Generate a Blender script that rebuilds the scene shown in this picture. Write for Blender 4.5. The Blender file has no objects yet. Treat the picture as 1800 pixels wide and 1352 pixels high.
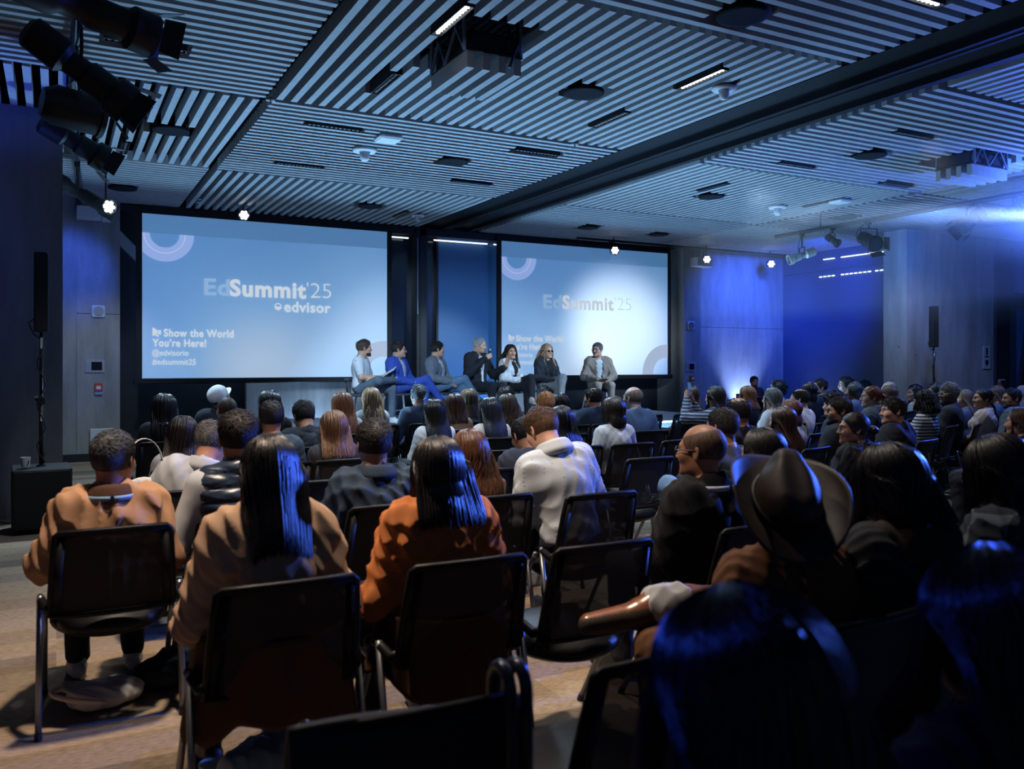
import bpy, math, random
import numpy as np
from mathutils import Vector, Matrix, Euler

S = bpy.context.scene
COL = S.collection
PI = math.pi

# ------------------------------------------------------------------ camera, world, exposure
FPX, HORIZON, YAW, EYE = 1491.0, 639.0, 0.493, 1.5      # focal length and horizon in photo pixels (1800 x 1352)
cam_data = bpy.data.cameras.new('camera')
cam_data.sensor_width = 36.0
cam_data.lens = 36.0 * FPX / 1800.0
cam_data.shift_y = (HORIZON - 676.0) / 1800.0
cam_data.clip_start = 0.05
cam = bpy.data.objects.new('camera', cam_data)
COL.objects.link(cam)
cam.location = (0, 0, EYE)
cam.rotation_euler = (PI / 2, 0, -YAW)
S.camera = cam
cam_data.dof.use_dof = True
cam_data.dof.focus_distance = 8.0
cam_data.dof.aperture_fstop = 3.0

S.view_settings.view_transform = 'Standard'
S.view_settings.look = 'None'
S.view_settings.gamma = 1.0
S.view_settings.exposure = 0.0
S.view_settings.use_curve_mapping = False
S.cycles.max_bounces = 5
S.cycles.diffuse_bounces = 3
S.cycles.glossy_bounces = 3
S.cycles.transparent_max_bounces = 8
S.cycles.sample_clamp_indirect = 4.0
S.cycles.caustics_reflective = False
S.cycles.caustics_refractive = False

world = bpy.data.worlds.new('world')
S.world = world
world.use_nodes = True
world.node_tree.nodes['Background'].inputs[0].default_value = (0.22, 0.48, 1.0, 1)
world.node_tree.nodes['Background'].inputs[1].default_value = 0.065


def pixel_ray(u, v):
    r = (u - 900.0) / FPX
    s, c = math.sin(YAW), math.cos(YAW)
    return Vector((s + c * r, c - s * r, (HORIZON - v) / FPX))


def at_y(u, v, y):
    d = pixel_ray(u, v)
    return Vector((0, 0, EYE)) + d * (y / d.y)


def at_z(u, v, z):
    d = pixel_ray(u, v)
    return Vector((0, 0, EYE)) + d * ((z - EYE) / d.z)


def lamp(kind, name, loc, power, color, aim=None, size=0.1, angle=60, blend=0.4):
    d = bpy.data.lights.new(name, kind)
    d.energy = power
    d.color = color
    if kind == 'AREA':
        d.shape = 'DISK'
        d.size = size
    else:
        d.shadow_soft_size = size
    if kind == 'SPOT':
        d.spot_size = math.radians(angle)
        d.spot_blend = blend
    o = bpy.data.objects.new(name, d)
    COL.objects.link(o)
    o.location = loc
    if aim is not None:
        o.rotation_euler = (Vector(aim) - Vector(loc)).to_track_quat('-Z', 'Y').to_euler()
    return o


WARM, COOL, BLUE, DEEP = (1.0, 0.66, 0.40), (0.56, 0.78, 1.0), (0.10, 0.24, 1.0), (0.03, 0.09, 1.0)
# recessed downlights at ceiling slots; the last two shine where the slots are built unlit
for dx, dy, p, c in ((0.62, 3.75, 640, (1.0, 0.78, 0.60)), (2.54, 5.62, 460, (0.80, 0.88, 1.0)), (4.98, 5.75, 330, (0.86, 0.9, 1.0)), (5.14, 3.8, 110, WARM), (2.55, 3.4, 300, (1.0, 0.86, 0.74)), (8.25, 5.9, 160, (0.92, 0.9, 0.92)), (0.62, 7.22, 150, (0.85, 0.9, 1.0))):
    lamp('SPOT', 'downlight_lamp', (dx, dy, 3.96), p, c, (dx + 0.1, dy + 0.05, 0), 0.1, 88, 0.7)
# stage wash lamps added below the ceiling without fixtures, aimed at the panel
lamp('SPOT', 'stage_wash_lamp', (2.2, 6.4, 3.85), 1500, COOL, (5.2, 12.0, 1.5), 0.12, 38, 0.6)
lamp('SPOT', 'stage_wash_lamp', (9.6, 8.2, 3.85), 1300, COOL, (7.2, 12.2, 1.5), 0.12, 36, 0.6)
# blue side spots raking over the audience, the first two from the far lighting rail
lamp('SPOT', 'side_spot_lamp', (11.0, 5.75, 3.36), 2700, DEEP, (1.5, 2.9, 1.0), 0.12, 58, 0.6)
lamp('SPOT', 'side_spot_lamp', (11.0, 3.4, 3.3), 5200, (0.06, 0.16, 1.0), (1.5, 1.2, 1.1), 0.12, 54, 0.6)
lamp('SPOT', 'side_spot_lamp', (-2.4, 3.6, 3.2), 190, DEEP, (1.05, 0.75, 1.2), 0.12, 18, 0.7)  # unseen blue spot added on the opposite side to rim the nearest hair
# cool overhead wash over the front rows
lamp('SPOT', 'front_rows_lamp', (4.3, 9.4, 3.9), 700, COOL, (4.4, 8.0, 0), 0.15, 120, 0.8)
lamp('SPOT', 'front_rows_lamp', (8.4, 8.6, 3.9), 320, COOL, (8.6, 7.4, 0), 0.15, 120, 0.8)
lamp('SPOT', 'front_rows_lamp', (0.9, 10.2, 3.9), 620, COOL, (1.2, 10.2, 0), 0.15, 120, 0.8)


# ------------------------------------------------------------------ materials
MATS = {}


def nmat(name):
    m = bpy.data.materials.new(name)
    m.use_nodes = True
    nt = m.node_tree
    return m, nt, nt.nodes['Principled BSDF'], nt.nodes['Material Output']


def plain(color, rough=0.8, metal=0.0, spec=0.3, bump=0.0, bscale=300.0, var=0.0, vscale=6.0, stretch=None, sheen=0.0):
    """Principled colour with procedural variation and a fine bump."""
    key = (tuple(round(c, 4) for c in color), rough, metal, spec, bump, bscale, var, vscale, stretch, sheen)
    if key in MATS:
        return MATS[key]
    m, nt, b, out = nmat('surface')
    b.inputs['Base Color'].default_value = (*color, 1)
    b.inputs['Roughness'].default_value = rough
    b.inputs['Metallic'].default_value = metal
    b.inputs['Specular IOR Level'].default_value = spec
    if sheen:
        b.inputs['Sheen Weight'].default_value = sheen
    if var or bump:
        tc = nt.nodes.new('ShaderNodeTexCoord')
        mp = nt.nodes.new('ShaderNodeMapping')
        if stretch:
            mp.inputs['Scale'].default_value = stretch
        nt.links.new(tc.outputs['Object'], mp.inputs[0])
    if var:
        n = nt.nodes.new('ShaderNodeTexNoise')
        n.inputs['Scale'].default_value = vscale
        n.inputs['Detail'].default_value = 5
        nt.links.new(mp.outputs[0], n.inputs['Vector'])
        r = nt.nodes.new('ShaderNodeValToRGB')
        r.color_ramp.elements[0].position = 0.3
        r.color_ramp.elements[1].position = 0.7
        r.color_ramp.elements[0].color = (*[max(0, c * (1 - var)) for c in color], 1)
        r.color_ramp.elements[1].color = (*[min(1, c * (1 + var)) for c in color], 1)
        nt.links.new(n.outputs[0], r.inputs[0])
        nt.links.new(r.outputs[0], b.inputs['Base Color'])
    if bump:
        n2 = nt.nodes.new('ShaderNodeTexNoise')
        n2.inputs['Scale'].default_value = bscale
        n2.inputs['Detail'].default_value = 2
        nt.links.new(mp.outputs[0], n2.inputs['Vector'])
        bn = nt.nodes.new('ShaderNodeBump')
        bn.inputs['Strength'].default_value = bump
        bn.inputs['Distance'].default_value = 0.004
        nt.links.new(n2.outputs[0], bn.inputs['Height'])
        nt.links.new(bn.outputs[0], b.inputs['Normal'])
    MATS[key] = m
    return m


def glow(color, strength):
    key = ('glow', color, strength)
    if key in MATS:
        return MATS[key]
    m, nt, b, out = nmat('lit')
    b.inputs['Base Color'].default_value = (0, 0, 0, 1)
    b.inputs['Emission Color'].default_value = (*color, 1)
    b.inputs['Emission Strength'].default_value = strength
    MATS[key] = m
    return m


def srgb(r, g, b):
    f = lambda c: (c / 255 / 12.92) if c / 255 <= 0.04045 else ((c / 255 + 0.055) / 1.055) ** 2.4
    return (f(r), f(g), f(b))


BLACK = plain((0.012, 0.013, 0.014), 0.6, spec=0.3)
BLACK_METAL = plain((0.008, 0.0085, 0.0095), 0.5, 0.0, 0.3)
VOID = plain((0.006, 0.006, 0.007), 0.95, spec=0.03)
STEEL = plain((0.32, 0.34, 0.36), 0.38, 0.8)
WHITE_PLASTIC = plain((0.55, 0.56, 0.57), 0.5)


def concrete(base=(0.26, 0.26, 0.255)):
    key = ('concrete', base)
    if key in MATS:
        return MATS[key]
    m, nt, b, out = nmat('concrete')
    tc = nt.nodes.new('ShaderNodeTexCoord')
    mp = nt.nodes.new('ShaderNodeMapping')
    mp.inputs['Scale'].default_value = (1.6, 1.6, 0.35)
    nt.links.new(tc.outputs['Object'], mp.inputs[0])
    n = nt.nodes.new('ShaderNodeTexNoise')
    n.inputs['Scale'].default_value = 2.2
    n.inputs['Detail'].default_value = 8
    n.inputs['Roughness'].default_value = 0.65
    nt.links.new(mp.outputs[0], n.inputs['Vector'])
    r = nt.nodes.new('ShaderNodeValToRGB')
    r.color_ramp.elements[0].position = 0.3
    r.color_ramp.elements[1].position = 0.72
    r.color_ramp.elements[0].color = (*[c * 0.68 for c in base], 1)
    r.color_ramp.elements[1].color = (*[c * 1.22 for c in base], 1)
    nt.links.new(n.outputs[0], r.inputs[0])
    # bug holes
    v = nt.nodes.new('ShaderNodeTexVoronoi')
    v.inputs['Scale'].default_value = 2.3
    nt.links.new(tc.outputs['Object'], v.inputs['Vector'])
    cr = nt.nodes.new('ShaderNodeValToRGB')
    cr.color_ramp.elements[0].position = 0.03
    cr.color_ramp.elements[0].color = (0.25, 0.25, 0.25, 1)
    cr.color_ramp.elements[1].position = 0.06
    nt.links.new(v.outputs['Distance'], cr.inputs[0])
    mx = nt.nodes.new('ShaderNodeMix')
    mx.data_type = 'RGBA'
    mx.blend_type = 'MULTIPLY'
    mx.inputs[0].default_value = 0.8
    nt.links.new(r.outputs[0], mx.inputs[6])
    nt.links.new(cr.outputs[0], mx.inputs[7])
    nt.links.new(mx.outputs[2], b.inputs['Base Color'])
    b.inputs['Roughness'].default_value = 0.75
    n2 = nt.nodes.new('ShaderNodeTexNoise')
    n2.inputs['Scale'].default_value = 40
    n2.inputs['Detail'].default_value = 4
    nt.links.new(tc.outputs['Object'], n2.inputs['Vector'])
    bn = nt.nodes.new('ShaderNodeBump')
    bn.inputs['Strength'].default_value = 0.25
    bn.inputs['Distance'].default_value = 0.01
    nt.links.new(n2.outputs[0], bn.inputs['Height'])
    nt.links.new(bn.outputs[0], b.inputs['Normal'])
    MATS[key] = m
    return m


def carpet():
    m, nt, b, out = nmat('carpet')
    tc = nt.nodes.new('ShaderNodeTexCoord')
    br = nt.nodes.new('ShaderNodeTexBrick')
    br.inputs['Scale'].default_value = 1.0
    br.inputs['Brick Width'].default_value = 1.0
    br.inputs['Row Height'].default_value = 0.25
    br.inputs['Mortar Size'].default_value = 0.0
    br.inputs['Color1'].default_value = (0.31, 0.235, 0.16, 1)
    br.inputs['Color2'].default_value = (0.125, 0.098, 0.073, 1)
    br.offset = 0.5
    nt.links.new(tc.outputs['Object'], br.inputs['Vector'])
    n = nt.nodes.new('ShaderNodeTexNoise')
    mp = nt.nodes.new('ShaderNodeMapping')
    mp.inputs['Scale'].default_value = (25, 140, 1)
    nt.links.new(tc.outputs['Object'], mp.inputs[0])
    nt.links.new(mp.outputs[0], n.inputs['Vector'])
    n.inputs['Scale'].default_value = 1.0
    n.inputs['Detail'].default_value = 3
    mr = nt.nodes.new('ShaderNodeMapRange')
    mr.inputs[1].default_value = 0.3
    mr.inputs[2].default_value = 0.7
    mr.inputs[3].default_value = 0.6
    mr.inputs[4].default_value = 1.3
    nt.links.new(n.outputs[0], mr.inputs[0])
    mx = nt.nodes.new('ShaderNodeMix')
    mx.data_type = 'RGBA'
    mx.blend_type = 'MULTIPLY'
    mx.inputs[0].default_value = 1.0
    nt.links.new(br.outputs[0], mx.inputs[6])
    nt.links.new(mr.outputs[0], mx.inputs[7])
    nt.links.new(mx.outputs[2], b.inputs['Base Color'])
    b.inputs['Roughness'].default_value = 0.95
    b.inputs['Specular IOR Level'].default_value = 0.1
    bn = nt.nodes.new('ShaderNodeBump')
    bn.inputs['Strength'].default_value = 0.4
    bn.inputs['Distance'].default_value = 0.006
    nt.links.new(n.outputs[0], bn.inputs['Height'])
    nt.links.new(bn.outputs[0], b.inputs['Normal'])
    return m


# ------------------------------------------------------------------ mesh builder
class MB:
    def __init__(s):
        s.V, s.F, s.I, s.n = [], [], [], 0

    def add(s, V, F, mi=0, M=None):
        V = np.asarray(V, float)
        if M is not None:
            M = np.array(M)
            V = V @ M[:3, :3].T + M[:3, 3]
        s.V.append(V)
        for f in F:
            s.F.append([i + s.n for i in f])
            s.I.append(mi)
        s.n += len(V)
        return s

    def box(s, c, d, mi=0, M=None, bev=0.0):
        x, y, z = [k / 2 for k in d]
        if bev:
            b = min(bev, x * .9, y * .9, z * .9)
            V = []
            for sx in (-1, 1):
                for sy in (-1, 1):
                    for sz in (-1, 1):
                        V += [(sx * x, sy * (y - b), sz * (z - b)), (sx * (x - b), sy * y, sz * (z - b)), (sx * (x - b), sy * (y - b), sz * z)]
            V = np.array(V)
            idx = lambda a, bb, cc, k: ((a * 2 + bb) * 2 + cc) * 3 + k
            F = []
            for a in (0, 1):
                q = [idx(a, 0, 0, 0), idx(a, 1, 0, 0), idx(a, 1, 1, 0), idx(a, 0, 1, 0)]
                F.append(q if a else q[::-1])
                q = [idx(0, a, 0, 1), idx(0, a, 1, 1), idx(1, a, 1, 1), idx(1, a, 0, 1)]
                F.append(q if a else q[::-1])
                q = [idx(0, 0, a, 2), idx(1, 0, a, 2), idx(1, 1, a, 2), idx(0, 1, a, 2)]
                F.append(q if a else q[::-1])
            for a in (0, 1):
                for bb in (0, 1):
                    F.append([idx(a, bb, 0, 0), idx(a, bb, 1, 0), idx(a, bb, 1, 1), idx(a, bb, 0, 1)])
                    F.append([idx(a, 0, bb, 0), idx(a, 1, bb, 0), idx(a, 1, bb, 2), idx(a, 0, bb, 2)])
                    F.append([idx(0, a, bb, 1), idx(1, a, bb, 1), idx(1, a, bb, 2), idx(0, a, bb, 2)])
                    for cc in (0, 1):
                        F.append([idx(a, bb, cc, 0), idx(a, bb, cc, 1), idx(a, bb, cc, 2)])
            cen = V
            G = []
            for f in F:
                p = V[f]
                nrm = np.cross(p[1] - p[0], p[2] - p[0])
                G.append(f if nrm @ p.mean(0) > 0 else f[::-1])
            return s.add(V + np.array(c), G, mi, M)
        V = [(a, bb, cc) for a in (-x, x) for bb in (-y, y) for cc in (-z, z)]
        F = [(0, 1, 3, 2), (4, 6, 7, 5), (0, 4, 5, 1), (2, 3, 7, 6), (0, 2, 6, 4), (1, 5, 7, 3)]
        return s.add(np.array(V) + np.array(c), F, mi, M)

    def bx(s, x0, x1, y0, y1, z0, z1, mi=0, bev=0.0):
        return s.box(((x0 + x1) / 2, (y0 + y1) / 2, (z0 + z1) / 2), (x1 - x0, y1 - y0, z1 - z0), mi, None, bev)

    def tube(s, pts, r, n=8, mi=0, cap=True, M=None):
        P = np.array(pts, float)
        R = np.full(len(P), r) if np.isscalar(r) else np.array(r, float)
        V, F = [], []
        t0 = P[1] - P[0]
        up = np.array((0, 0, 1.0)) if abs(t0[2]) < .9 * np.linalg.norm(t0) else np.array((1.0, 0, 0))
        for i in range(len(P)):
            t = P[min(i + 1, len(P) - 1)] - P[max(i - 1, 0)]
            t = t / (np.linalg.norm(t) + 1e-12)
            a = np.cross(t, up)
            a /= np.linalg.norm(a) + 1e-12
            b = np.cross(a, t)
            up = b
            for k in range(n):
                an = 2 * PI * k / n
                V.append(P[i] + R[i] * (math.cos(an) * a + math.sin(an) * b))
        for i in range(len(P) - 1):
            for k in range(n):
                F.append((i * n + k, i * n + (k + 1) % n, (i + 1) * n + (k + 1) % n, (i + 1) * n + k))
        if cap:
            F.append(list(range(n))[::-1])
            F.append([(len(P) - 1) * n + k for k in range(n)])
        return s.add(V, F, mi, M)

    def lathe(s, prof, n=24, mi=0, c=(0, 0, 0), M=None):
        V, F = [], []
        for r, z in prof:
            for k in range(n):
                a = 2 * PI * k / n
                V.append((c[0] + r * math.cos(a), c[1] + r * math.sin(a), c[2] + z))
        m = len(prof)
        for i in range(m - 1):
            for k in range(n):
                F.append((i * n + k, i * n + (k + 1) % n, (i + 1) * n + (k + 1) % n, (i + 1) * n + k))
        if prof[0][0] > 1e-6:
            F.append(list(range(n))[::-1])
        if prof[-1][0] > 1e-6:
            F.append([(m - 1) * n + k for k in range(n)])
        return s.add(V, F, mi, M)

    def prism(s, poly, a, b, axis='y', mi=0, M=None):
        """2D outline extruded between a and b along an axis."""
        n = len(poly)
        V = []
        for t in (a, b):
            for p, q in poly:
                V.append({'y': (p, t, q), 'x': (t, p, q), 'z': (p, q, t)}[axis])
        F = [[i, (i + 1) % n, n + (i + 1) % n, n + i] for i in range(n)] + [list(range(n))[::-1], list(range(n, 2 * n))]
        return s.add(V, F, mi, M)


def mesh_obj(name, V, F, mats, I=None, smooth=True, parent=None):
    me = bpy.data.meshes.new(name)
    me.from_pydata([tuple(v) for v in V] if not isinstance(V, list) else V, [], F)
    for m in (mats if isinstance(mats, (list, tuple)) else [mats]):
        me.materials.append(m)
    if I is not None and len(I) == len(me.polygons):
        me.polygons.foreach_set('material_index', np.array(I, dtype=np.int32))
    if smooth:
        me.polygons.foreach_set('use_smooth', np.ones(len(me.polygons), dtype=bool))
    me.update()
    o = bpy.data.objects.new(name, me)
    COL.objects.link(o)
    if parent:
        o.parent = parent
    return o


def mesh_quads(name, V, Q, mats, I=None, parent=None, T=None, smooth=True):
    """Fast path: numpy quads Q (n,4) and optional triangles T (n,3)."""
    me = bpy.data.meshes.new(name)
    V = np.ascontiguousarray(V, dtype=np.float32)
    Q = np.asarray(Q, dtype=np.int32).reshape(-1, 4)
    T = np.zeros((0, 3), np.int32) if T is None else np.asarray(T, dtype=np.int32)
    me.vertices.add(len(V))
    me.vertices.foreach_set('co', V.ravel())
    loops = np.concatenate([Q.ravel(), T.ravel()])
    me.loops.add(len(loops))
    me.loops.foreach_set('vertex_index', loops)
    me.polygons.add(len(Q) + len(T))
    st = np.concatenate([np.arange(len(Q)) * 4, len(Q) * 4 + np.arange(len(T)) * 3]).astype(np.int32)
    me.polygons.foreach_set('loop_start', st)
    for m in (mats if isinstance(mats, (list, tuple)) else [mats]):
        me.materials.append(m)
    if I is not None:
        me.polygons.foreach_set('material_index', np.asarray(I, dtype=np.int32))
    me.polygons.foreach_set('use_smooth', np.full(len(Q) + len(T), smooth))
    me.update(calc_edges=True)
    o = bpy.data.objects.new(name, me)
    COL.objects.link(o)
    if parent:
        o.parent = parent
    return o


def build(name, mb, mats, parent=None, label=None, smooth=False, angle=None):
    V = np.concatenate(mb.V)
    o = mesh_obj(name, V, mb.F, mats, mb.I, smooth, parent)
    if angle is not None:
        try:
            for p in o.data.polygons:
                p.use_smooth = True
            o.data.set_sharp_from_angle(angle=math.radians(angle))
        except Exception:
            pass
    if label:
        o['label'] = label
    return o


def thing(name, label, cat, loc=(0, 0, 0), rz=0.0, group=None):
    o = bpy.data.objects.new(name, None)
    COL.objects.link(o)
    o.empty_display_size = 0.1
    o.location = loc
    o.rotation_euler = (0, 0, rz)
    o['label'] = label
    o['category'] = cat
    if group:
        o['group'] = group
    return o


def tag(o, label, cat, group=None):
    o['label'] = label
    o['category'] = cat
    if group:
        o['group'] = group
    return o


def struct(name, mb, mats, label=None, smooth=False):
    o = build(name, mb, mats, None, label, smooth)
    o['kind'] = 'structure'
    return o


def copy_tree(o, parent=None):
    c = o.copy()
    COL.objects.link(c)
    c.parent = parent
    for ch in list(o.children):
        copy_tree(ch, c)
    return c
# ================================================================== THE ROOM
CEIL = 4.0
FRONT = 14.6                                             # plane of the stage wall
struct('floor', MB().bx(-9, 21, -3, 16, -0.1, 0), carpet())

# --- ceiling: dark void slab and panels of slats whose direction alternates
struct('ceiling_slab', MB().bx(-9, 21, -3, 16, 4.55, 4.65), VOID)['label'] = 'black void above the slatted ceiling'
SLAT = plain((0.30, 0.305, 0.31), 0.6, spec=0.3, var=0.08, vscale=9)
XR = [(-6.2, -2.25), (-2.2, 1.75), (1.8, 5.85), (7.05, 11.1), (11.15, 15.2), (15.25, 19.3)]
YR = [(-1.6, 1.65), (1.7, 4.9), (4.95, 8.15), (8.2, 11.4), (11.45, 14.5)]
PITCH, SW, SD = 0.1353, 0.062, 0.13
holes = []                                               # ceiling cut-outs: x0, x1, y0, y1


def cut(a, b, lo, hi):
    """Span a..b minus the hole lo..hi."""
    if hi <= a or lo >= b:
        return [(a, b)]
    return [s for s in ((a, lo), (hi, b)) if s[1] - s[0] > 0.03]


SPEAKERS = [(1.08, 9.72), (4.28, 6.57), (4.32, 9.57), (4.38, 12.92), (4.33, 4.57), (8.59, 6.92), (8.62, 9.76), (8.6, 13.05), (10.25, 13.1), (11.88, 10.08), (0.83, 13.25)]
SLOTS = [(2.54, 5.65, 'y', 1), (2.59, 7.2, 'y', 0), (5.0, 5.78, 'y', 1), (5.0, 7.18, 'y', 0), (5.14, 3.8, 'x', 1), (2.59, 8.8, 'x', 0), (2.7, 10.7, 'x', 0), (5.02, 8.72, 'x', 0), (5.05, 10.6, 'x', 0), (5.09, 13.4, 'y', 0),
         (8.21, 9.24, 'y', 0), (8.23, 7.74, 'x', 0), (8.27, 6.11, 'x', 0), (0.62, 7.22, 'x', 0), (0.7, 10.79, 'y', 0), (10.51, 9.41, 'y', 0), (10.35, 7.91, 'x', 0), (0.62, 3.75, 'y', 1), (2.55, 3.4, 'x', 1)]
PROJ = [(2.68, 3.30, 5.5, 6.68), (9.45, 10.5, 6.22, 6.9)]
for x, y in SPEAKERS:
    holes.append((x - 0.2, x + 0.2, y - 0.2, y + 0.2))
for x, y, d, lit in SLOTS:
    holes.append((x - 0.045, x + 0.045, y - 0.33, y + 0.33) if d == 'y' else (x - 0.33, x + 0.33, y - 0.045, y + 0.045))
for p in PROJ:
    holes.append(p)

for ix, (x0, x1) in enumerate(XR):
    for iy, (y0, y1) in enumerate(YR):
        along_y = (ix + iy) % 2 == 0
        if x1 < -2.25 and y0 > 5:
            continue
        mb = MB()
        a0, a1, b0, b1 = (x0, x1, y0, y1) if along_y else (y0, y1, x0, x1)
        n = int((a1 - a0 + PITCH - SW) / PITCH)
        off = ((a1 - a0) - ((n - 1) * PITCH + SW)) / 2
        for k in range(n):
            c = a0 + off + k * PITCH
            segs = [(b0 + 0.02, b1 - 0.02)]
            for hx0, hx1, hy0, hy1 in holes:
                ha0, ha1, hb0, hb1 = (hx0, hx1, hy0, hy1) if along_y else (hy0, hy1, hx0, hx1)
                if c + SW > ha0 and c < ha1:
                    segs = [t for s_ in segs for t in cut(s_[0], s_[1], hb0, hb1)]
            for s0, s1 in segs:
                if along_y:
                    mb.bx(c, c + SW, s0, s1, CEIL, CEIL + SD)
                else:
                    mb.bx(s0, s1, c, c + SW, CEIL, CEIL + SD)
        # dark carrier rails above the slats
        for t in (0.2, 0.5, 0.8):
            q = b0 + (b1 - b0) * t
            if along_y:
                mb.bx(x0 + 0.03, x1 - 0.03, q - 0.02, q + 0.02, CEIL + SD, CEIL + SD + 0.04, 1)
            else:
                mb.bx(q - 0.02, q + 0.02, y0 + 0.03, y1 - 0.03, CEIL + SD, CEIL + SD + 0.04, 1)
        o = struct('ceiling', mb, [SLAT, VOID])

# --- partition track beam between the panels
mb = MB()
mb.bx(5.98, 6.95, -2, FRONT, 4.06, 4.5)
mb.bx(6.30, 6.34, -2, FRONT, 3.99, 4.06).bx(6.40, 6.44, -2, FRONT, 3.99, 4.06).bx(6.86, 6.95, -2, FRONT, 4.0, 4.06)
mb.bx(6.345, 6.352, -2, FRONT, 4.0, 4.05, 1).bx(6.388, 6.395, -2, FRONT, 4.0, 4.05, 1)
struct('ceiling_beam', mb, [plain((0.012, 0.013, 0.016), 0.7, spec=0.06), plain((0.1, 0.105, 0.115), 0.4, 0.6)], 'dark folding-partition track beam crossing the slatted ceiling')

CONC = concrete()
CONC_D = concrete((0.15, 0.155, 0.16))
DARKGLASS = plain((0.012, 0.02, 0.04), 0.12, spec=0.6)
DARKWALL = plain((0.02, 0.023, 0.03), 0.6, var=0.3, vscale=2)
FRAME = plain((0.018, 0.02, 0.025), 0.45)

# --- walls
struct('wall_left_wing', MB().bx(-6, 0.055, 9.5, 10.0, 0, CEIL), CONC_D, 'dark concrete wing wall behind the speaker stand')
struct('wall_left', MB().bx(-6.2, -6.0, -3, 9.6, 0, 4.5), DARKWALL)
mb = MB().bx(0.0, 0.262, 14.5, 14.7, 0, CEIL).bx(0.272, 0.872, 14.5, 14.7, 0, 2.26).bx(0.272, 0.872, 14.5, 14.7, 2.268, CEIL).bx(0.26, 0.275, 14.52, 14.7, 0, CEIL)
struct('wall_front_west', mb, CONC)
struct('baseboard_front', MB().bx(0.0, 0.872, 14.47, 14.5, 0, 0.12), FRAME)
struct('wall_left_far', MB().bx(-0.3, 0.0, 10.0, 14.7, 0, CEIL), CONC)
mb = MB()
mb.bx(0.872, 12.3, 15.2, 15.35, 0, 4.5)                    # dark wall behind the screens
mb.bx(0.872, 12.3, 14.62, 15.2, 3.99, 4.5)
struct('wall_front', mb, DARKWALL)
# lower concrete band under the screens
struct('wall_front_low', MB().bx(2.85, 9.05, 14.85, 15.0, 0, 1.35), CONC, 'concrete upstand below the screens, washed blue')
# dark glazing between the screens: posts and blue panel
mb = MB().bx(5.3, 5.83, 14.75, 14.8, 0, 3.98).bx(6.02, 6.28, 14.75, 14.8, 0, 3.98)
struct('window_1', mb, DARKGLASS, 'tall dark window panes between the screens')
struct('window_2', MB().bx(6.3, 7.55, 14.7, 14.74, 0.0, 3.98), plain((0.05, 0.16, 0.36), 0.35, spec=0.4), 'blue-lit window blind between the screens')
mb = MB().bx(5.81, 5.87, 14.5, 14.75, 0.6, 3.98).bx(5.90, 6.03, 14.55, 14.8, 0.6, 3.98).bx(6.27, 6.31, 14.66, 14.75, 0, 3.98)
mb.bx(5.25, 7.55, 14.55, 14.75, 3.86, 3.99)
struct('trim_1', mb, FRAME, 'dark mullions and column between the screens')
struct('trim_2', MB().bx(5.82, 5.832, 14.485, 14.5, 2.4, 3.8), STEEL, 'thin steel edge on the column between the screens')  # highlight on the column, built as a thin strip
# lamp reflection in the glass, built as glowing bars under the bulkhead
for i, (a, b) in enumerate(((5.28, 5.69), (6.2, 7.31), (7.45, 7.5))):
    t = build('linear_lamp', MB().bx(a, b, 14.6, 14.625, 3.79, 3.81), glow((0.85, 0.95, 1.0), 2.2))
    tag(t, ['short bright linear lamp beside the first screen', 'long bright linear lamp above the blue window blind', 'tiny bright linear lamp against the second screen'][i], 'lamp')
# concrete piers at the far right of the stage wall
struct('wall_front_pier', MB().bx(11.86, 12.34, 14.3, 15.2, 0, CEIL), CONC)
struct('wall_front_east', MB().bx(12.40, 15.1, 14.5, 14.7, 0, 2.3).bx(12.40, 15.1, 14.5, 14.7, 2.308, CEIL).bx(12.3, 12.45, 14.6, 14.8, 0, CEIL), CONC)
# right wall: blue lit glazing behind the wing wall
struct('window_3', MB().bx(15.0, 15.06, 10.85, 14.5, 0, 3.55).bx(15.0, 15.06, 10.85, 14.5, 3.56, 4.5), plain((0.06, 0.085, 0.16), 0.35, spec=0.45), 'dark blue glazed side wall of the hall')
for i, (a, b) in enumerate(((11.0, 12.81), (12.99, 13.29))):  # lamp reflections in the side glazing, built as glowing bars
    t = build('linear_lamp', MB().bx(14.96, 14.985, a, b, 3.79, 3.81), glow((0.8, 0.93, 1.0), 2.0))
    tag(t, ['long linear lamp on the blue side wall', 'short linear lamp on the blue side wall'][i], 'lamp')
for i, (a, b) in enumerate(((10.95, 11.95), (12.05, 12.81), (12.99, 13.4))):  # dotted reflections in the side glazing, built as glowing pieces
    mb = MB()
    y = a
    while y < b - 0.05:
        mb.bx(14.965, 14.985, y, y + 0.07, 3.41, 3.435)
        y += 0.115
    t = build('dotted_lamp', mb, glow((0.8, 0.93, 1.0), 1.8))
    tag(t, ['dotted lamp row on the side wall beside the concrete pier', 'middle dotted lamp row on the blue side wall', 'dotted lamp row on the side wall nearest the stage'][i], 'lamp')
struct('wall_right_wing', MB().bx(13.9, 14.42, 10.4, 10.9, 0, CEIL).bx(14.43, 16.55, 10.41, 10.9, 0, CEIL), CONC, 'wide concrete wing wall behind the second speaker stand')
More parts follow.
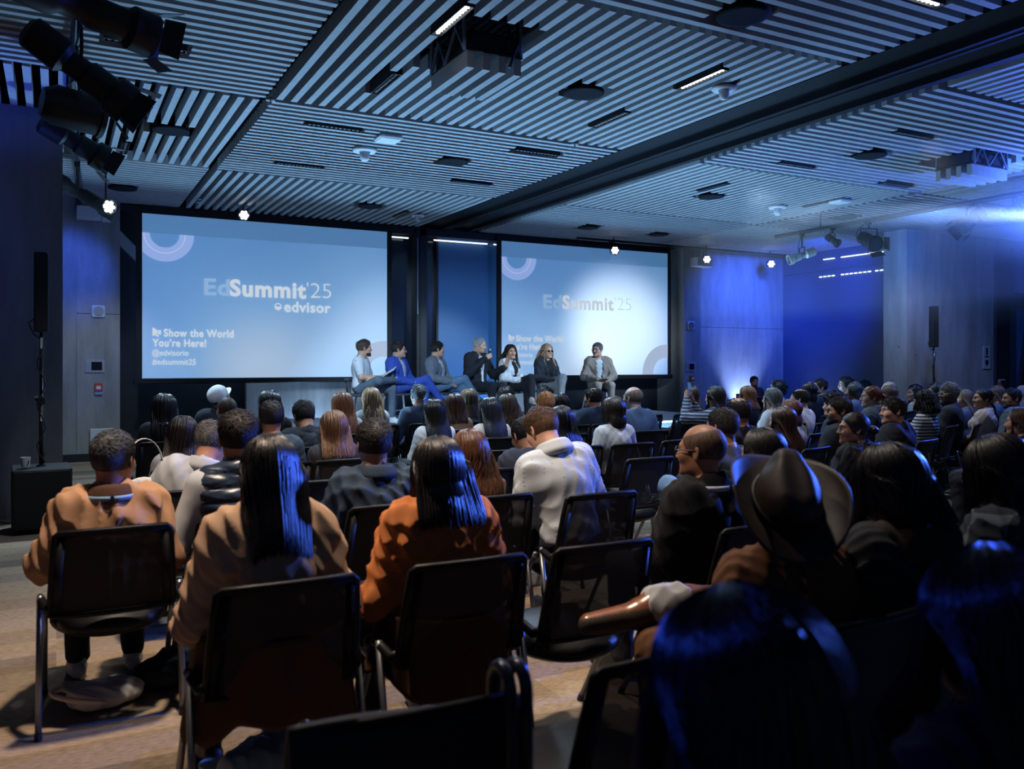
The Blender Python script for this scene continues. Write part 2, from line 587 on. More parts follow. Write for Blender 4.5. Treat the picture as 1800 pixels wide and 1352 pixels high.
# window beyond the wing wall
mb = MB().bx(16.55, 17.0, 10.35, 10.8, 0, CEIL).bx(17.0, 21, 10.4, 10.7, 2.72, 2.95).bx(17.0, 21, 10.4, 10.7, 3.85, CEIL)
struct('trim_3', mb, FRAME, 'dark window frame beyond the wing wall')
struct('window_4', MB().bx(17.0, 21, 10.55, 10.6, 0, 2.72).bx(17.0, 21, 10.55, 10.6, 2.95, 3.85), plain((0.16, 0.26, 0.4), 0.25, spec=0.5), 'large window at the edge of the hall')
mb = MB().prism([(17.15, 0.0), (17.75, 2.72), (18.3, 2.72), (18.3, 0)], 10.36, 10.44, 'y')
struct('trim_4', mb, FRAME, 'slanting dark window post')
struct('wall_right', MB().bx(19.6, 19.8, -3, 10.6, 0, 4.5), DARKWALL)
# diagonal steel brace beside the first screen
mb = MB()
mb.add(*(lambda d: (d.V[0], d.F))(MB().box((0, 0, 0), (0.16, 0.12, 2.6))), 0, Matrix.Translation((0.98, 14.75, 3.38)) @ Matrix.Rotation(math.radians(-44), 4, 'Y'))
struct('trim_5', mb, plain((0.3, 0.31, 0.33), 0.5), 'diagonal steel brace beside the first screen')

# --- stage
mb = MB().bx(1.3, 10.1, 10.7, 13.9, 0.56, 0.6, 0, 0.01).bx(1.34, 10.06, 10.74, 13.86, 0, 0.56, 1)
o = build('stage_platform', mb, [plain((0.22, 0.24, 0.27), 0.5, var=0.1), BLACK])
tag(o, 'low black-skirted stage platform under the panel', 'stage')
# ================================================================== SMOOTH BODIES
# Signed distance fields blended together and turned into one continuous quad surface.
def surface_nets(D, org, h):
    nx, ny, nz = D.shape
    ins = D < 0
    c = [ins[i:nx - 1 + i, j:ny - 1 + j, k:nz - 1 + k] for i in (0, 1) for j in (0, 1) for k in (0, 1)]
    anyi = np.logical_or.reduce(c)
    alli = np.logical_and.reduce(c)
    act = anyi & ~alli
    ii, jj, kk = np.nonzero(act)
    if len(ii) == 0:
        return np.zeros((0, 3)), np.zeros((0, 4), int)
    idx = np.full(act.shape, -1, np.int32)
    idx[ii, jj, kk] = np.arange(len(ii))
    acc = np.zeros((len(ii), 3))
    cnt = np.zeros(len(ii))
    corners = [(i, j, k) for i in (0, 1) for j in (0, 1) for k in (0, 1)]
    val = {cc: D[ii + cc[0], jj + cc[1], kk + cc[2]] for cc in corners}
    for a in corners:
        for ax in range(3):
            if a[ax]:
                continue
            b = list(a)
            b[ax] = 1
            va, vb = val[a], val[tuple(b)]
            m = (va < 0) != (vb < 0)
            t = np.where(m, va / np.where(m, va - vb, 1), 0)
            for d in range(3):
                acc[:, d] += np.where(m, a[d] + (t if d == ax else 0), 0)
            cnt += m
    P = (acc / cnt[:, None] + np.stack([ii, jj, kk], 1)) * h + org
    Q = []
    for ax in range(3):
        sl = [slice(1, -1)] * 3
        sl[ax] = slice(0, -1)
        s0 = D[tuple(sl)] < 0
        sl2 = list(sl)
        sl2[ax] = slice(1, None)
        s1 = D[tuple(sl2)] < 0
        x = np.nonzero(s0 != s1)
        if len(x[0]) == 0:
            continue
        g = [x[d] + (0 if d == ax else 1) for d in range(3)]
        u, w = [(1, 2), (2, 0), (0, 1)][ax]
        cells = []
        for du, dw in ((0, 0), (1, 0), (1, 1), (0, 1)):
            q = [a.copy() for a in g]
            q[u] = q[u] - 1 + du
            q[w] = q[w] - 1 + dw
            cells.append(idx[q[0], q[1], q[2]])
        q = np.stack(cells, 1)
        flip = ~s0[x]
        q[flip] = q[flip][:, ::-1]
        Q.append(q[(q >= 0).all(1)])
    return P, np.concatenate(Q)


def sdf_mesh(prims, h, disp=None):
    """prims: ('c', a, b, ra, rb, k[, op]) tapered capsule; ('e', centre, radii, R or None, k[, op]) ellipsoid; op 'x' carves."""
    lo = np.full(3, 1e9)
    hi = -lo
    for p in prims:
        if p[-1] == 'x':
            continue
        if p[0] == 'c':
            a, b, r = np.array(p[1]), np.array(p[2]), max(p[3], p[4])
            lo = np.minimum(lo, np.minimum(a, b) - r)
            hi = np.maximum(hi, np.maximum(a, b) + r)
        else:
            r = max(p[2])
            lo = np.minimum(lo, np.array(p[1]) - r)
            hi = np.maximum(hi, np.array(p[1]) + r)
    lo -= 0.03 + 2 * h
    hi += 0.03 + 2 * h
    n = np.ceil((hi - lo) / h).astype(int) + 1
    D = np.full(n, 1.0, np.float32)
    ax = [lo[d] + h * np.arange(n[d]) for d in range(3)]
    for p in prims:
        k = p[5] if p[0] == 'c' else p[4]
        m = k + 3 * h + 0.012
        if p[0] == 'c':
            a, b = np.array(p[1], float), np.array(p[2], float)
            r = max(p[3], p[4])
            l, u = np.minimum(a, b) - r - m, np.maximum(a, b) + r + m
        else:
            cen = np.array(p[1], float)
            R = p[3]
            if R is None:
                rr = np.array(p[2], float)
            else:
                rr = np.sqrt((np.array(R) ** 2) @ (np.array(p[2]) ** 2))
            l, u = cen - rr - m, cen + rr + m
        s = [slice(max(0, int((l[d] - lo[d]) / h)), max(0, min(n[d], int((u[d] - lo[d]) / h) + 2))) for d in range(3)]
        if any(q.stop - q.start <= 0 for q in s):
            continue
        X = ax[0][s[0]][:, None, None]
        Y = ax[1][s[1]][None, :, None]
        Z = ax[2][s[2]][None, None, :]
        if p[0] == 'c':
            ab = b - a
            L2 = max(ab @ ab, 1e-12)
            t = np.clip(((X - a[0]) * ab[0] + (Y - a[1]) * ab[1] + (Z - a[2]) * ab[2]) / L2, 0, 1)
            d = np.sqrt((X - a[0] - ab[0] * t) ** 2 + (Y - a[1] - ab[1] * t) ** 2 + (Z - a[2] - ab[2] * t) ** 2) - (p[3] + (p[4] - p[3]) * t)
        else:
            x, y, z = X - cen[0], Y - cen[1], Z - cen[2]
            if R is not None:
                R_ = np.array(R)
                x, y, z = (R_[0, 0] * x + R_[1, 0] * y + R_[2, 0] * z, R_[0, 1] * x + R_[1, 1] * y + R_[2, 1] * z, R_[0, 2] * x + R_[1, 2] * y + R_[2, 2] * z)
            r = p[2]
            k0 = np.sqrt((x / r[0]) ** 2 + (y / r[1]) ** 2 + (z / r[2]) ** 2)
            k1 = np.sqrt((x / r[0] ** 2) ** 2 + (y / r[1] ** 2) ** 2 + (z / r[2] ** 2) ** 2) + 1e-9
            d = k0 * (k0 - 1) / k1
        sub = D[s[0], s[1], s[2]]
        if p[-1] == 'x':
            hh = np.maximum(k - np.abs(sub + d), 0) / max(k, 1e-6)
            D[s[0], s[1], s[2]] = np.maximum(sub, -d) + hh * hh * k / 4
        else:
            hh = np.maximum(k - np.abs(sub - d), 0) / max(k, 1e-6)
            D[s[0], s[1], s[2]] = np.minimum(sub, d) - hh * hh * k / 4
    if disp is not None:
        X, Y, Z = np.meshgrid(*ax, indexing='ij', sparse=True)
        D = D + disp(X, Y, Z).astype(np.float32)
    return surface_nets(D, lo, h)


def sdf_at(P, prims):
    """Distance of points to the plain union of primitives."""
    D = np.full(P.shape[:-1], 1.0)
    for p in prims:
        if p[-1] == 'x':
            continue
        if p[0] == 'c':
            a, b = np.array(p[1], float), np.array(p[2], float)
            ab = b - a
            t = np.clip(((P - a) @ ab) / max(ab @ ab, 1e-12), 0, 1)
            d = np.linalg.norm(P - a - t[..., None] * ab, axis=-1) - (p[3] + (p[4] - p[3]) * t)
            k = p[5]
        else:
            q = P - np.array(p[1], float)
            if p[3] is not None:
                q = q @ np.array(p[3])
            r = np.array(p[2])
            k0 = np.linalg.norm(q / r, axis=-1)
            k1 = np.linalg.norm(q / r ** 2, axis=-1) + 1e-9
            d = k0 * (k0 - 1) / k1
            k = p[4]
        h = np.maximum(k - np.abs(D - d), 0) / max(k, 1e-6)
        D = np.minimum(D, d) - h * h * k / 4
    return D


def push_out(P, prims, dirs, eps):
    for _ in range(7):
        d = sdf_at(P, prims)
        P = P + dirs * np.maximum(eps - d, 0)[..., None]
    return P


def eul(x=0, y=0, z=0):
    return np.array((Matrix.Rotation(z, 3, 'Z') @ Matrix.Rotation(x, 3, 'X') @ Matrix.Rotation(y, 3, 'Y')))


# ------------------------------------------------------------------ head template (faces +Y, origin between the ears)
def head_prims(female):
    w = 0.94 if female else 1.0
    j = 0.9 if female else 1.0
    P = [('e', (0, -0.014, 0.030), (0.075 * w, 0.096, 0.087), None, 0.0),
         ('e', (0, 0.030, -0.025), (0.060 * w, 0.062, 0.084), None, 0.03),
         ('e', (0, 0.052, -0.080), (0.043 * w * j, 0.036, 0.032), None, 0.03),
         ('e', (0, 0.012, -0.062), (0.056 * w * j, 0.05, 0.045), None, 0.03),
         ('c', (-0.040, 0.058, -0.022), (0.040, 0.058, -0.022), 0.022, 0.022, 0.03),
         ('c', (-0.036 * w, 0.074, 0.022), (-0.010, 0.082, 0.020), 0.011, 0.012, 0.018),
         ('c', (0.036 * w, 0.074, 0.022), (0.010, 0.082, 0.020), 0.011, 0.012, 0.018),
         ('c', (0, 0.085, 0.014), (0, 0.108, -0.026), 0.0075, 0.0115, 0.012),
         ('c', (-0.011, 0.099, -0.030), (0.011, 0.099, -0.030), 0.0085, 0.0085, 0.008),
         ('c', (-0.040 * w, 0.058, -0.020), (-0.030, 0.070, -0.034), 0.018, 0.012, 0.02),
         ('c', (0.040 * w, 0.058, -0.020), (0.030, 0.070, -0.034), 0.018, 0.012, 0.02),
         ('e', (0, 0.084, -0.096), (0.019 * j, 0.014, 0.014), None, 0.02),
         ('c', (-0.034, 0.098, 0.001), (-0.028, 0.100, 0.001), 0.0165, 0.0165, 0.012, 'x'),
         ('c', (0.034, 0.098, 0.001), (0.028, 0.100, 0.001), 0.0165, 0.0165, 0.012, 'x'),
         ('c', (-0.019, 0.083, -0.0575), (0.019, 0.083, -0.0575), 0.0065, 0.0065, 0.008),
         ('c', (-0.016, 0.083, -0.0685), (0.016, 0.083, -0.0685), 0.0075, 0.0075, 0.006),
         ('c', (-0.022, 0.096, -0.0625), (0.022, 0.096, -0.0625), 0.003, 0.003, 0.005, 'x'),
         ('e', (-0.031, 0.073, 0.002), (0.0125, 0.0125, 0.0125), None, 0.001),
         ('e', (0.031, 0.073, 0.002), (0.0125, 0.0125, 0.0125), None, 0.001)]
    for s in (-1, 1):
        R = eul(0.12, 0, s * 0.35)
        P.append(('e', (s * 0.078 * w, -0.012, -0.004), (0.0075, 0.018, 0.032), R, 0.006))
        P.append(('e', (s * 0.086 * w, -0.008, 0.0), (0.006, 0.010, 0.018), R, 0.004, 'x'))
    P.append(('c', (0, -0.030, -0.045), (0, -0.045, -0.165), 0.052 * (0.9 if female else 1.03), 0.055 * (0.88 if female else 1.05), 0.035))
    return P


HEADS = {}


def head_mesh(female, lod):
    key = (female, lod)
    if key not in HEADS:
        V, Q = sdf_mesh(head_prims(female), (0.0036, 0.0048, 0.0065)[lod])
        c = V[Q].mean(1)
        I = np.zeros(len(Q), int)
        for s in (-1, 1):
            e = np.array((s * 0.031, 0.073, 0.002))
            d = np.linalg.norm(c - e, axis=1)
            I[(d < 0.0132)] = 1
            e2 = np.array((s * 0.031, 0.0855, 0.002))
            I[(np.linalg.norm(c - e2, axis=1) < 0.0056)] = 2
            br = (np.abs(c[:, 2] - 0.0265 + 6 * (np.abs(c[:, 0]) - 0.027) ** 2) < 0.0042) & (np.abs(np.abs(c[:, 0]) - 0.027) < 0.018) & (c[:, 1] > 0.055)
            I[br] = 3
        lips = (np.abs(c[:, 0]) < 0.023) & (np.abs(c[:, 2] + 0.063) < 0.0115 - 6 * c[:, 0] ** 2) & (c[:, 1] > 0.08)
        I[lips & (I == 0)] = 4
        HEADS[key] = (V, Q, I)
    return HEADS[key]


# ------------------------------------------------------------------ hand templates (wrist at origin, fingers +Y, palm -Z, thumb on +X)
def hand_prims(kind):
    curl = {'relaxed': (0.35, 0.45, 0.35), 'grip': (0.95, 1.25, 0.8), 'open': (0.12, 0.18, 0.12), 'flat': (0.06, 0.12, 0.08)}[kind]
    P = []
    kn = [(0.030, 0.088, 0.003), (0.010, 0.094, 0.006), (-0.010, 0.090, 0.004), (-0.028, 0.080, 0.0)]
    for i, q in enumerate(kn):
        P.append(('c', (q[0] * 0.55, 0.0, 0), q, 0.0155, 0.0105, 0.012))
    P.append(('c', (0, -0.05, 0), (0, 0.01, 0), 0.026, 0.024, 0.015))
    ln = [(0.040, 0.026, 0.020), (0.045, 0.029, 0.021), (0.041, 0.027, 0.020), (0.032, 0.021, 0.018)]
    for i, q in enumerate(kn):
        a = np.array(q)
        ang = 0.0
        sp = (0.10, 0.02, -0.05, -0.14)[i] * (1.2 if kind == 'open' else 0.6)
        for s in range(3):
            ang += curl[s] * (1 + 0.09 * i)
            L = ln[i][s]
            b = a + L * np.array((math.sin(sp) * math.cos(ang), math.cos(sp) * math.cos(ang), -math.sin(ang)))
            r0, r1 = (0.0092, 0.0086, 0.0078)[s], (0.0086, 0.0078, 0.0062)[s]
            P.append(('c', tuple(a), tuple(b), r0, r1, 0.004))
            a = b
    t = {'relaxed': [(0.022, 0.018, -0.004), (0.046, 0.046, -0.016), (0.052, 0.076, -0.026), (0.048, 0.098, -0.032)],
         'grip': [(0.022, 0.018, -0.008), (0.040, 0.044, -0.030), (0.034, 0.070, -0.048), (0.020, 0.086, -0.056)],
         'open': [(0.022, 0.018, -0.002), (0.056, 0.040, -0.010), (0.078, 0.062, -0.014), (0.092, 0.080, -0.016)],
         'flat': [(0.022, 0.018, -0.004), (0.048, 0.044, -0.010), (0.054, 0.074, -0.014), (0.052, 0.096, -0.016)]}[kind]
    for s in range(3):
        P.append(('c', t[s], t[s + 1], (0.014, 0.0105, 0.0095)[s], (0.0105, 0.0095, 0.0072)[s], 0.006))
    return P


HANDS = {}


def hand_mesh(kind, lod):
    key = (kind, lod)
    if key not in HANDS:
        HANDS[key] = sdf_mesh(hand_prims(kind), (0.0034, 0.005, 0.0066)[lod])
    return HANDS[key]


def hand_frame(wrist, fingers, palm):
    """Rotation whose +Y runs to the fingers and -Z is the palm side."""
    y = np.array(fingers, float)
    y /= np.linalg.norm(y)
    z = -np.array(palm, float)
    z = z - y * (z @ y)
    z /= np.linalg.norm(z) + 1e-9
    x = np.cross(y, z)
    return np.stack([x, y, z], 1)


# ------------------------------------------------------------------ hair
def hair_mat(color, gloss=0.32):
    key = ('hair', color, gloss)
    if key in MATS:
        return MATS[key]
    m, nt, b, out = nmat('hair')
    tc = nt.nodes.new('ShaderNodeTexCoord')
    mp = nt.nodes.new('ShaderNodeMapping')
    mp.inputs['Scale'].default_value = (90, 90, 5)
    nt.links.new(tc.outputs['Object'], mp.inputs[0])
    n = nt.nodes.new('ShaderNodeTexNoise')
    n.inputs['Scale'].default_value = 1.0
    n.inputs['Detail'].default_value = 4
    nt.links.new(mp.outputs[0], n.inputs['Vector'])
    r = nt.nodes.new('ShaderNodeValToRGB')
    r.color_ramp.elements[0].position = 0.32
    r.color_ramp.elements[1].position = 0.7
    r.color_ramp.elements[0].color = (*[c * 0.55 for c in color], 1)
    r.color_ramp.elements[1].color = (*[min(1, c * 1.6) for c in color], 1)
    nt.links.new(n.outputs[0], r.inputs[0])
    nt.links.new(r.outputs[0], b.inputs['Base Color'])
    b.inputs['Roughness'].default_value = gloss
    b.inputs['Specular IOR Level'].default_value = 0.38
    bn = nt.nodes.new('ShaderNodeBump')
    bn.inputs['Strength'].default_value = 0.5
    bn.inputs['Distance'].default_value = 0.004
    nt.links.new(n.outputs[0], bn.inputs['Height'])
    nt.links.new(bn.outputs[0], b.inputs['Normal'])
    MATS[key] = m
    return m


def tube_batch(P, R):
    """P (N, M, 3) paths and R (N, M) radii -> four-sided tapering locks."""
    N, M, _ = P.shape
    T = np.gradient(P, axis=1)
    T /= np.linalg.norm(T, axis=2, keepdims=True) + 1e-9
    ref = np.zeros_like(T)
    ref[..., 0] = 0.31
    ref[..., 1] = 0.90
    ref[..., 2] = 0.30
    A = np.cross(T, ref)
    A /= np.linalg.norm(A, axis=2, keepdims=True) + 1e-9
    B = np.cross(A, T)
    ring = np.stack([P + A * R[..., None], P + B * R[..., None] * 0.6, P - A * R[..., None], P - B * R[..., None] * 0.6], 2)
    V = ring.reshape(-1, 3)
    base = (np.arange(N) * M * 4)[:, None, None] + (np.arange(M - 1) * 4)[None, :, None]
    k = np.arange(4)[None, None, :]
    k2 = (np.arange(4) + 1)[None, None, :] % 4
    Q = np.stack([base + k, base + 4 + k, base + 4 + k2, base + k2], -1).reshape(-1, 4)
    return V, Q


HC = np.array((0, -0.014, 0.028))
HRAD = np.array((0.080, 0.101, 0.091))


def scalp_dir(th, ph, tilt):
    """Unit direction; th from the pole, ph azimuth from the back; the pole is tilted forward by tilt."""
    d = np.stack([np.sin(th) * np.sin(ph), -np.sin(th) * np.cos(ph), np.cos(th)], -1)
    c, s = math.cos(tilt), math.sin(tilt)
    y = d[..., 1] * c + d[..., 2] * s
    z = -d[..., 1] * s + d[..., 2] * c
    return np.stack([d[..., 0], y, z], -1)


def hairline(d):
    """Lowest head z carrying hair for a scalp direction (front is +Y)."""
    az = np.abs(np.arctan2(d[..., 0], d[..., 1]))      # 0 = front, pi = back
    return np.interp(az, [0, 0.55, 0.95, 1.35, 1.7, 2.0, PI], [0.082, 0.076, 0.050, 0.0, 0.012, -0.045, -0.068])


def hair_short(rng, lod, length=0.035, n=None, mess=0.35, tilt=-0.5, bald_top=0.0, lift=0.007, fluff=0.0, base=0.004):
    N = n or (2800, 1000, 220)[lod]
    th = np.arccos(1 - rng.random(N * 3) * 1.85)
    ph = rng.uniform(-PI, PI, N * 3)
    d = scalp_dir(th, ph, tilt)
    p = HC + d * HRAD
    ok = p[:, 2] > hairline(d) + 0.004
    if bald_top:
        ok &= (p[:, 2] < 0.118 - bald_top) | (rng.random(N * 3) < 0.04)
    th, ph = th[ok][:N], ph[ok][:N]
    N = len(th)
    M = 4
    t = np.linspace(0, 1, M)
    L = length * rng.uniform(0.7, 1.3, N)
    ph2 = ph[:, None] + (rng.normal(0, mess, N) / np.maximum(np.sin(th), 0.3))[:, None] * t * 0.6
    th2 = th[:, None] + (L / 0.09)[:, None] * t * rng.uniform(0.75, 1.1, N)[:, None]
    d = scalp_dir(th2, ph2, tilt)
    top_ = np.clip(d[:, -1, 2] * 1.4 + 0.25, 0.15, 1.0)
    off = base - 0.002 + ((lift + fluff * rng.random(N)) * top_)[:, None] * t ** 1.2
    P = HC + d * (HRAD + off[..., None])
    r = (0.0024, 0.0038, 0.0085)[lod]
    R = r * np.interp(t, [0, 0.5, 1], [1.0, 0.9, 0.15])[None, :] * rng.uniform(0.8, 1.2, N)[:, None]
    return P, R


def hair_long(rng, lod, Hc, Rh, hs, L, nb, body, phmax=2.05, tilt=0.35, wave=0.0, flare=0.0, fluff=0.012, n=None, ragged=0.12, side=0.0):
    """Locks that follow the skull from the parting and then hang; returned in the person's frame."""
    N = n or (1600, 520, 140)[lod]
    ph = rng.uniform(-phmax, phmax, N)
    th0 = rng.random(N) ** 1.6 * 0.9
    Ms, Mh = 7, 8 if not wave else 12
    d_end = np.where(np.abs(ph) < 1.5, 1.62, 1.45) + rng.normal(0, 0.05, N)
    ts = np.linspace(0, 1, Ms)
    th = th0[:, None] + (d_end - th0)[:, None] * ts
    layer = rng.random(N) * fluff
    d = scalp_dir(th, ph[:, None] * np.ones(Ms), tilt)
    P1 = HC + d * (HRAD + 0.003 + layer[:, None, None])
    P1 = (P1 * hs) @ Rh.T + Hc
    e = P1[:, -1]
    out = e - (Hc + Rh @ (HC * hs))
    out[:, 2] = 0
    out /= np.linalg.norm(out, axis=1, keepdims=True) + 1e-9
    th_ = np.linspace(0, 1, Mh + 1)[1:]
    Li = L * (1 - ragged * rng.random(N))
    ease = th_ ** 1.0
    P2 = e[:, None, :] + out[:, None, :] * (0.006 * np.sin(np.minimum(th_ * 3, 1) * PI))[None, :, None]
    P2 = P2 + out[:, None, :] * (flare * ease)[None, :, None]
    P2[..., 2] -= Li[:, None] * ease
    P2[..., 0] += side * ease
    if wave:
        phs = rng.uniform(0, 6.28, N)[:, None]
        w = wave * np.minimum(th_ * 2, 1)
        P2[..., 0] += w * np.sin(th_ * 9 * L / 0.3 + phs)
        P2[..., 1] += w * 0.7 * np.cos(th_ * 9 * L / 0.3 + phs)
    # lie on the clothes: push the locks out of the back and shoulders
    dirs = np.zeros((N, 1, 3))
    fr = out[:, 1] > 0.45
    dirs[:, 0, 1] = np.where(fr, 0.9, -0.95)
    dirs[:, 0, 0] = out[:, 0] * 0.25
    dirs[:, 0, 2] = 0.25
    P3 = push_out(P2, body, dirs, 0.004 + layer[:, None] * 0.9)
    dl = P3 - P2
    mg = np.linalg.norm(dl, axis=2)
    nh = mg.shape[1]
    for j in range(nh - 2, -1, -1):
        mg[:, j] = np.maximum(mg[:, j], mg[:, j + 1] - L / nh * 0.5)
    mg = np.maximum(mg, 0)
    un = dirs / (np.linalg.norm(dirs, axis=2, keepdims=True) + 1e-9)
    own = np.linalg.norm(dl, axis=2)
    P2 = P3 + un * np.maximum(mg - own, 0)[..., None]
    P = np.concatenate([P1, P2], 1)
    M = P.shape[1]
    t = np.linspace(0, 1, M)
    r = (0.0038, 0.0066, 0.0125)[lod]
    R = r * np.interp(t, [0, 0.15, 0.8, 1], [0.5, 1, 0.9, 0.12])[None, :] * rng.uniform(0.7, 1.25, N)[:, None]
    return P, R


def hair_curly(rng, lod, size=0.03, n=None, wide=1.0):
    """Loose curls standing around the scalp, in head coordinates."""
    N = n or (420, 220, 110)[lod]
    th = np.arccos(1 - rng.random(N * 3) * 1.9)
    ph = rng.uniform(-PI, PI, N * 3)
    d = scalp_dir(th, ph, -0.3)
    p = HC + d * HRAD
    ok = p[:, 2] > hairline(d) + 0.004
    d, p = d[ok][:N], p[ok][:N]
    N = len(d)
    M = 8
    t = np.linspace(0, 1, M)
    a0 = rng.uniform(0, 6.28, N)[:, None]
    turns = rng.uniform(3.5, 6.5, N)[:, None] * np.where(rng.random(N) < .5, 1, -1)[:, None]
    u = np.cross(d, np.array((0.2, 0.3, 0.93)))
    u /= np.linalg.norm(u, axis=1, keepdims=True) + 1e-9
    w = np.cross(d, u)
    rad = size * 0.42 * rng.uniform(0.6, 1.3, N)[:, None]
    lift = (0.004 + size * wide * rng.uniform(0.4, 1.2, N))[:, None] * t
    P = p[:, None] + d[:, None] * lift[..., None] + u[:, None] * (rad * (np.cos(a0 + turns * t) - np.cos(a0)))[..., None] + w[:, None] * (rad * (np.sin(a0 + turns * t) - np.sin(a0)))[..., None]
    r = (0.0052, 0.007, 0.010)[lod]
    R = r * np.interp(t, [0, 0.6, 1], [1, 1, 0.4])[None, :] * np.ones((N, 1))
    return P, R


def hair_cap_prims(grow, bald_top=0.0, low=-0.07):
    """Skull-cap mass under the locks, cut away at the face, ears and nape."""
    P = [('e', tuple(HC), tuple(HRAD + grow), None, 0.0),
         ('e', (0, 0.085, -0.045), (0.088, 0.078, 0.112), None, 0.012, 'x'),
         ('e', (0, 0.02, -0.105), (0.10, 0.085, 0.085), None, 0.012, 'x'),
         ('e', (0, -0.06, low - 0.075), (0.12, 0.12, 0.06), None, 0.01, 'x')]
    if bald_top:
        P.append(('e', (0, 0.03, 0.15), (0.085, 0.115, 0.05 + bald_top), None, 0.01, 'x'))
    return P


# ------------------------------------------------------------------ cloth
def cloth(color, rough=0.85, var=0.10, sheen=0.0, spec=0.2):
    return plain(tuple(color), rough, 0.0, spec, 0.10, 500.0, var, 7.0, None, sheen)


def pattern_mat(kind, c1, c2):
    key = ('pat', kind, c1, c2)
    if key in MATS:
        return MATS[key]
    m, nt, b, out = nmat('patterned_cloth')
    tc = nt.nodes.new('ShaderNodeTexCoord')
    r = nt.nodes.new('ShaderNodeValToRGB')
    r.color_ramp.interpolation = 'CONSTANT'
    r.color_ramp.elements[0].color = (*c1, 1)
    r.color_ramp.elements[1].color = (*c2, 1)
    if kind == 'stripe':
        w = nt.nodes.new('ShaderNodeTexWave')
        w.bands_direction = 'Z'
        w.inputs['Scale'].default_value = 9.0
        w.inputs['Distortion'].default_value = 0.6
        r.color_ramp.elements[1].position = 0.68
    elif kind == 'spots':
        w = nt.nodes.new('ShaderNodeTexVoronoi')
        w.inputs['Scale'].default_value = 60
        r.color_ramp.elements[1].position = 0.42
    elif kind == 'dash':
        w = nt.nodes.new('ShaderNodeTexBrick')
        w.inputs['Scale'].default_value = 22
        w.inputs['Mortar Size'].default_value = 0.09
        w.inputs['Color1'].default_value = (0, 0, 0, 1)
        w.inputs['Color2'].default_value = (0.1, 0.1, 0.1, 1)
        w.inputs['Mortar'].default_value = (0.0, 0.0, 0.0, 1)
        w = nt.nodes.new('ShaderNodeTexVoronoi')
        w.inputs['Scale'].default_value = 26
        w.inputs['Randomness'].default_value = 0.15
        r.color_ramp.elements[0].color = (*c2, 1)
        r.color_ramp.elements[1].color = (*c1, 1)
        r.color_ramp.elements[1].position = 0.14
    else:                                            # plaid
        w = nt.nodes.new('ShaderNodeTexChecker')
        w.inputs['Scale'].default_value = 9.0
        r.color_ramp.elements[1].position = 0.5
    src = tc.outputs['Object']
    if kind == 'dash':
        mp = nt.nodes.new('ShaderNodeMapping')
        mp.inputs['Scale'].default_value = (0.8, 0.8, 1.6)
        nt.links.new(src, mp.inputs[0])
        src = mp.outputs[0]
    nt.links.new(src, w.inputs['Vector'])
    o = w.outputs['Distance'] if kind in ('spots', 'dash') else (w.outputs['Fac'] if kind == 'plaid' else w.outputs[1])
    nt.links.new(o, r.inputs[0])
    nt.links.new(r.outputs[0], b.inputs['Base Color'])
    b.inputs['Roughness'].default_value = 0.9
    b.inputs['Specular IOR Level'].default_value = 0.15
    MATS[key] = m
    return m


SKIN = {}


def skin_mats(tone, hair):
    key = (tone, hair)
    if key not in SKIN:
        eyew = plain((0.55, 0.55, 0.53), 0.25, spec=0.5)
        iris = plain((0.02, 0.014, 0.01), 0.2, spec=0.6)
        brow = plain(tuple(c * 0.8 for c in hair), 0.8)
        lip = plain((tone[0] * 0.85, tone[1] * 0.55, tone[2] * 0.52), 0.5)
        SKIN[key] = [plain(tone, 0.48, spec=0.35, var=0.08, vscale=14, bump=0.08, bscale=250), eyew, iris, brow, lip]
    return SKIN[key]


FAIR, MID, TAN, BROWN = (0.50, 0.29, 0.20), (0.40, 0.21, 0.135), (0.30, 0.15, 0.09), (0.17, 0.085, 0.05)
HBLACK, HDARK, HBROWN, HRED, HAUB, HBLOND, HGREY, HASH = (0.008, 0.007, 0.007), (0.016, 0.011, 0.008), (0.045, 0.024, 0.013), (0.14, 0.042, 0.014), (0.085, 0.03, 0.014), (0.30, 0.18, 0.09), (0.12, 0.12, 0.125), (0.12, 0.075, 0.045)


def folds(seed, amp):
    rs = np.random.default_rng(seed)
    a = rs.uniform(-1, 1, (4, 3))
    a /= np.linalg.norm(a, axis=1, keepdims=True)
    f = rs.uniform(40, 95, 4)
    p = rs.uniform(0, 6.28, 4)

    def fn(X, Y, Z):
        w = np.sin(11 * X + 3 * Z + p[0]) + np.sin(9 * Z - 7 * Y + p[1])
        d = 0
        for i in range(4):
            q = np.sin(f[i] * (a[i, 0] * X + a[i, 1] * Y + a[i, 2] * 0.7 * Z) + 1.3 * w + p[i])
            d = d + (np.abs(q) - 0.55 if i < 2 else 0.45 * q)
        return amp * 0.5 * d
    return fn


def quilt(z0, step, amp):
    def fn(X, Y, Z):
        return amp * (1 - np.abs(np.sin((Z - z0 + 0 * X + 0 * Y) * PI / step)) ** 0.5) + 0.002 * np.sin(60 * X + 8 * np.sin(50 * Z))
    return fn


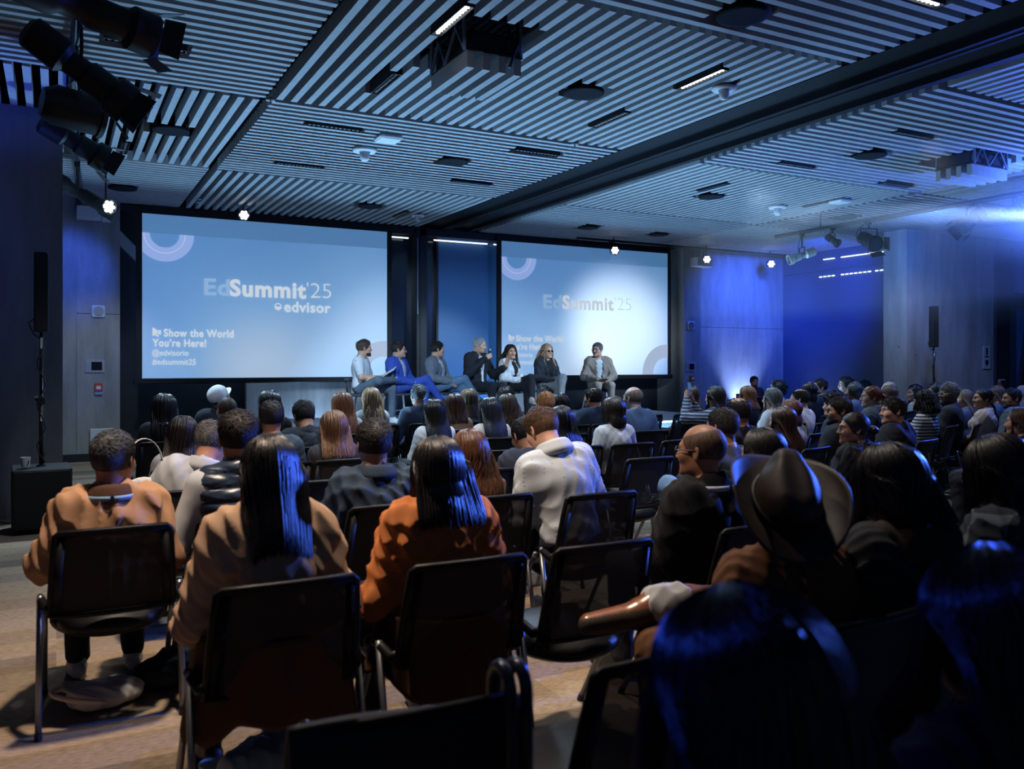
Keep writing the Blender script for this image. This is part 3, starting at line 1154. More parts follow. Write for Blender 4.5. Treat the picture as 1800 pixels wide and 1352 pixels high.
# ------------------------------------------------------------------ person
def person(label, u=None, vtop=None, y=None, top=None, loc=None, rz=0.0, seat=0.46, female=False, lean=0.0, side=0.0, hyaw=0.0, hpitch=0.0, hroll=0.0,
           skin=MID, shirt=('shirt', (0.1, 0.1, 0.1)), over=None, pants=(0.02, 0.022, 0.03), shoes=(0.02, 0.02, 0.02), hair=('short', HDARK), arms='lap', legs='sit',
           hands=('relaxed', 'relaxed'), glasses=None, beard=None, lanyard=None, hat=None, hood=None, collar=None, lod=1, seed=0, bulk=1.0, floor=0.0, sole=None, group=None, fold=None, baggy=1.0, shoe_len=0.245):
    rng = np.random.default_rng(seed + 17)
    w = (0.87 if female else 1.0)
    hs = (0.97 if female else 1.02)
    Rl = eul(-lean, side, 0)                                     # lean > 0 bends forward
    Rh = eul(-hpitch, hroll, hyaw)                               # hpitch > 0 looks down, hyaw > 0 looks to the left
    H0 = np.array((0, 0, floor + seat + 0.085))

    def solve(s):
        T = lambda p: H0 + Rl @ (np.array(p, float) * np.array((w * (0.5 + 0.5 * s), 0.5 + 0.5 * s, s)))
        nb = T((0, -0.012, 0.445))
        Hc = nb + Rl @ np.array((0, 0.012, 0.05)) + Rh @ np.array((0, 0.032, 0.098)) * hs
        z = (Hc + Rh @ (np.array((0, -0.014, 0.125)) * hs))[2]
        return T, nb, Hc, z
    s = 1.0
    if loc is None and top is None:
        p = at_y(u, vtop, y)
        top = p.z
    if top is not None:
        for _ in range(12):
            T, nb, Hc, z = solve(s)
            s = min(1.16, max(0.74, s + (top - z) / 0.5))
    T, nb, Hc, z = solve(s)
    Rz = eul(0, 0, rz)
    if loc is None:
        px = at_y(u, vtop, y)
        hw = Rz @ Hc
        loc = (px.x - hw[0], y - hw[1], 0)
    root = thing('person', label, 'person', loc, rz, group)

    # --- joints
    L = {}
    sh = [T((sx * 0.175, -0.008, 0.395)) for sx in (-1, 1)]
    kz = floor + seat + 0.075
    if legs == 'sit':
        kn = [np.array((-0.115, 0.42, kz)), np.array((0.115, 0.42, kz))]
        an = [np.array((-0.12, 0.40, floor + 0.085)), np.array((0.12, 0.40, floor + 0.085))]
        toe = [np.array((-0.13, 0.56, floor + 0.03)), np.array((0.13, 0.56, floor + 0.03))]
    elif legs == 'cross':                                        # right over left
        kn = [np.array((-0.06, 0.42, kz)), np.array((-0.02, 0.46, kz + 0.13))]
        an = [np.array((-0.05, 0.42, floor + 0.085)), np.array((-0.20, 0.62, floor + seat - 0.13))]
        toe = [np.array((-0.06, 0.58, floor + 0.03)), np.array((-0.29, 0.73, floor + seat - 0.19))]
    elif legs == 'crossL':
        kn = [np.array((0.02, 0.46, kz + 0.13)), np.array((0.06, 0.42, kz))]
        an = [np.array((0.20, 0.62, floor + seat - 0.13)), np.array((0.05, 0.42, floor + 0.085))]
        toe = [np.array((0.29, 0.73, floor + seat - 0.19)), np.array((0.06, 0.58, floor + 0.03))]
    elif legs == 'figure4':                                      # left ankle on right knee
        kn = [np.array((-0.27, 0.34, kz + 0.12)), np.array((0.10, 0.44, kz))]
        an = [np.array((0.06, 0.50, kz + 0.13)), np.array((0.10, 0.43, floor + 0.085))]
        toe = [np.array((0.17, 0.56, kz + 0.06)), np.array((0.12, 0.58, floor + 0.03))]
    elif legs == 'figure4R':
        kn = [np.array((-0.10, 0.44, kz)), np.array((0.27, 0.34, kz + 0.12))]
        an = [np.array((-0.10, 0.43, floor + 0.085)), np.array((-0.06, 0.50, kz + 0.13))]
        toe = [np.array((-0.12, 0.58, floor + 0.03)), np.array((-0.17, 0.56, kz + 0.06))]
    elif legs == 'tuck':
        kn = [np.array((-0.12, 0.40, kz)), np.array((0.10, 0.40, kz))]
        an = [np.array((-0.08, 0.16, floor + 0.10)), np.array((0.10, 0.36, floor + 0.085))]
        toe = [np.array((-0.09, 0.31, floor + 0.03)), np.array((0.11, 0.52, floor + 0.03))]
    else:
        kn, an, toe = [np.array(a) + np.array((0, 0, floor)) for a in legs[0:2]], [np.array(a) + np.array((0, 0, floor)) for a in legs[2:4]], [np.array(a) + np.array((0, 0, floor)) for a in legs[4:6]]
    hipj = [np.array((sx * 0.088 * w, 0.03, floor + seat + 0.07)) for sx in (-1, 1)]
    if arms == 'lap':
        el = [T((-0.235, 0.03, 0.13)), T((0.235, 0.03, 0.13))]
        wr = [np.array((-0.10, 0.26, kz + 0.055)), np.array((0.10, 0.26, kz + 0.055))]
        fd = [(0.45, 0.9, -0.1), (-0.45, 0.9, -0.1)]
        pd = [(0.2, 0, -1), (-0.2, 0, -1)]
    elif arms == 'clasp':
        el = [T((-0.255, 0.05, 0.14)), T((0.255, 0.05, 0.14))]
        wr = [np.array((-0.06, 0.27, kz + 0.06)), np.array((0.07, 0.28, kz + 0.09))]
        fd = [(0.8, 0.5, 0), (-0.8, 0.45, 0.05)]
        pd = [(0.2, -0.3, -1), (-0.2, -0.3, -1)]
    elif arms == 'side':
        el = [T((-0.27, -0.03, 0.12)), T((0.27, -0.03, 0.12))]
        wr = [np.array((-0.21, 0.20, kz + 0.05)), np.array((0.21, 0.20, kz + 0.05))]
        fd = [(0.3, 0.95, -0.1), (-0.3, 0.95, -0.1)]
        pd = [(0.3, 0, -1), (-0.3, 0, -1)]
    else:
        el, wr, fd, pd = [[np.array(p, float) for p in a] for a in arms]
        el = [e + np.array((0, 0, floor)) for e in el]
        wr = [e + np.array((0, 0, floor)) for e in wr]
    b = bulk
    # --- body: one continuous skin surface
    C = lambda a, bb, ra, rb, k=0.03: ('c', tuple(a), tuple(bb), ra, rb, k)
    torso = [('e', tuple(T((0, -0.005, 0.01))), (0.165 * w * (1.06 if female else 1), 0.118, 0.115 * s), Rl, 0.0),
             ('e', tuple(T((0, -0.005, 0.16))), (0.132 * w * b, 0.105 * b, 0.13 * s), Rl, 0.06),
             ('e', tuple(T((0, 0.0, 0.295))), (0.158 * w * b, 0.112 * (0.5 + 0.5 * b), 0.15 * s), Rl, 0.06),
             C(T((-0.135, -0.012, 0.392)), T((0.135, -0.012, 0.392)), 0.062, 0.062, 0.05),
             C(T((-0.11, -0.022, 0.415)), T((0, -0.025, 0.465)), 0.040, 0.046, 0.04),
             C(T((0.11, -0.022, 0.415)), T((0, -0.025, 0.465)), 0.040, 0.046, 0.04)]
    if female:
        torso += [('e', tuple(T((sx * 0.07, 0.085, 0.27))), (0.062, 0.055, 0.062), Rl, 0.03) for sx in (-1, 1)]
    armp = []
    for i in (0, 1):
        armp += [C(sh[i], el[i], 0.054 * (0.5 + 0.5 * w), 0.041 * w, 0.035), C(el[i], wr[i], 0.040 * w, 0.027 * w, 0.02)]
    legp = []
    for i in (0, 1):
        legp += [C(hipj[i], kn[i], 0.086 * (0.4 + 0.6 * b), 0.060, 0.04), C(kn[i], an[i], 0.056, 0.034, 0.03)]
    feet = [C(an[i] + np.array((0, 0.0, -0.02)), toe[i] * 0.7 + an[i] * 0.3 + np.array((0, 0, -0.012)), 0.028, 0.018, 0.01) for i in (0, 1)]
    neck = [C(T((0, -0.005, 0.40)), Hc + Rh @ np.array((0, -0.03, -0.06)), 0.058 * w, 0.052 * w, 0.03)]
    hb = (0.014, 0.018, 0.023)[lod]
    V, Q = sdf_mesh(torso + armp + legp + feet + neck, hb)
    hv, hq, hi = head_mesh(female, lod)
    Vs, Qs, Is = [V], [Q], [np.zeros(len(Q), int)]
    n = len(V)
    Vs.append((hv * hs) @ Rh.T + Hc)
    Qs.append(hq + n)
    Is.append(hi)
    n += len(hv)
    frames = []
    for i in (0, 1):
        kv, kq = hand_mesh(hands[i], lod)
        F = hand_frame(wr[i], fd[i], pd[i])
        k = kv.copy()
        # the thumb lies on +X of the template: mirror for the other hand
        mir = 1 if i == 0 else -1
        k[:, 0] *= mir
        q = kq if mir == 1 else kq[:, ::-1]
        k = (k * (0.93 if female else 1.0)) @ F.T + wr[i] + F[:, 1] * 0.01
        frames.append((wr[i], F))
        Vs.append(k)
        Qs.append(q + n)
        Is.append(np.zeros(len(q), int))
        n += len(k)
    mesh_quads('body', np.concatenate(Vs), np.concatenate(Qs), skin_mats(skin, hair[1]), np.concatenate(Is), root)

    # --- trousers, shoes
    hc_ = (0.012, 0.016, 0.022)[lod]
    if pants is not None:
        pp = [('e', tuple(np.array((0, -0.005, floor + seat + 0.08))), (0.172 * w * (1.06 if female else 1), 0.125, 0.10), None, 0.0)]
        for i in (0, 1):
            d = an[i] - kn[i]
            end = kn[i] + d * (0.93 if lod < 2 else 0.95)
            pp += [C(hipj[i], kn[i], 0.094 * (0.4 + 0.6 * b), 0.070 * baggy, 0.04), C(kn[i], end, 0.068 * baggy, 0.054 * baggy, 0.03)]
        V, Q = sdf_mesh(pp, hc_, folds(seed + 5, (0.007 * baggy ** 2) if lod < 2 else 0.002))
        mesh_quads('trousers', V, Q, cloth(pants), None, root)
    for i in (0, 1):
        f = toe[i] - an[i]
        f = f / np.linalg.norm(f)
        dn = np.array((0, 0, -1.0))
        flat = toe[i] - (an[i] + dn * 0.05)
        flat = flat / np.linalg.norm(flat)
        nrm = np.cross(np.array((1, 0, 0)), flat)
        nrm = nrm if nrm[2] > 0 else -nrm
        heel = an[i] - nrm * 0.04 - flat * 0.035
        tp = heel + flat * shoe_len
        kf = 1.3 if shoe_len > 0.28 else 1.0
        sp = [C(heel + nrm * 0.002, heel + flat * 0.10, 0.036 * kf, 0.036 * kf, 0.02), C(heel + flat * 0.08, tp - flat * 0.02, 0.041 * kf, 0.030 * kf, 0.03), C(an[i] + nrm * 0.02, heel + flat * 0.09 + nrm * 0.02 * kf, 0.046 * kf, 0.036 * kf, 0.02)]
        V, Q = sdf_mesh(sp, (0.006, 0.011, 0.016)[lod])
        # flat sole: clamp below the sole plane
        so = heel - nrm * 0.037 * (1.15 if kf > 1 else 1.0)
        h_ = (V - so) @ nrm
        V = V - np.minimum(h_, 0)[:, None] * nrm
        I = ((V[Q].mean(1) - so) @ nrm < 0.016 * kf).astype(int)
        o = mesh_quads('shoe', V, Q, [plain(tuple(shoes), 0.28, 0.0, 0.6, 0.05, 60.0, 0.25, 25.0) if kf > 1 else cloth(shoes, 0.5, 0.05, spec=0.4), plain(sole or (0.03, 0.03, 0.03), 0.7)], I, root)

    # --- tops
    outer = []
    def garment(name, kind, color, grow, sleeves=True, lo=0.0):
        g = grow
        gt = 0.95 if kind == 'puffer' else 0.7
        mat = color if not isinstance(color, tuple) else cloth(color)
        pr = [('e', tuple(T((0, -0.005, 0.03))), ((0.165 * w + g) * (1.05 if female else 1), 0.118 + g, 0.10 * s + g), Rl, 0.0),
              ('e', tuple(T((0, -0.005, 0.16))), (0.138 * w * b + g, 0.108 * b + g, 0.14 * s), Rl, 0.07),
              ('e', tuple(T((0, 0.0, 0.295))), (0.160 * w * b + g, 0.113 * (0.5 + 0.5 * b) + g, 0.15 * s), Rl, 0.06),
              C(T((-0.13, -0.014, 0.395)), T((0.13, -0.014, 0.395)), 0.060 + g * .8, 0.060 + g * .8, 0.06),
              ('e', tuple(T((0, -0.03, 0.30))), (0.165 * w + g, 0.095 + g, 0.13 * s), Rl, 0.06),
              C(T((-0.10, -0.022, 0.413)), T((0, -0.022, 0.455)), 0.040 + g * gt, 0.048 + g * gt, 0.04),
              C(T((0.10, -0.022, 0.413)), T((0, -0.022, 0.455)), 0.040 + g * gt, 0.048 + g * gt, 0.04)]
        if female:
            pr += [('e', tuple(T((sx * 0.07, 0.085, 0.27))), (0.062 + g * .6, 0.055 + g * .6, 0.062 + g * .6), Rl, 0.04) for sx in (-1, 1)]
        if sleeves:
            for i in (0, 1):
                e2 = el[i] + (wr[i] - el[i]) * (0.96 if sleeves is True else 0.0)
                if sleeves == 'short':
                    e2 = None
                pr += [C(sh[i] + (T((0, 0, 0.3)) - sh[i]) * 0.07, el[i] if sleeves is True else sh[i] + (el[i] - sh[i]) * 0.72, 0.058 * (0.5 + 0.5 * w) + g * .9, 0.048 * w + g, 0.05 + g)]
                if e2 is not None:
                    pr += [C(el[i], e2, 0.045 * w + g, 0.033 * w + g * .8, 0.025)]
        if kind == 'coat':
            pr += [('e', tuple(np.array((0, -0.10, floor + seat + 0.02))), (0.23 * w, 0.10, 0.13), None, 0.06)]
        if kind == 'open':                                       # jacket open down the front
            for zz, r in ((0.46, 0.062), (0.40, 0.066), (0.33, 0.060), (0.26, 0.050), (0.18, 0.040), (0.10, 0.034)):
                pr.append(('e', tuple(T((0, 0.15, zz))), (r, 0.11, 0.055 * s), Rl, 0.008, 'x'))
        # neck opening
        pr.append(('c', tuple(T((0, -0.004, 0.47))), tuple(Hc + Rh @ np.array((0, -0.02, -0.05))), 0.052 + g * .15, 0.056 + g * .2, 0.008, 'x'))
        amp = fold if fold is not None else (0.013 if lod == 0 else 0.009 if lod == 1 else 0.004)
        if name not in ('jacket', 'blazer', 'suit_jacket', 'coat') and over and kind == 'shirt':
            amp = 0.001
        fn = folds(seed, amp * (1.2 if kind in ('coat', 'open', 'jacket') else 0.8))
        if kind == 'puffer':
            fn = quilt(float(T((0, 0, 0.02))[2]), 0.062, 0.012)
        outer[:] = [q for q in pr if q[-1] != 'x']
        V, Q = sdf_mesh(pr, (0.0085, 0.0125, 0.017)[lod], fn)
        return mesh_quads(name, V, Q, mat, None, root)
    sk, scol = shirt[0], shirt[1]
    shirtname = shirt[2] if len(shirt) > 2 else sk
    garment(shirtname if shirtname not in ('puffer', 'coat', 'open') else 'shirt', sk, scol, (0.003 if over and over[0] != 'puffer' else 0.010) if sk in ('shirt', 'tee') else 0.018, 'short' if sk == 'tee' else True)
    if over:
        garment(over[2] if len(over) > 2 else 'jacket', over[0], over[1], {'jacket': 0.026, 'open': 0.024, 'coat': 0.032, 'puffer': 0.030, 'hoodie': 0.030}[over[0]], over[0] != 'puffer')
    # collar ring
    def ring(name, rx, ry, z0, r, mat, tiltb=0.02, part=None, n=20, h=0.006):
        pts = []
        for k in range(n + 1):
            a = 2 * PI * k / n
            if part and not (part[0] <= a <= part[1]):
                continue
            pts.append(T((rx * math.sin(a) / w, -0.018 - ry * math.cos(a), z0 + tiltb * math.cos(a))))
        pr = [('c', tuple(pts[i]), tuple(pts[i + 1]), r, r, 0.004) for i in range(len(pts) - 1)]
        V, Q = sdf_mesh(pr, (0.005, 0.007, 0.010)[lod])
        return mesh_quads(name, V, Q, mat, None, root)
    if collar is not None:
        if collar[0] == 'stand':
            V1 = []
            for rx_, z_, r_ in ((0.088, 0.450, 0.020), (0.078, 0.472, 0.015), (0.074, 0.488, 0.010)):
                for k in range(20):
                    a0, a1 = 2 * PI * k / 20, 2 * PI * (k + 1) / 20
                    if abs((a0 + 0.157) - PI) < 0.45:
                        continue
                    q = [T((rx_ * math.sin(a) / w, -0.016 - rx_ * math.cos(a), z_ + 0.016 * math.cos(a))) for a in (a0, a1)]
                    V1.append(('c', tuple(q[0]), tuple(q[1]), r_, r_, 0.022))
            V, Q = sdf_mesh(V1, (0.006, 0.008, 0.011)[lod])
            mesh_quads('collar', V, Q, cloth(collar[1]), None, root)
        else:
            ring('collar', 0.078, 0.082, 0.452, 0.02, collar[1] if not isinstance(collar[1], tuple) else cloth(collar[1]), 0.016)
    if hood is not None:
        pr = [('c', tuple(T((-0.085, -0.05, 0.45))), tuple(T((0, -0.115, 0.40))), 0.038, 0.05, 0.0), ('c', tuple(T((0.085, -0.05, 0.45))), tuple(T((0, -0.115, 0.40))), 0.038, 0.05, 0.03),
              ('e', tuple(T((0, -0.140, 0.285))), (0.125, 0.046, 0.085), Rl, 0.06), ('c', tuple(T((-0.125, -0.115, 0.36))), tuple(T((-0.055, -0.182, 0.205))), 0.020, 0.022, 0.02), ('c', tuple(T((0.125, -0.115, 0.36))), tuple(T((0.055, -0.182, 0.205))), 0.020, 0.022, 0.02), ('c', tuple(T((-0.055, -0.182, 0.205))), tuple(T((0.055, -0.182, 0.205))), 0.022, 0.022, 0.02)]
        if len(hood) > 2:
            pr = [('c', tuple(T((0.13 * math.sin(a), -0.03 - 0.10 * math.cos(a), 0.44 + 0.02 * math.sin(a * 1.0)))), tuple(T((0.13 * math.sin(a + .4), -0.03 - 0.10 * math.cos(a + .4), 0.44))), 0.055, 0.055, 0.02) for a in np.arange(-2.2, 2.2, 0.4)]
        outer += pr
        V, Q = sdf_mesh(pr, (0.008, 0.011, 0.015)[lod], folds(seed + 9, 0.008 if len(hood) < 3 else 0.016))
        mesh_quads('hood', V, Q, hood[1] if not isinstance(hood[1], tuple) else cloth(hood[1]), None, root)
    if lanyard is not None:
        pts = []
        for k in range(25):
            a = 2 * PI * k / 24
            rr = 0.088 + (0.028 if over else 0.004)
            yy = -0.018 - rr * math.cos(a)
            zz = 0.452 - 0.10 * max(0, -math.cos(a)) + 0.012 * math.cos(a)
            pts.append(T((rr * math.sin(a) / w * 0.98, yy, zz)))
        Vv, Ff = [], []
        for k, p in enumerate(pts):
            up = Rl @ np.array((0, 0, 1.0))
            Vv += [p - up * 0.011, p + up * 0.011]
        for k in range(24):
            Ff.append((2 * k, 2 * k + 2, 2 * k + 3, 2 * k + 1))
        o = mesh_obj('lanyard', Vv, Ff, cloth(lanyard), None, True, root)
        md = o.modifiers.new('thick', 'SOLIDIFY')
        md.thickness = 0.003
        md.offset = 1
        if over or True:
            p = pts[0]
            build('lanyard_clip', MB().box((0, 0, 0), (0.012, 0.008, 0.026), 0, Matrix.Translation(p + Rl @ np.array((0, -0.004, 0)))), BLACK, root)
    # --- head things
    W = lambda P: (P * hs) @ Rh.T + Hc
    st, hcol = hair[0], hair[1]
    hp = hair[2] if len(hair) > 2 else {}
    hm = hair_mat(hcol, hp.get('gloss', 0.40 if st in ('long', 'bob', 'bun', 'pony') else 0.6))
    Vl, Ql, nn = [], [], 0

    def addm(V, Q):
        nonlocal nn
        Vl.append(V)
        Ql.append(Q + nn)
        nn += len(V)
    hh = (0.0065, 0.009, 0.012)[lod]
    backr = 0.118 + (0.03 if over else 0.014) + (0.02 if hood is not None else 0)
    zs_, ys_ = [], []
    for q in np.linspace(-0.2, 0.50, 15):
        p = T((0, -backr * np.interp(q, [0.38, 0.47], [1.0, 0.62]), q))
        zs_.append(p[2])
        ys_.append(p[1])
    yback = lambda zz: np.interp(zz, zs_, ys_)
    if st == 'short':
        V, Q = sdf_mesh(hair_cap_prims(hp.get('grow', 0.004), hp.get('bald', 0.0)), hh)
        addm(W(V), Q)
        if not hp.get('smooth'):
            P, R = hair_short(rng, lod, hp.get('length', 0.035), hp.get('n'), hp.get('mess', 0.35), hp.get('tilt', -0.55), hp.get('bald', 0.0), hp.get('lift', 0.010), hp.get('fluff', 0.0), hp.get('grow', 0.004))
            V, Q = tube_batch(P, R)
            addm(W(V), Q)
    elif st == 'bald':
        V, Q = sdf_mesh(hair_cap_prims(0.0015, hp.get('bald', 0.06)), hh * 0.9)
        addm(W(V), Q)
    elif st == 'curly':
        V, Q = sdf_mesh(hair_cap_prims(hp.get('grow', 0.012)), hh)
        addm(W(V), Q)
        P, R = hair_curly(rng, lod, hp.get('size', 0.03), hp.get('n'), hp.get('wide', 1.0))
        V, Q = tube_batch(P, R)
        addm(W(V), Q)
        if hp.get('length'):
            P, R = hair_long(rng, lod, Hc, Rh, hs, hp['length'], nb, outer, 2.0, 0.2, 0.02, hp.get('flare', 0.05), 0.035, ragged=0.35)
            V, Q = tube_batch(P, R * 1.1)
            addm(V, Q)
    else:
        V, Q = sdf_mesh(hair_cap_prims(0.004) if st != 'bob' else hair_cap_prims(0.006), hh)
        addm(W(V), Q)
        if st in ('long', 'bob'):
            Lh = hp.get('length', 0.34 if st == 'long' else 0.10)
            P, R = hair_long(rng, lod, Hc, Rh, hs, Lh, nb, outer, hp.get('phmax', 2.0), hp.get('tilt', 0.35), hp.get('wave', 0.0), hp.get('flare', -0.02 if st == 'long' else -0.015), hp.get('fluff', 0.014), hp.get('n'), hp.get('ragged', 0.15 if st == 'long' else 0.05), hp.get('side', 0.0))
            V, Q = tube_batch(P, R * hp.get('r', 1.0))
            addm(V, Q)
            # inner mass so that no light shows through
            e0 = Hc + Rh @ (np.array((0, -0.055, 0.0)) * hs)
            steps = 6
            pr = []
            cl = np.array([(e0[0] + hp.get('side', 0) * k / (steps - 1), e0[1] - 0.01, e0[2] - Lh * 0.80 * k / (steps - 1)) for k in range(steps)])
            cl = push_out(cl, outer, np.array((0, -1.0, 0.15)), 0.0)
            for k in range(steps):
                t = k / (steps - 1)
                on = cl[k][2] < nb[2] + 0.05
                if on and k:
                    continue
                wd = (0.074 + hp.get('flare', -0.02) * t) * hs
                pr.append(('e', tuple(cl[k] ), (max(0.03, wd), (0.013 if on else 0.034) - 0.004 * t, 0.07), None, 0.03 if k else 0.0))
            V, Q = sdf_mesh(pr, hh * 1.2)
            addm(V, Q)
        elif st in ('bun', 'pony'):
            P, R = hair_short(rng, lod, 0.075, None, 0.08, hp.get('tilt', 0.9), 0.0, 0.004)
            # strands swept back towards the tie
            V, Q = tube_batch(P, R)
            addm(W(V), Q)
            tie = np.array(hp.get('tie', (0, -0.115, 0.01)))
            if st == 'bun':
                V, Q = sdf_mesh([('e', tuple(tie + np.array((0, -0.022, 0))), (0.042, 0.036, 0.04), None, 0.0)], hh * .8, lambda X, Y, Z: 0.004 * np.sin(90 * Z + 40 * X))
                addm(W(V), Q)
            else:
                tw = W(tie[None])[0]
                N = (160, 90, 50)[lod]
                t = np.linspace(0, 1, 9)
                Lp = hp.get('length', 0.25) * rng.uniform(0.75, 1.05, N)
                a = rng.uniform(0, 6.28, N)[:, None]
                rr = (0.014 * rng.random(N) ** .5)[:, None] * np.interp(t, [0, .3, 1], [0.5, 1.4, 1.5])[None]
                P = np.zeros((N, 9, 3))
                P[..., 0] = tw[0] + rr * np.cos(a) + hp.get('side', 0) * t
                P[..., 2] = tw[2] + 0.02 * np.sin(t * PI)[None] - Lp[:, None] * t ** 1.15
                P[..., 1] = np.minimum(tw[1] - 0.03 * np.sin(np.minimum(t * 2, 1) * PI / 2)[None] + rr * np.sin(a), np.where(P[..., 2] < nb[2], yback(P[..., 2]) - 0.01, 99))
                V, Q = tube_batch(P, np.interp(t, [0, .8, 1], [0.006, 0.007, 0.001])[None] * np.ones((N, 1)) * (1 + 0.4 * lod))
                addm(V, Q)
    if Vl and not (hat and hat[0] == 'none'):
        mesh_quads('hair', np.concatenate(Vl), np.concatenate(Ql), hm, None, root)
    if beard is not None:
        V, Q = sdf_mesh([('e', (0, 0.054, -0.080), (0.050, 0.043, 0.040), None, 0), ('e', (0, 0.014, -0.062), (0.0625, 0.056, 0.048), None, 0.03), ('e', (0, 0.086, -0.100), (0.024, 0.016, 0.018), None, 0.02),
                         ('c', (-0.022, 0.084, -0.050), (0.022, 0.084, -0.050), 0.010, 0.010, 0.01), ('e', (0, 0.12, -0.062), (0.016, 0.035, 0.010), None, 0.004, 'x'), ('e', (0, 0.06, 0.02), (0.12, 0.10, 0.058), None, 0.01, 'x'), ('e', (0, -0.10, -0.06), (0.12, 0.10, 0.12), None, 0.01, 'x')],
                        hh * .8, lambda X, Y, Z: 0.0015 * np.sin(400 * X) * np.sin(380 * Z + 100 * Y))
        mesh_quads('beard', W(V), Q, hair_mat(beard, 0.6), None, root)
    if glasses is not None:
        mb = MB()
        for sx in (-1, 1):
            pts = [(sx * 0.033 + 0.024 * math.cos(a), 0.098 - 0.004 * abs(math.cos(a)), 0.002 + 0.018 * math.sin(a)) for a in np.linspace(0, 2 * PI, 17)]
            mb.tube(W(np.array(pts)), 0.0026, 5)
            mb.tube(W(np.array([(sx * 0.057, 0.096, 0.006), (sx * 0.074, 0.06, 0.008), (sx * 0.082, -0.01, 0.010), (sx * 0.082, -0.03, -0.008)])), 0.0024, 5)
        mb.tube(W(np.array([(-0.010, 0.1, 0.006), (0, 0.103, 0.009), (0.010, 0.1, 0.006)])), 0.0024, 5)
        g = build('glasses', mb, plain(glasses, 0.3, 0.3), root, smooth=True)
        if glasses[0] < 0.02 and hp.get('shades'):
            mb = MB()
            for sx in (-1, 1):
                mb.add(W(np.array([(sx * 0.033 + 0.023 * math.cos(a), 0.097, 0.002 + 0.017 * math.sin(a)) for a in np.linspace(0, 2 * PI, 14)[:-1]])), [list(range(13))])
            build('lens', mb, plain((0.01, 0.01, 0.012), 0.08, spec=0.7), g)
    if hat is not None and hat[0] == 'cap':
        V, Q = sdf_mesh([('e', (0, -0.012, 0.045), (0.092, 0.112, 0.092), None, 0), ('e', (0, 0.0, -0.065), (0.16, 0.16, 0.075), None, 0.006, 'x')], hh, lambda X, Y, Z: 0.0015 * np.sin(np.arctan2(X, Y) * 6))
        Ba, Fa = [], []
        # the peak, thin and curved, worn to the front
        nn_ = 13
        for t in (0.0, 0.35, 0.7, 1.0):
            for k in range(nn_):
                a = -1.15 + 2.3 * k / (nn_ - 1)
                r = 1 + 0.62 * t * math.cos(a * 1.1)
                Ba.append((0.09 * math.sin(a) * (1 + 0.1 * t), -0.012 + 0.112 * math.cos(a) * r, 0.022 - 0.03 * t * (1 - 0.6 * math.cos(a)) + 0.012 * t))
        for j in range(3):
            for k in range(nn_ - 1):
                Fa.append((j * nn_ + k, j * nn_ + k + 1, (j + 1) * nn_ + k + 1, (j + 1) * nn_ + k))
        hr = eul(0, 0, hat[2] if len(hat) > 2 else 0)
        hatob = mesh_quads('cap', W(V @ hr.T), Q, cloth(hat[1], 0.9, 0.04), None, root)
        pk = mesh_obj('peak', W(np.array(Ba) @ hr.T), Fa, cloth(hat[1], 0.9, 0.04), None, True, hatob)
        md = pk.modifiers.new('thick', 'SOLIDIFY')
        md.thickness = 0.005
    if hat is not None and hat[0] == 'cowboy':
        # crown with a pinched top and a rolled brim; the hat sits tipped back
        Rt = eul(hat[1], 0, 0)
        W0 = W
        W = lambda P: W0((np.asarray(P) * hat[2]) @ Rt.T + np.array((0, -0.018, -0.012)))
        V, Q = sdf_mesh([('e', (0, -0.012, 0.070), (0.088, 0.108, 0.080), None, 0), ('c', (0, -0.070, 0.100), (0, 0.060, 0.118), 0.064, 0.052, 0.04), ('c', (0, -0.12, 0.178), (0, 0.11, 0.190), 0.032, 0.024, 0.03, 'x'),
                         ('e', (-0.075, 0.08, 0.165), (0.03, 0.05, 0.05), None, 0.03, 'x'), ('e', (0.075, 0.08, 0.165), (0.03, 0.05, 0.05), None, 0.03, 'x'), ('e', (0, 0.0, -0.04), (0.16, 0.18, 0.085), None, 0.004, 'x')], 0.006)
        hatm = plain((0.035, 0.022, 0.016), 0.55, spec=0.35, var=0.25, vscale=20)
        hatob = mesh_quads('cowboy_hat', W(V), Q, hatm, None, root)
        Ba, Fa = [], []
        na, nr = 48, 8
        for j in range(nr):
            t = j / (nr - 1)
            for k in range(na):
                a = 2 * PI * k / na
                rx, ry = 0.086 + 0.112 * t, 0.106 + 0.100 * t
                roll = 0.068 * abs(math.sin(a)) ** 1.6 * t ** 1.5
                x = rx * math.sin(a) * (1 - 0.20 * t * t * abs(math.sin(a)))
                Ba.append((x, -0.012 + ry * math.cos(a), 0.045 + roll - 0.018 * t * abs(math.cos(a))))
        for j in range(nr - 1):
            for k in range(na):
                Fa.append((j * na + k, j * na + (k + 1) % na, (j + 1) * na + (k + 1) % na, (j + 1) * na + k))
        o = mesh_obj('brim', W(np.array(Ba)), Fa, hatm, None, True, hatob)
        md = o.modifiers.new('thick', 'SOLIDIFY')
        md.thickness = 0.005
        mb = MB()
        pts = [(0.0925 * math.sin(a), -0.012 + 0.1125 * math.cos(a), 0.056) for a in np.linspace(0, 2 * PI, 40)]
        mb.tube(W(np.array(pts)), 0.008, 6)
        build('hat_band', mb, plain((0.012, 0.01, 0.01), 0.5), hatob, smooth=True)
    return dict(root=root, Hc=Hc, Rh=Rh, nb=nb, T=T, wr=wr, frames=frames, W=W, kn=kn, an=an, loc=loc, rz=rz, el=el, s=s)
# ================================================================== SCREENS
SX = [(1.187, 5.231), (7.549, 11.575)]
ZB, ZT, ZS = 1.265, 3.862, 3.56


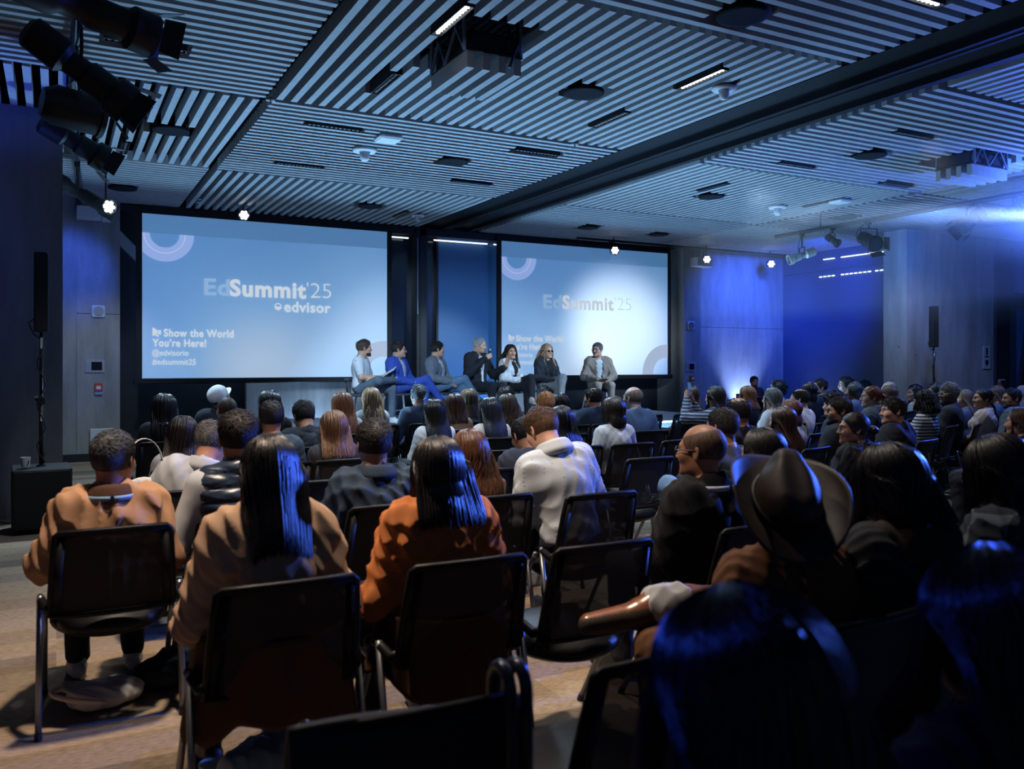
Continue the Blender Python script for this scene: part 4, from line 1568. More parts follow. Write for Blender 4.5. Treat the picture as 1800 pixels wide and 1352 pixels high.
def slide_material(x0, x1, dim):
    m, nt, b, out = nmat('projected_slide')
    tc = nt.nodes.new('ShaderNodeTexCoord')
    sp = nt.nodes.new('ShaderNodeSeparateXYZ')
    nt.links.new(tc.outputs['Object'], sp.inputs[0])

    def mth(op, a, bb=None, c=None):
        n = nt.nodes.new('ShaderNodeMath')
        n.operation = op
        for i, v in enumerate((a, bb, c)):
            if v is None:
                continue
            if isinstance(v, (int, float)):
                n.inputs[i].default_value = v
            else:
                nt.links.new(v, n.inputs[i])
        return n.outputs[0]
    fx = mth('DIVIDE', mth('SUBTRACT', sp.outputs[0], 0.0), x1 - x0)
    fz = mth('DIVIDE', sp.outputs[2], ZT - ZB)
    # pale glow of the slide: low centre and right edge
    def blob(cx, cz, wx, wz):
        dx = mth('DIVIDE', mth('SUBTRACT', fx, cx), wx)
        dz = mth('DIVIDE', mth('SUBTRACT', fz, cz), wz)
        d2 = mth('ADD', mth('MULTIPLY', dx, dx), mth('MULTIPLY', dz, dz))
        return mth('POWER', 2.718, mth('MULTIPLY', d2, -1.0))
    g = mth('ADD', mth('MULTIPLY', blob(0.44, 0.06, 0.30, 0.46), 0.78), mth('MULTIPLY', blob(0.93, 0.38, 0.26, 0.5), 0.5))
    g = mth('ADD', g, mth('MULTIPLY', mth('SUBTRACT', 1.0, fz), 0.10))
    g = mth('MINIMUM', g, 1.0)
    r = nt.nodes.new('ShaderNodeValToRGB')
    e = r.color_ramp.elements
    e[0].position, e[0].color = 0.0, (*srgb(80, 132, 190), 1)
    e[1].position, e[1].color = 1.0, (*srgb(186, 205, 224), 1)
    k = e.new(0.45)
    k.color = (*srgb(122, 168, 214), 1)
    nt.links.new(g, r.inputs[0])
    # blank strip above the picture: spilled light painted as its emission colour
    st = nt.nodes.new('ShaderNodeMix')
    st.data_type = 'RGBA'
    gt = mth('GREATER_THAN', sp.outputs[2], ZS - ZB)
    nt.links.new(gt, st.inputs[0])
    nt.links.new(r.outputs[0], st.inputs[6])
    st.inputs[7].default_value = (*srgb(72, 120, 168), 1)
    nt.links.new(st.outputs[2], b.inputs['Emission Color'])
    b.inputs['Emission Strength'].default_value = dim
    b.inputs['Base Color'].default_value = (0.5, 0.52, 0.54, 1)
    b.inputs['Roughness'].default_value = 0.9
    b.inputs['Specular IOR Level'].default_value = 0.05
    return m


def text_obj(name, s, x, z, size, bold, mat, parent, width=None, y=-0.012, x_right=None):
    cu = bpy.data.curves.new(name, 'FONT')
    cu.body = s
    cu.size = size
    cu.offset = bold
    cu.resolution_u = 4
    cu.space_character = 1.0 + 3 * bold / max(size, .01)
    o = bpy.data.objects.new(name, cu)
    COL.objects.link(o)
    bpy.context.view_layer.update()
    dg = bpy.context.evaluated_depsgraph_get()
    me = bpy.data.meshes.new_from_object(o.evaluated_get(dg))
    COL.objects.unlink(o)
    bpy.data.objects.remove(o)
    me.materials.clear()
    me.materials.append(mat)
    n = len(me.vertices)
    co = np.zeros(n * 3)
    me.vertices.foreach_get('co', co)
    co = co.reshape(-1, 3)
    co[:, 0] -= co[:, 0].min()
    if width:
        co[:, 0] *= width / co[:, 0].max()
    me.vertices.foreach_set('co', co.ravel())
    t = bpy.data.objects.new(name, me)
    COL.objects.link(t)
    t.parent = parent
    t.location = (x, y, z)
    t.rotation_euler = (PI / 2, 0, 0)
    return t


def arc_poly(cx, cz, r0, r1, keep, n=160):
    """Half ring as quads, keeping only pieces for which keep(x, z) holds."""
    mb = MB()
    for k in range(n):
        a, b = 2 * PI * k / n, 2 * PI * (k + 1) / n
        q = [(cx + r * math.cos(t), cz + r * math.sin(t)) for r, t in ((r0, a), (r1, a), (r1, b), (r0, b))]
        q = [keep(*p) for p in q]
        if len(set(q)) > 2:
            mb.add([(p[0], -0.006, p[1]) for p in q], [(0, 1, 2, 3)])
    return mb


for i, (x0, x1) in enumerate(SX):
    dim = (0.80, 0.74)[i]
    t = thing('projection_screen', ['large projection screen nearer the speaker box, readable conference slide', 'large projection screen behind the seated panel, slide washed out by light'][i], 'screen', (x0, 14.48, ZB))
    W, Hs = x1 - x0, ZT - ZB
    sf = build('screen_surface', MB().bx(0, W, 0, 0.01, 0, Hs), slide_material(x0, x1, dim), t)
    mb = MB().bx(-0.09, 0, -0.005, 0.03, -0.06, Hs + 0.1).bx(W, W + 0.09, -0.005, 0.03, -0.06, Hs + 0.1).bx(0, W, -0.005, 0.03, Hs, Hs + 0.14)
    build('screen_border', mb, BLACK, t)
    build('bottom_bar', MB().bx(-0.13, W + 0.13, -0.02, 0.03, -0.09, 0.0, 0, 0.01), BLACK_METAL, t)
    k = (1.0, 0.93)[i]
    tw = glow(srgb(205, 216, 228), 0.92 * k)
    tf = glow(srgb(150, 186, 226), 0.85 * k)
    ta = glow(srgb(152, 180, 240), 0.84 * k)
    ox, oz = (0, 0) if i == 0 else (0.0, 0)
    if i == 0:
        L = dict(ed=(0.925, 1.355, 0.40), summit=(1.325, 1.355, 1.26), yr=(2.60, 1.365, 0.42), edv=(2.21, 1.115, 0.80), show=(0.315, 0.665, 1.07), you=(0.145, 0.505, 0.81), at=(0.145, 0.36, 0.54), tagl=(0.145, 0.215, 0.65))
    else:
        L = dict(ed=(0.935, 1.335, 0.42), summit=(1.375, 1.335, 1.24), yr=(2.64, 1.345, 0.42), edv=None, show=(0.315, 0.665, 1.07), you=(0.145, 0.505, 0.81), at=(0.145, 0.36, 0.54), tagl=(0.145, 0.215, 0.65))
    text_obj('title_text', 'Ed', L['ed'][0], L['ed'][1], 0.37, 0.008, tf, t, L['ed'][2])
    text_obj('title_text', 'Summit', L['summit'][0], L['summit'][1], 0.37, 0.013, tw, t, L['summit'][2])
    text_obj('title_text', "'25", L['yr'][0], L['yr'][1], 0.37, -0.008, tw, t, L['yr'][2])
    if L['edv']:
        text_obj('company_text', 'edvisor', L['edv'][0], L['edv'][1], 0.245, 0.006, tw, t, L['edv'][2])
        mb = arc_poly(2.11, 1.195, 0.045, 0.06, lambda x, z: (x, z), 40)
        mb.add([(2.11 + 0.045 * math.cos(a), -0.006, 1.195 + 0.045 * math.sin(a)) for a in [PI + PI * j / 12 for j in range(13)]], [list(range(13))])
        build('company_mark', mb, tw, t)
    text_obj('slogan_text', 'Show the World', L['show'][0], L['show'][1], 0.168, 0.0045, tw, t, L['show'][2])
    text_obj('slogan_text', "You\u2019re Here!", L['you'][0], L['you'][1], 0.168, 0.0045, tw, t, L['you'][2])
    text_obj('handle_text', '@edvisorio', L['at'][0], L['at'][1], 0.13, 0.001, tw, t, L['at'][2])
    text_obj('handle_text', '#edsummit25', L['tagl'][0], L['tagl'][1], 0.13, 0.001, tw, t, L['tagl'][2])
    mb = MB()
    for poly in ([(0.15, 0.67), (0.15, 0.80), (0.175, 0.795), (0.225, 0.755), (0.225, 0.705), (0.175, 0.675)], [(0.235, 0.70), (0.235, 0.76), (0.275, 0.765), (0.275, 0.69)], [(0.20, 0.665), (0.205, 0.69), (0.235, 0.69), (0.25, 0.66)]):
        mb.add([(p[0], -0.006, p[1]) for p in poly], [list(range(len(poly)))])
    build('megaphone_mark', mb, tw, t)
    top = ZS - ZB
    build('slide_arc', arc_poly(0.33, top, 0.22, 0.44, lambda x, z: (max(x, 0), min(z, top))), ta, t)
    o = build('slide_arc', arc_poly(0.33, top, 0.30, 0.315, lambda x, z: (max(x, 0), min(z, top))), glow(srgb(178, 200, 245), 0.9 * k), t)
    o.location.y = -0.003
    build('slide_arc', arc_poly(W - 0.05, 0.02, 0.34, 0.62, lambda x, z: (min(x, W), max(z, 0))), glow(srgb(178, 196, 226), 0.88 * k), t)

# the wash that spills over the second screen
lamp('SPOT', 'screen_spill_lamp', (7.2, 7.0, 3.8), 4600, (0.82, 0.92, 1.0), (10.3, 14.48, 2.2), 0.25, 21, 1.0)

# ================================================================== CEILING FITTINGS
SPK_WORDS = ['over the wide-spaced slats by the spotlight rail', 'just past the first projector', 'beside the white ceiling box', 'over the gap between the screens', 'largest, at the top edge of the picture', 'beyond the beam in the panel of the second projector',
             'beyond the beam before the second white box', 'above the second screen', 'above the far end of the second screen', 'nearest the far lighting rail', 'above the first screen corner']
for (x, y), w in zip(SPEAKERS, SPK_WORDS):
    t = thing('ceiling_speaker', 'round dark ceiling speaker, ' + w, 'speaker', (x, y, CEIL - 0.02), 0, 'recessed ceiling speakers')
    build('rim', MB().lathe([(0.15, 0.0), (0.185, 0.0), (0.19, 0.012), (0.185, 0.03), (0.15, 0.03)], 32), plain((0.010, 0.011, 0.014), 0.8, spec=0.05), t, smooth=True)
    build('grille', MB().lathe([(0.0, 0.005), (0.15, 0.008), (0.15, 0.12), (0.0, 0.12)], 32), VOID, t)
for n, (x, y, d, lit) in enumerate(SLOTS):
    words = ['lit slot lamp beside the first projector', 'unlit slot lamp behind the first projector', 'lit slot lamp near the smoke detector before the beam', 'unlit slot lamp past the round speaker near the beam', 'lit slot lamp at the top edge by the beam', 'unlit slot lamp beyond the sprinkler head', 'unlit slot lamp facing the first screen', 'unlit slot lamp near the beam in the cross-slat panel', 'unlit slot lamp near the beam, second in the cross-slat panel', 'unlit slot lamp over the gap between screens',
             'unlit slot lamp beyond the beam in the lengthwise panel', 'middle unlit slot lamp beyond the beam', 'unlit slot lamp beyond the beam, nearest the viewer', 'unlit slot lamp beside the barn-door spotlights', 'unlit slot lamp among the wide-spaced slats', 'unlit slot lamp next to the second white ceiling box', 'unlit slot lamp beyond the second projector', 'lit slot lamp above the seats beside the aisle', 'lit slot lamp overhead of the rear rows']
    t = thing('slot_lamp', words[n] + ' in the slatted ceiling', 'lamp', (x, y, CEIL + 0.01), 0 if d == 'x' else PI / 2, 'slot lamps in the ceiling')
    build('housing', MB().bx(-0.3, 0.3, -0.04, -0.032, -0.02, 0.08).bx(-0.3, 0.3, 0.032, 0.04, -0.02, 0.08).bx(-0.3, 0.3, -0.04, 0.04, 0.08, 0.09).bx(-0.3, -0.292, -0.04, 0.04, -0.02, 0.08).bx(0.292, 0.3, -0.04, 0.04, -0.02, 0.08), BLACK, t)
    mb = MB()
    for k in range(12):
        mb.lathe([(0.0, 0), (0.016, 0.0), (0.018, 0.03)], 8, 0, (-0.26 + k * 0.047, 0, -0.016))
    build('lens_row', mb, glow((1.0, 0.97, 0.92), 5.0) if lit else plain((0.25, 0.27, 0.3), 0.2, 0.6), t)


def ceiling_box(x, y, label):
    t = thing('wireless_box', label, 'ceiling box', (x, y, CEIL - 0.06))
    build('casing', MB().box((0, 0, 0.03), (0.26, 0.26, 0.05), 0, None, 0.02), WHITE_PLASTIC, t)
    build('indicator', MB().lathe([(0.0, -0.004), (0.012, 0.0), (0.012, 0.01)], 10, 0, (0.04, 0.0, 0.004)), STEEL, t)


ceiling_box(3.22, 8.87, 'square white ceiling box near the smoke sensor dome')
ceiling_box(10.54, 9.03, 'square white ceiling box beyond the beam')


def dome(x, y, s, label):
    t = thing('smoke_detector', label, 'detector', (x, y, CEIL))
    build('base_plate', MB().lathe([(0.0, -0.002), (0.10 * s, -0.002), (0.115 * s, -0.02), (0.10 * s, -0.035 * s), (0, -0.035 * s)], 24), WHITE_PLASTIC, t, smooth=True)
    build('sensor_cap', MB().lathe([(0.05 * s, -0.03 * s), (0.042 * s, -0.09 * s), (0.03 * s, -0.115 * s), (0.0, -0.118 * s)], 20), WHITE_PLASTIC, t, smooth=True)


dome(3.16, 9.5, 1.25, 'white ceiling sensor dome beside the square white box')
dome(5.31, 5.84, 1.0, 'white smoke detector close to the beam')
dome(5.35, 13.3, 1.0, 'small white smoke detector above the gap between the screens')
dome(10.08, 9.86, 1.3, 'white ceiling sensor dome beyond the beam')
for x, y, w in ((1.79, 8.17, 'where four ceiling panels meet'), (5.2, 8.17, 'beside the beam'), (1.9, 13.6, 'above the first screen'), (11.12, 8.2, 'near the far lighting rail')):
    t = thing('sprinkler', 'small sprinkler head ' + w, 'sprinkler', (x, y, CEIL))
    build('collar', MB().lathe([(0.0, 0.03), (0.045, 0.0), (0.045, -0.008), (0.0, -0.008)], 16), STEEL, t)
    build('deflector', MB().lathe([(0.008, -0.008), (0.008, -0.05), (0.03, -0.052), (0.03, -0.058), (0, -0.058)], 12), STEEL, t)


def projector(cx, cy, rz, label):
    t = thing('ceiling_projector', label, 'projector', (cx, cy, 0), rz)
    mb = MB()
    for k in range(4):
        mb.bx(-0.235 + k * 0.1353, -0.235 + k * 0.1353 + 0.062, -0.35, 0.35, 3.757, 3.887)
    build('slat_tray', mb, SLAT, t, label='tray clad with ceiling slats')
    build('projector_body', MB().bx(-0.21, 0.22, -0.34, 0.33, 3.90, 4.06, 0, 0.02).bx(-0.24, 0.24, -0.36, 0.36, 3.887, 3.90), BLACK, t)
    br = plain((0.2, 0.25, 0.36), 0.45, 0.3)
    for sgn in (-1, 1):
        mb = MB()
        for a, b in (((-0.33, 3.89), (-0.31, 4.3)), ((-0.33, 3.89), (-0.17, 4.12)), ((-0.17, 4.12), (-0.05, 4.3)), ((0.04, 3.89), (-0.17, 4.12)), ((0.32, 3.89), (0.30, 4.3)), ((0.32, 3.89), (0.17, 4.12)), ((0.17, 4.12), (0.04, 3.89))):
            mb.tube([(sgn * 0.245, a[0], a[1]), (sgn * 0.245, b[0], b[1])], 0.014, 6)
        build('bracket', mb, br, t, label='pierced steel hanging bracket')
    mb = MB().tube([(0.22, -0.3, 4.3), (0.2, -0.36, 4.0), (0.12, -0.37, 3.80)], 0.012, 6).tube([(0.1, -0.3, 4.4), (0.12, -0.35, 4.1), (0.1, -0.38, 3.95)], 0.01, 6)
    build('cable', mb, BLACK, t)


projector(2.985, 6.19, 0, 'slat-clad projector lift hanging before the lit slot lamps')
projector(9.98, 6.56, PI / 2, 'slat-clad projector lift hanging beyond the beam')


# ================================================================== STAGE LIGHTS
def stage_light(loc, aim, length, rad, label, barn=False, lit=None, body=None, fres=False, hang=CEIL):
    """Barrel spotlight in a yoke with a clamp; its barrel points at aim."""
    t = thing('stage_spotlight', label, 'spotlight', loc)
    d = (Vector(aim) - Vector(loc)).normalized()
    M = d.to_track_quat('Z', 'Y').to_matrix().to_4x4()
    bm = body or BLACK_METAL
    L = length
    if fres:
        prof = [(0.0, -L * .5), (rad * .7, -L * .5), (rad, -L * .3), (rad, L * .4), (rad * 1.08, L * .42), (rad * 1.08, L * .5), (rad * .95, L * .5), (rad * .9, L * .44), (0, L * .44)]
    else:
        prof = [(0.0, -L * .5), (rad * .55, -L * .5), (rad * .8, -L * .46), (rad * .85, -L * .15), (rad * .6, -L * .1), (rad * .6, L * .05), (rad * .75, L * .08), (rad * .75, L * .3), (rad, L * .34), (rad, L * .5), (rad * .92, L * .5), (rad * .85, L * .42), (0, L * .42)]
    build('barrel', MB().lathe(prof, 20, 0, (0, 0, 0), M), bm, t, angle=40)
    build('lens', MB().lathe([(0, L * .43), (rad * .82, L * .43), (rad * .82, L * .455), (0, L * .465)], 20, 0, (0, 0, 0), M), lit or plain((0.05, 0.06, 0.08), 0.1, 0.0, 0.8), t)
    if barn:
        for k in range(4):
            R = M @ Matrix.Rotation(k * PI / 2 + 0.2, 4, 'Z') @ Matrix.Translation((0, rad * 1.02, L * .5)) @ Matrix.Rotation(-0.35, 4, 'X')
            w = rad * .75
            build('barn_door', MB().add([(-w, 0, 0), (w, 0, 0), (w * 1.15, 0, w * 1.2), (-w * 1.15, 0, w * 1.2), (-w, .004, 0), (w, .004, 0), (w * 1.15, .004, w * 1.2), (-w * 1.15, .004, w * 1.2)],
                  [(0, 1, 2, 3), (7, 6, 5, 4), (0, 4, 5, 1), (1, 5, 6, 2), (2, 6, 7, 3), (3, 7, 4, 0)], 0, R), BLACK_METAL, t)
    side = d.cross(Vector((0, 0, 1))).normalized()
    q = rad * 1.12
    up = hang - loc[2]
    mb = MB().tube([tuple(side * q), tuple(side * q + Vector((0, 0, rad * 1.5))), tuple(-side * q + Vector((0, 0, rad * 1.5))), tuple(-side * q)], 0.011, 6)
    build('yoke', mb, BLACK_METAL, t)
    build('hanger', MB().tube([(0, 0, rad * 1.5), (0, 0, up)], 0.014, 6).box((0, 0, up * 0.9), (0.06, 0.06, 0.07)), BLACK_METAL, t)
    cab = [(side.x * q, side.y * q, 0.02)] + [(side.x * (q + .05 + .03 * math.sin(k)), side.y * (q + .05), rad * 1.5 * k / 4) for k in range(1, 5)] + [(0.03, 0.03, up)]
    build('cable', MB().tube(cab, 0.006, 5), BLACK, t)
    return t


PIPE = plain((0.03, 0.032, 0.036), 0.4, 0.5)
o = build('lighting_rail', MB().tube([(0.12, 4.2, 3.93), (0.12, 9.3, 3.93), (0.30, 13.2, 3.93)], 0.03, 8), PIPE)
tag(o, 'black lighting rail above the concrete wing wall', 'rail')
stage_light((0.10, 5.25, 3.47), (3.5, 6.3, 3.0), 0.85, 0.125, 'biggest barn-door spotlight at the top corner, light on its top', True, hang=3.93)
stage_light((0.13, 6.2, 3.42), (2.9, 6.4, 1.6), 0.72, 0.135, 'barn-door spotlight tilted down, below the biggest one', True, hang=3.93)
stage_light((0.12, 7.75, 3.56), (2.6, 8.3, 3.3), 0.46, 0.16, 'round drum spotlight between the tilted barrels', False, fres=True, hang=3.93)
stage_light((0.14, 9.0, 3.60), (2.6, 9.6, 2.4), 0.62, 0.13, 'black spotlight with square snoot beside the wing wall edge', True, hang=3.93)
stage_light((0.22, 11.4, 3.56), (3.2, 11.6, 1.9), 0.95, 0.105, 'long slim profile spotlight nearest the wall box', False, hang=3.93)
LED = glow((0.78, 0.88, 1.0), 14.0)


def par(loc, aim, label, s=1.0, hang=CEIL):
    t = thing('led_par_light', label, 'spotlight', loc, 0, 'small lit spotlights')
    d = (Vector(aim) - Vector(loc)).normalized()
    M = d.to_track_quat('Z', 'Y').to_matrix().to_4x4()
    r = 0.09 * s
    build('can', MB().lathe([(0, -.12 * s), (r * .8, -.12 * s), (r, -.05 * s), (r, .08 * s), (r * .92, .08 * s), (r * .9, .05 * s), (0, .05 * s)], 18, 0, (0, 0, 0), M), BLACK_METAL, t, angle=40)
    mb = MB()
    for k in range(7):
        a = k * PI / 3
        rr = 0 if k == 6 else r * .56
        mb.lathe([(0, .06 * s), (r * .26, .06 * s), (r * .2, .075 * s), (0, .08 * s)], 8, 0, (rr * math.cos(a), rr * math.sin(a), 0), M)
    build('led_cluster', mb, LED, t)
    build('hanger', MB().tube([(0, 0, 0.0), (0, 0.02, r), (0, 0.02, hang - loc[2])], 0.012, 6), BLACK_METAL, t)


par(tuple(at_y(186, 363, 10.9)), (3.5, 5.5, 2.4), 'lit spotlight at the end of the slim profile spotlight', 1.0, 3.93)
par(tuple(at_y(428, 378, 13.9)), (2.0, 4, 1.8), 'lit spotlight above the first screen')
par(tuple(at_y(1080, 440, 13.9)), (5, 3, 1.6), 'lit spotlight above the second screen')
par(tuple(at_y(1242, 456, 13.9)), (5, 3, 1.6), 'lit spotlight by the concrete pier box')
par(tuple(at_y(1355, 464, 13.9)), (6, 3, 1.6), 'lit spotlight at the blue wall corner')
o = build('lighting_rail', MB().tube([(8.9, 13.9, 3.93), (14.9, 13.9, 3.93)], 0.028, 8), PIPE)
tag(o, 'thin lighting rail along the stage wall above the second screen', 'rail')
o = build('lighting_rail', MB().tube([(11.2, 2.5, 3.74), (11.2, 11.0, 3.74)], 0.035, 8).tube([(11.2, 5, 3.74), (11.2, 5, 4.2)], .012, 6).tube([(11.2, 10, 3.74), (11.2, 10, 4.2)], .012, 6), PIPE)
tag(o, 'black lighting rail on the far side of the hall', 'rail')
RH = 3.74
stage_light((11.2, 10.4, 3.34), (9.0, 11.3, 2.5), 0.5, 0.09, 'silver-lit profile spotlight at the end of the far rail', False, body=plain((0.5, 0.52, 0.55), 0.35, 0.2), hang=RH)
stage_light((11.2, 9.75, 3.52), (11.6, 8.6, 2.6), 0.25, 0.075, 'small black spotlight next to the silver one', False, hang=RH)
stage_light((11.2, 9.05, 3.42), (10.5, 7.2, 2.6), 0.42, 0.125, 'large black spotlight hanging on the far rail by the pier', True, hang=RH)
stage_light((11.2, 7.35, 3.5), (10.2, 7.9, 2.6), 0.36, 0.12, 'hazy barn-door spotlight inside the blue beam', True, hang=RH)
stage_light((11.2, 6.75, 3.56), (10.4, 7.6, 2.8), 0.34, 0.09, 'hazy spotlight at the picture edge above the beam', False, hang=RH)
stage_light((11.2, 5.75, 3.36), (1.5, 5.9, 3.0), 0.4, 0.12, 'bright side spotlight glowing into the haze', False, lit=glow((0.5, 0.65, 1.0), 40.0), hang=RH)

# wall washes: uplights on the floor and added lamps without fixtures above
def uplight(x, y, aim, power, color, label, angle=60, blend=0.8):
    t = thing('floor_uplight', label, 'lamp', (x, y, 0), 0, 'blue floor uplights')
    build('can', MB().lathe([(0, 0.02), (0.08, 0.02), (0.09, 0.05), (0.09, 0.17), (0.08, 0.17), (0.075, 0.14), (0, 0.14)], 18), BLACK_METAL, t)
    build('lens', MB().lathe([(0, 0.142), (0.072, 0.142), (0.07, 0.15), (0, 0.155)], 16), glow(color, 12), t)
    build('foot', MB().box((0, 0, 0.012), (0.2, 0.2, 0.024), 0, None, 0.008), BLACK_METAL, t)
    lamp('SPOT', 'uplight_lamp', (x, y, 0.2), power, color, aim, 0.05, angle, blend)


uplight(13.65, 14.25, (13.68, 14.6, 2.2), 640, (0.28, 0.42, 1.0), 'floor uplight washing the blue concrete wall', 75, 0.9)
uplight(0.6, 10.8, (0.12, 14.4, 3.0), 90, BLUE, 'floor uplight behind the wing wall', 70)
uplight(3.9, 14.45, (3.9, 15.0, 1.1), 40, (0.3, 0.55, 1.0), 'floor uplight behind the stage under the first screen', 150)
uplight(7.6, 14.45, (7.6, 15.0, 1.1), 60, (0.4, 0.62, 1.0), 'floor uplight behind the stage under the second screen', 150)
uplight(6.9, 14.3, (6.9, 14.7, 2.0), 30, (0.1, 0.4, 1.0), 'floor uplight before the blue window blind', 80)
CW = (0.26, 0.58, 1.0)  # unseen uplights added on the floor to brighten the ceiling
for n, (x, w) in enumerate(((2.0, 'at the near end of the stage front'), (5.0, 'at the middle of the stage front'), (8.6, 'at the far end of the stage front'))):
    uplight(x, 10.45, (x + 0.1, 10.6, 4.2), 470, CW, 'floor uplight aimed straight at the ceiling, ' + w, 165, 0.6)
    uplight(x + 0.5, 10.45, (x + 0.9, 6.0, 4.2), 380, CW, 'floor uplight aimed back over the audience, ' + w, 120, 0.9)
uplight(11.6, 11.6, (10.4, 9.2, 4.2), 300, CW, 'floor uplight aimed at the ceiling, near the side wall', 100, 0.9)
lamp('SPOT', 'wall_wash_lamp', (0.8, 12.0, 3.8), 150, (0.72, 0.84, 1.0), (0.5, 14.5, 0.9), 0.1, 52, 0.9)  # added without a fixture to brighten the lower part of the wall
lamp('SPOT', 'wall_wash_lamp', (13.5, 13.0, 3.85), 500, (0.04, 0.12, 1.0), (13.7, 14.5, 2.4), 0.1, 125, 1.0)
lamp('SPOT', 'wall_wash_lamp', (12.9, 11.5, 3.7), 560, DEEP, (15.0, 13.4, 3.0), 0.1, 80, 0.9)
lamp('SPOT', 'wall_wash_lamp', (12.2, 8.6, 3.8), 420, (0.06, 0.20, 1.0), (15.4, 10.4, 3.3), 0.1, 90, 0.9)
lamp('SPOT', 'wall_wash_lamp', (12.6, 8.9, 3.9), 150, (0.75, 0.85, 1.0), (14.6, 10.4, 0.6), 0.1, 80, 0.9)
lamp('SPOT', 'wall_wash_lamp', (0.25, 12.6, 3.7), 200, (0.05, 0.14, 1.0), (0.18, 14.5, 2.9), 0.1, 42, 0.8)
lamp('SPOT', 'wall_wash_lamp', (-2.6, 7.4, 2.9), 110, DEEP, (-2.0, 9.5, 2.6), 0.1, 80, 0.9)
lamp('SPOT', 'wall_wash_lamp', (-1.2, 8.3, 2.4), 130, DEEP, (-0.7, 8.6, 4.0), 0.1, 80, 0.8)

# ---------------- haze hanging in the light of the side spots
m = bpy.data.materials.new('haze')
m.use_nodes = True
nt = m.node_tree
nt.nodes.clear()
o_ = nt.nodes.new('ShaderNodeOutputMaterial')
vs = nt.nodes.new('ShaderNodeVolumeScatter')
vs.inputs['Color'].default_value = (0.9, 0.94, 1.0, 1)
vs.inputs['Density'].default_value = 0.014
vs.inputs['Anisotropy'].default_value = 0.25
nt.links.new(vs.outputs[0], o_.inputs['Volume'])
o = build('haze', MB().bx(8.2, 18.5, 4.0, 10.25, 2.2, 3.97), m)
o['kind'] = 'stuff'
tag(o, 'thin theatrical haze lit blue by the side spots', 'haze')
lamp('SPOT', 'beam_lamp', (11.9, 5.81, 3.366), 17000, (0.36, 0.56, 1.0), (5.0, 9.48, 3.44), 0.05, 6.5, 0.6)


def haze_mat(dens):
    m = bpy.data.materials.new('haze')
    m.use_nodes = True
    nt = m.node_tree
    nt.nodes.clear()
    o_ = nt.nodes.new('ShaderNodeOutputMaterial')
    vs = nt.nodes.new('ShaderNodeVolumeScatter')
    vs.inputs['Color'].default_value = (0.9, 0.94, 1.0, 1)
    vs.inputs['Density'].default_value = dens
    vs.inputs['Anisotropy'].default_value = 0.2
    nt.links.new(vs.outputs[0], o_.inputs['Volume'])
    return m


V, Q = sdf_mesh([('e', (0, 0, 0), (1, 1, 1), None, 0.0)], 0.09)


def haze_blob(loc, scale, aim, dens, power, label):
    """Haze ball whose density thins out to nothing at its rim."""
    hm_ = haze_mat(0.0)
    nt = hm_.node_tree
    tc = nt.nodes.new('ShaderNodeTexCoord')
    gr = nt.nodes.new('ShaderNodeTexGradient')
    gr.gradient_type = 'SPHERICAL'
    nt.links.new(tc.outputs['Object'], gr.inputs[0])
    pw = nt.nodes.new('ShaderNodeMath')
    pw.operation = 'POWER'
    pw.inputs[1].default_value = power
    nt.links.new(gr.outputs[1], pw.inputs[0])
    mu = nt.nodes.new('ShaderNodeMath')
    mu.operation = 'MULTIPLY'
    mu.inputs[1].default_value = dens
    nt.links.new(pw.outputs[0], mu.inputs[0])
    nt.links.new(mu.outputs[0], [n_ for n_ in nt.nodes if n_.type == 'VOLUME_SCATTER'][0].inputs['Density'])
    o = mesh_quads('haze', V, Q, hm_)
    o.location = loc
    o.scale = scale
    if aim is not None:
        o.rotation_euler = (Vector(aim) - Vector(loc)).to_track_quat('Y', 'Z').to_euler()
    o['kind'] = 'stuff'
    tag(o, label, 'haze')


haze_blob((11.15, 6.206, 3.374), (0.36, 3.7, 0.28), (5.0, 9.48, 3.44), 0.5, 0.55, 'denser haze glowing along the narrow beam')  # haze thickened along the beam so that it shows
haze_blob((11.2, 5.85, 3.3), (2.0, 1.9, 0.66), None, 0.55, 1.6, 'bright haze cloud around the glowing side spotlight')  # denser haze ball shaped for the glow around the spot
lamp('POINT', 'side_spot_glow_lamp', (10.94, 5.78, 3.34), 360, (0.08, 0.20, 1.0), None, 0.06)  # point lamp added at the lens for a round glow in the haze
# ================================================================== CHAIRS
CHAIR_BLACK = plain((0.006, 0.0065, 0.0075), 0.45, spec=0.16)
CHAIR_STEEL = plain((0.20, 0.21, 0.225), 0.36, 0.75)


def mesh_fabric():
    """Open knitted chair mesh: a fine net that lets part of the view through."""
    m, nt, b, out = nmat('chair_mesh')
    b.inputs['Base Color'].default_value = (0.005, 0.0055, 0.006, 1)
    b.inputs['Roughness'].default_value = 0.8
    b.inputs['Alpha'].default_value = 0.955
    return m


CHAIR_MESH = mesh_fabric()


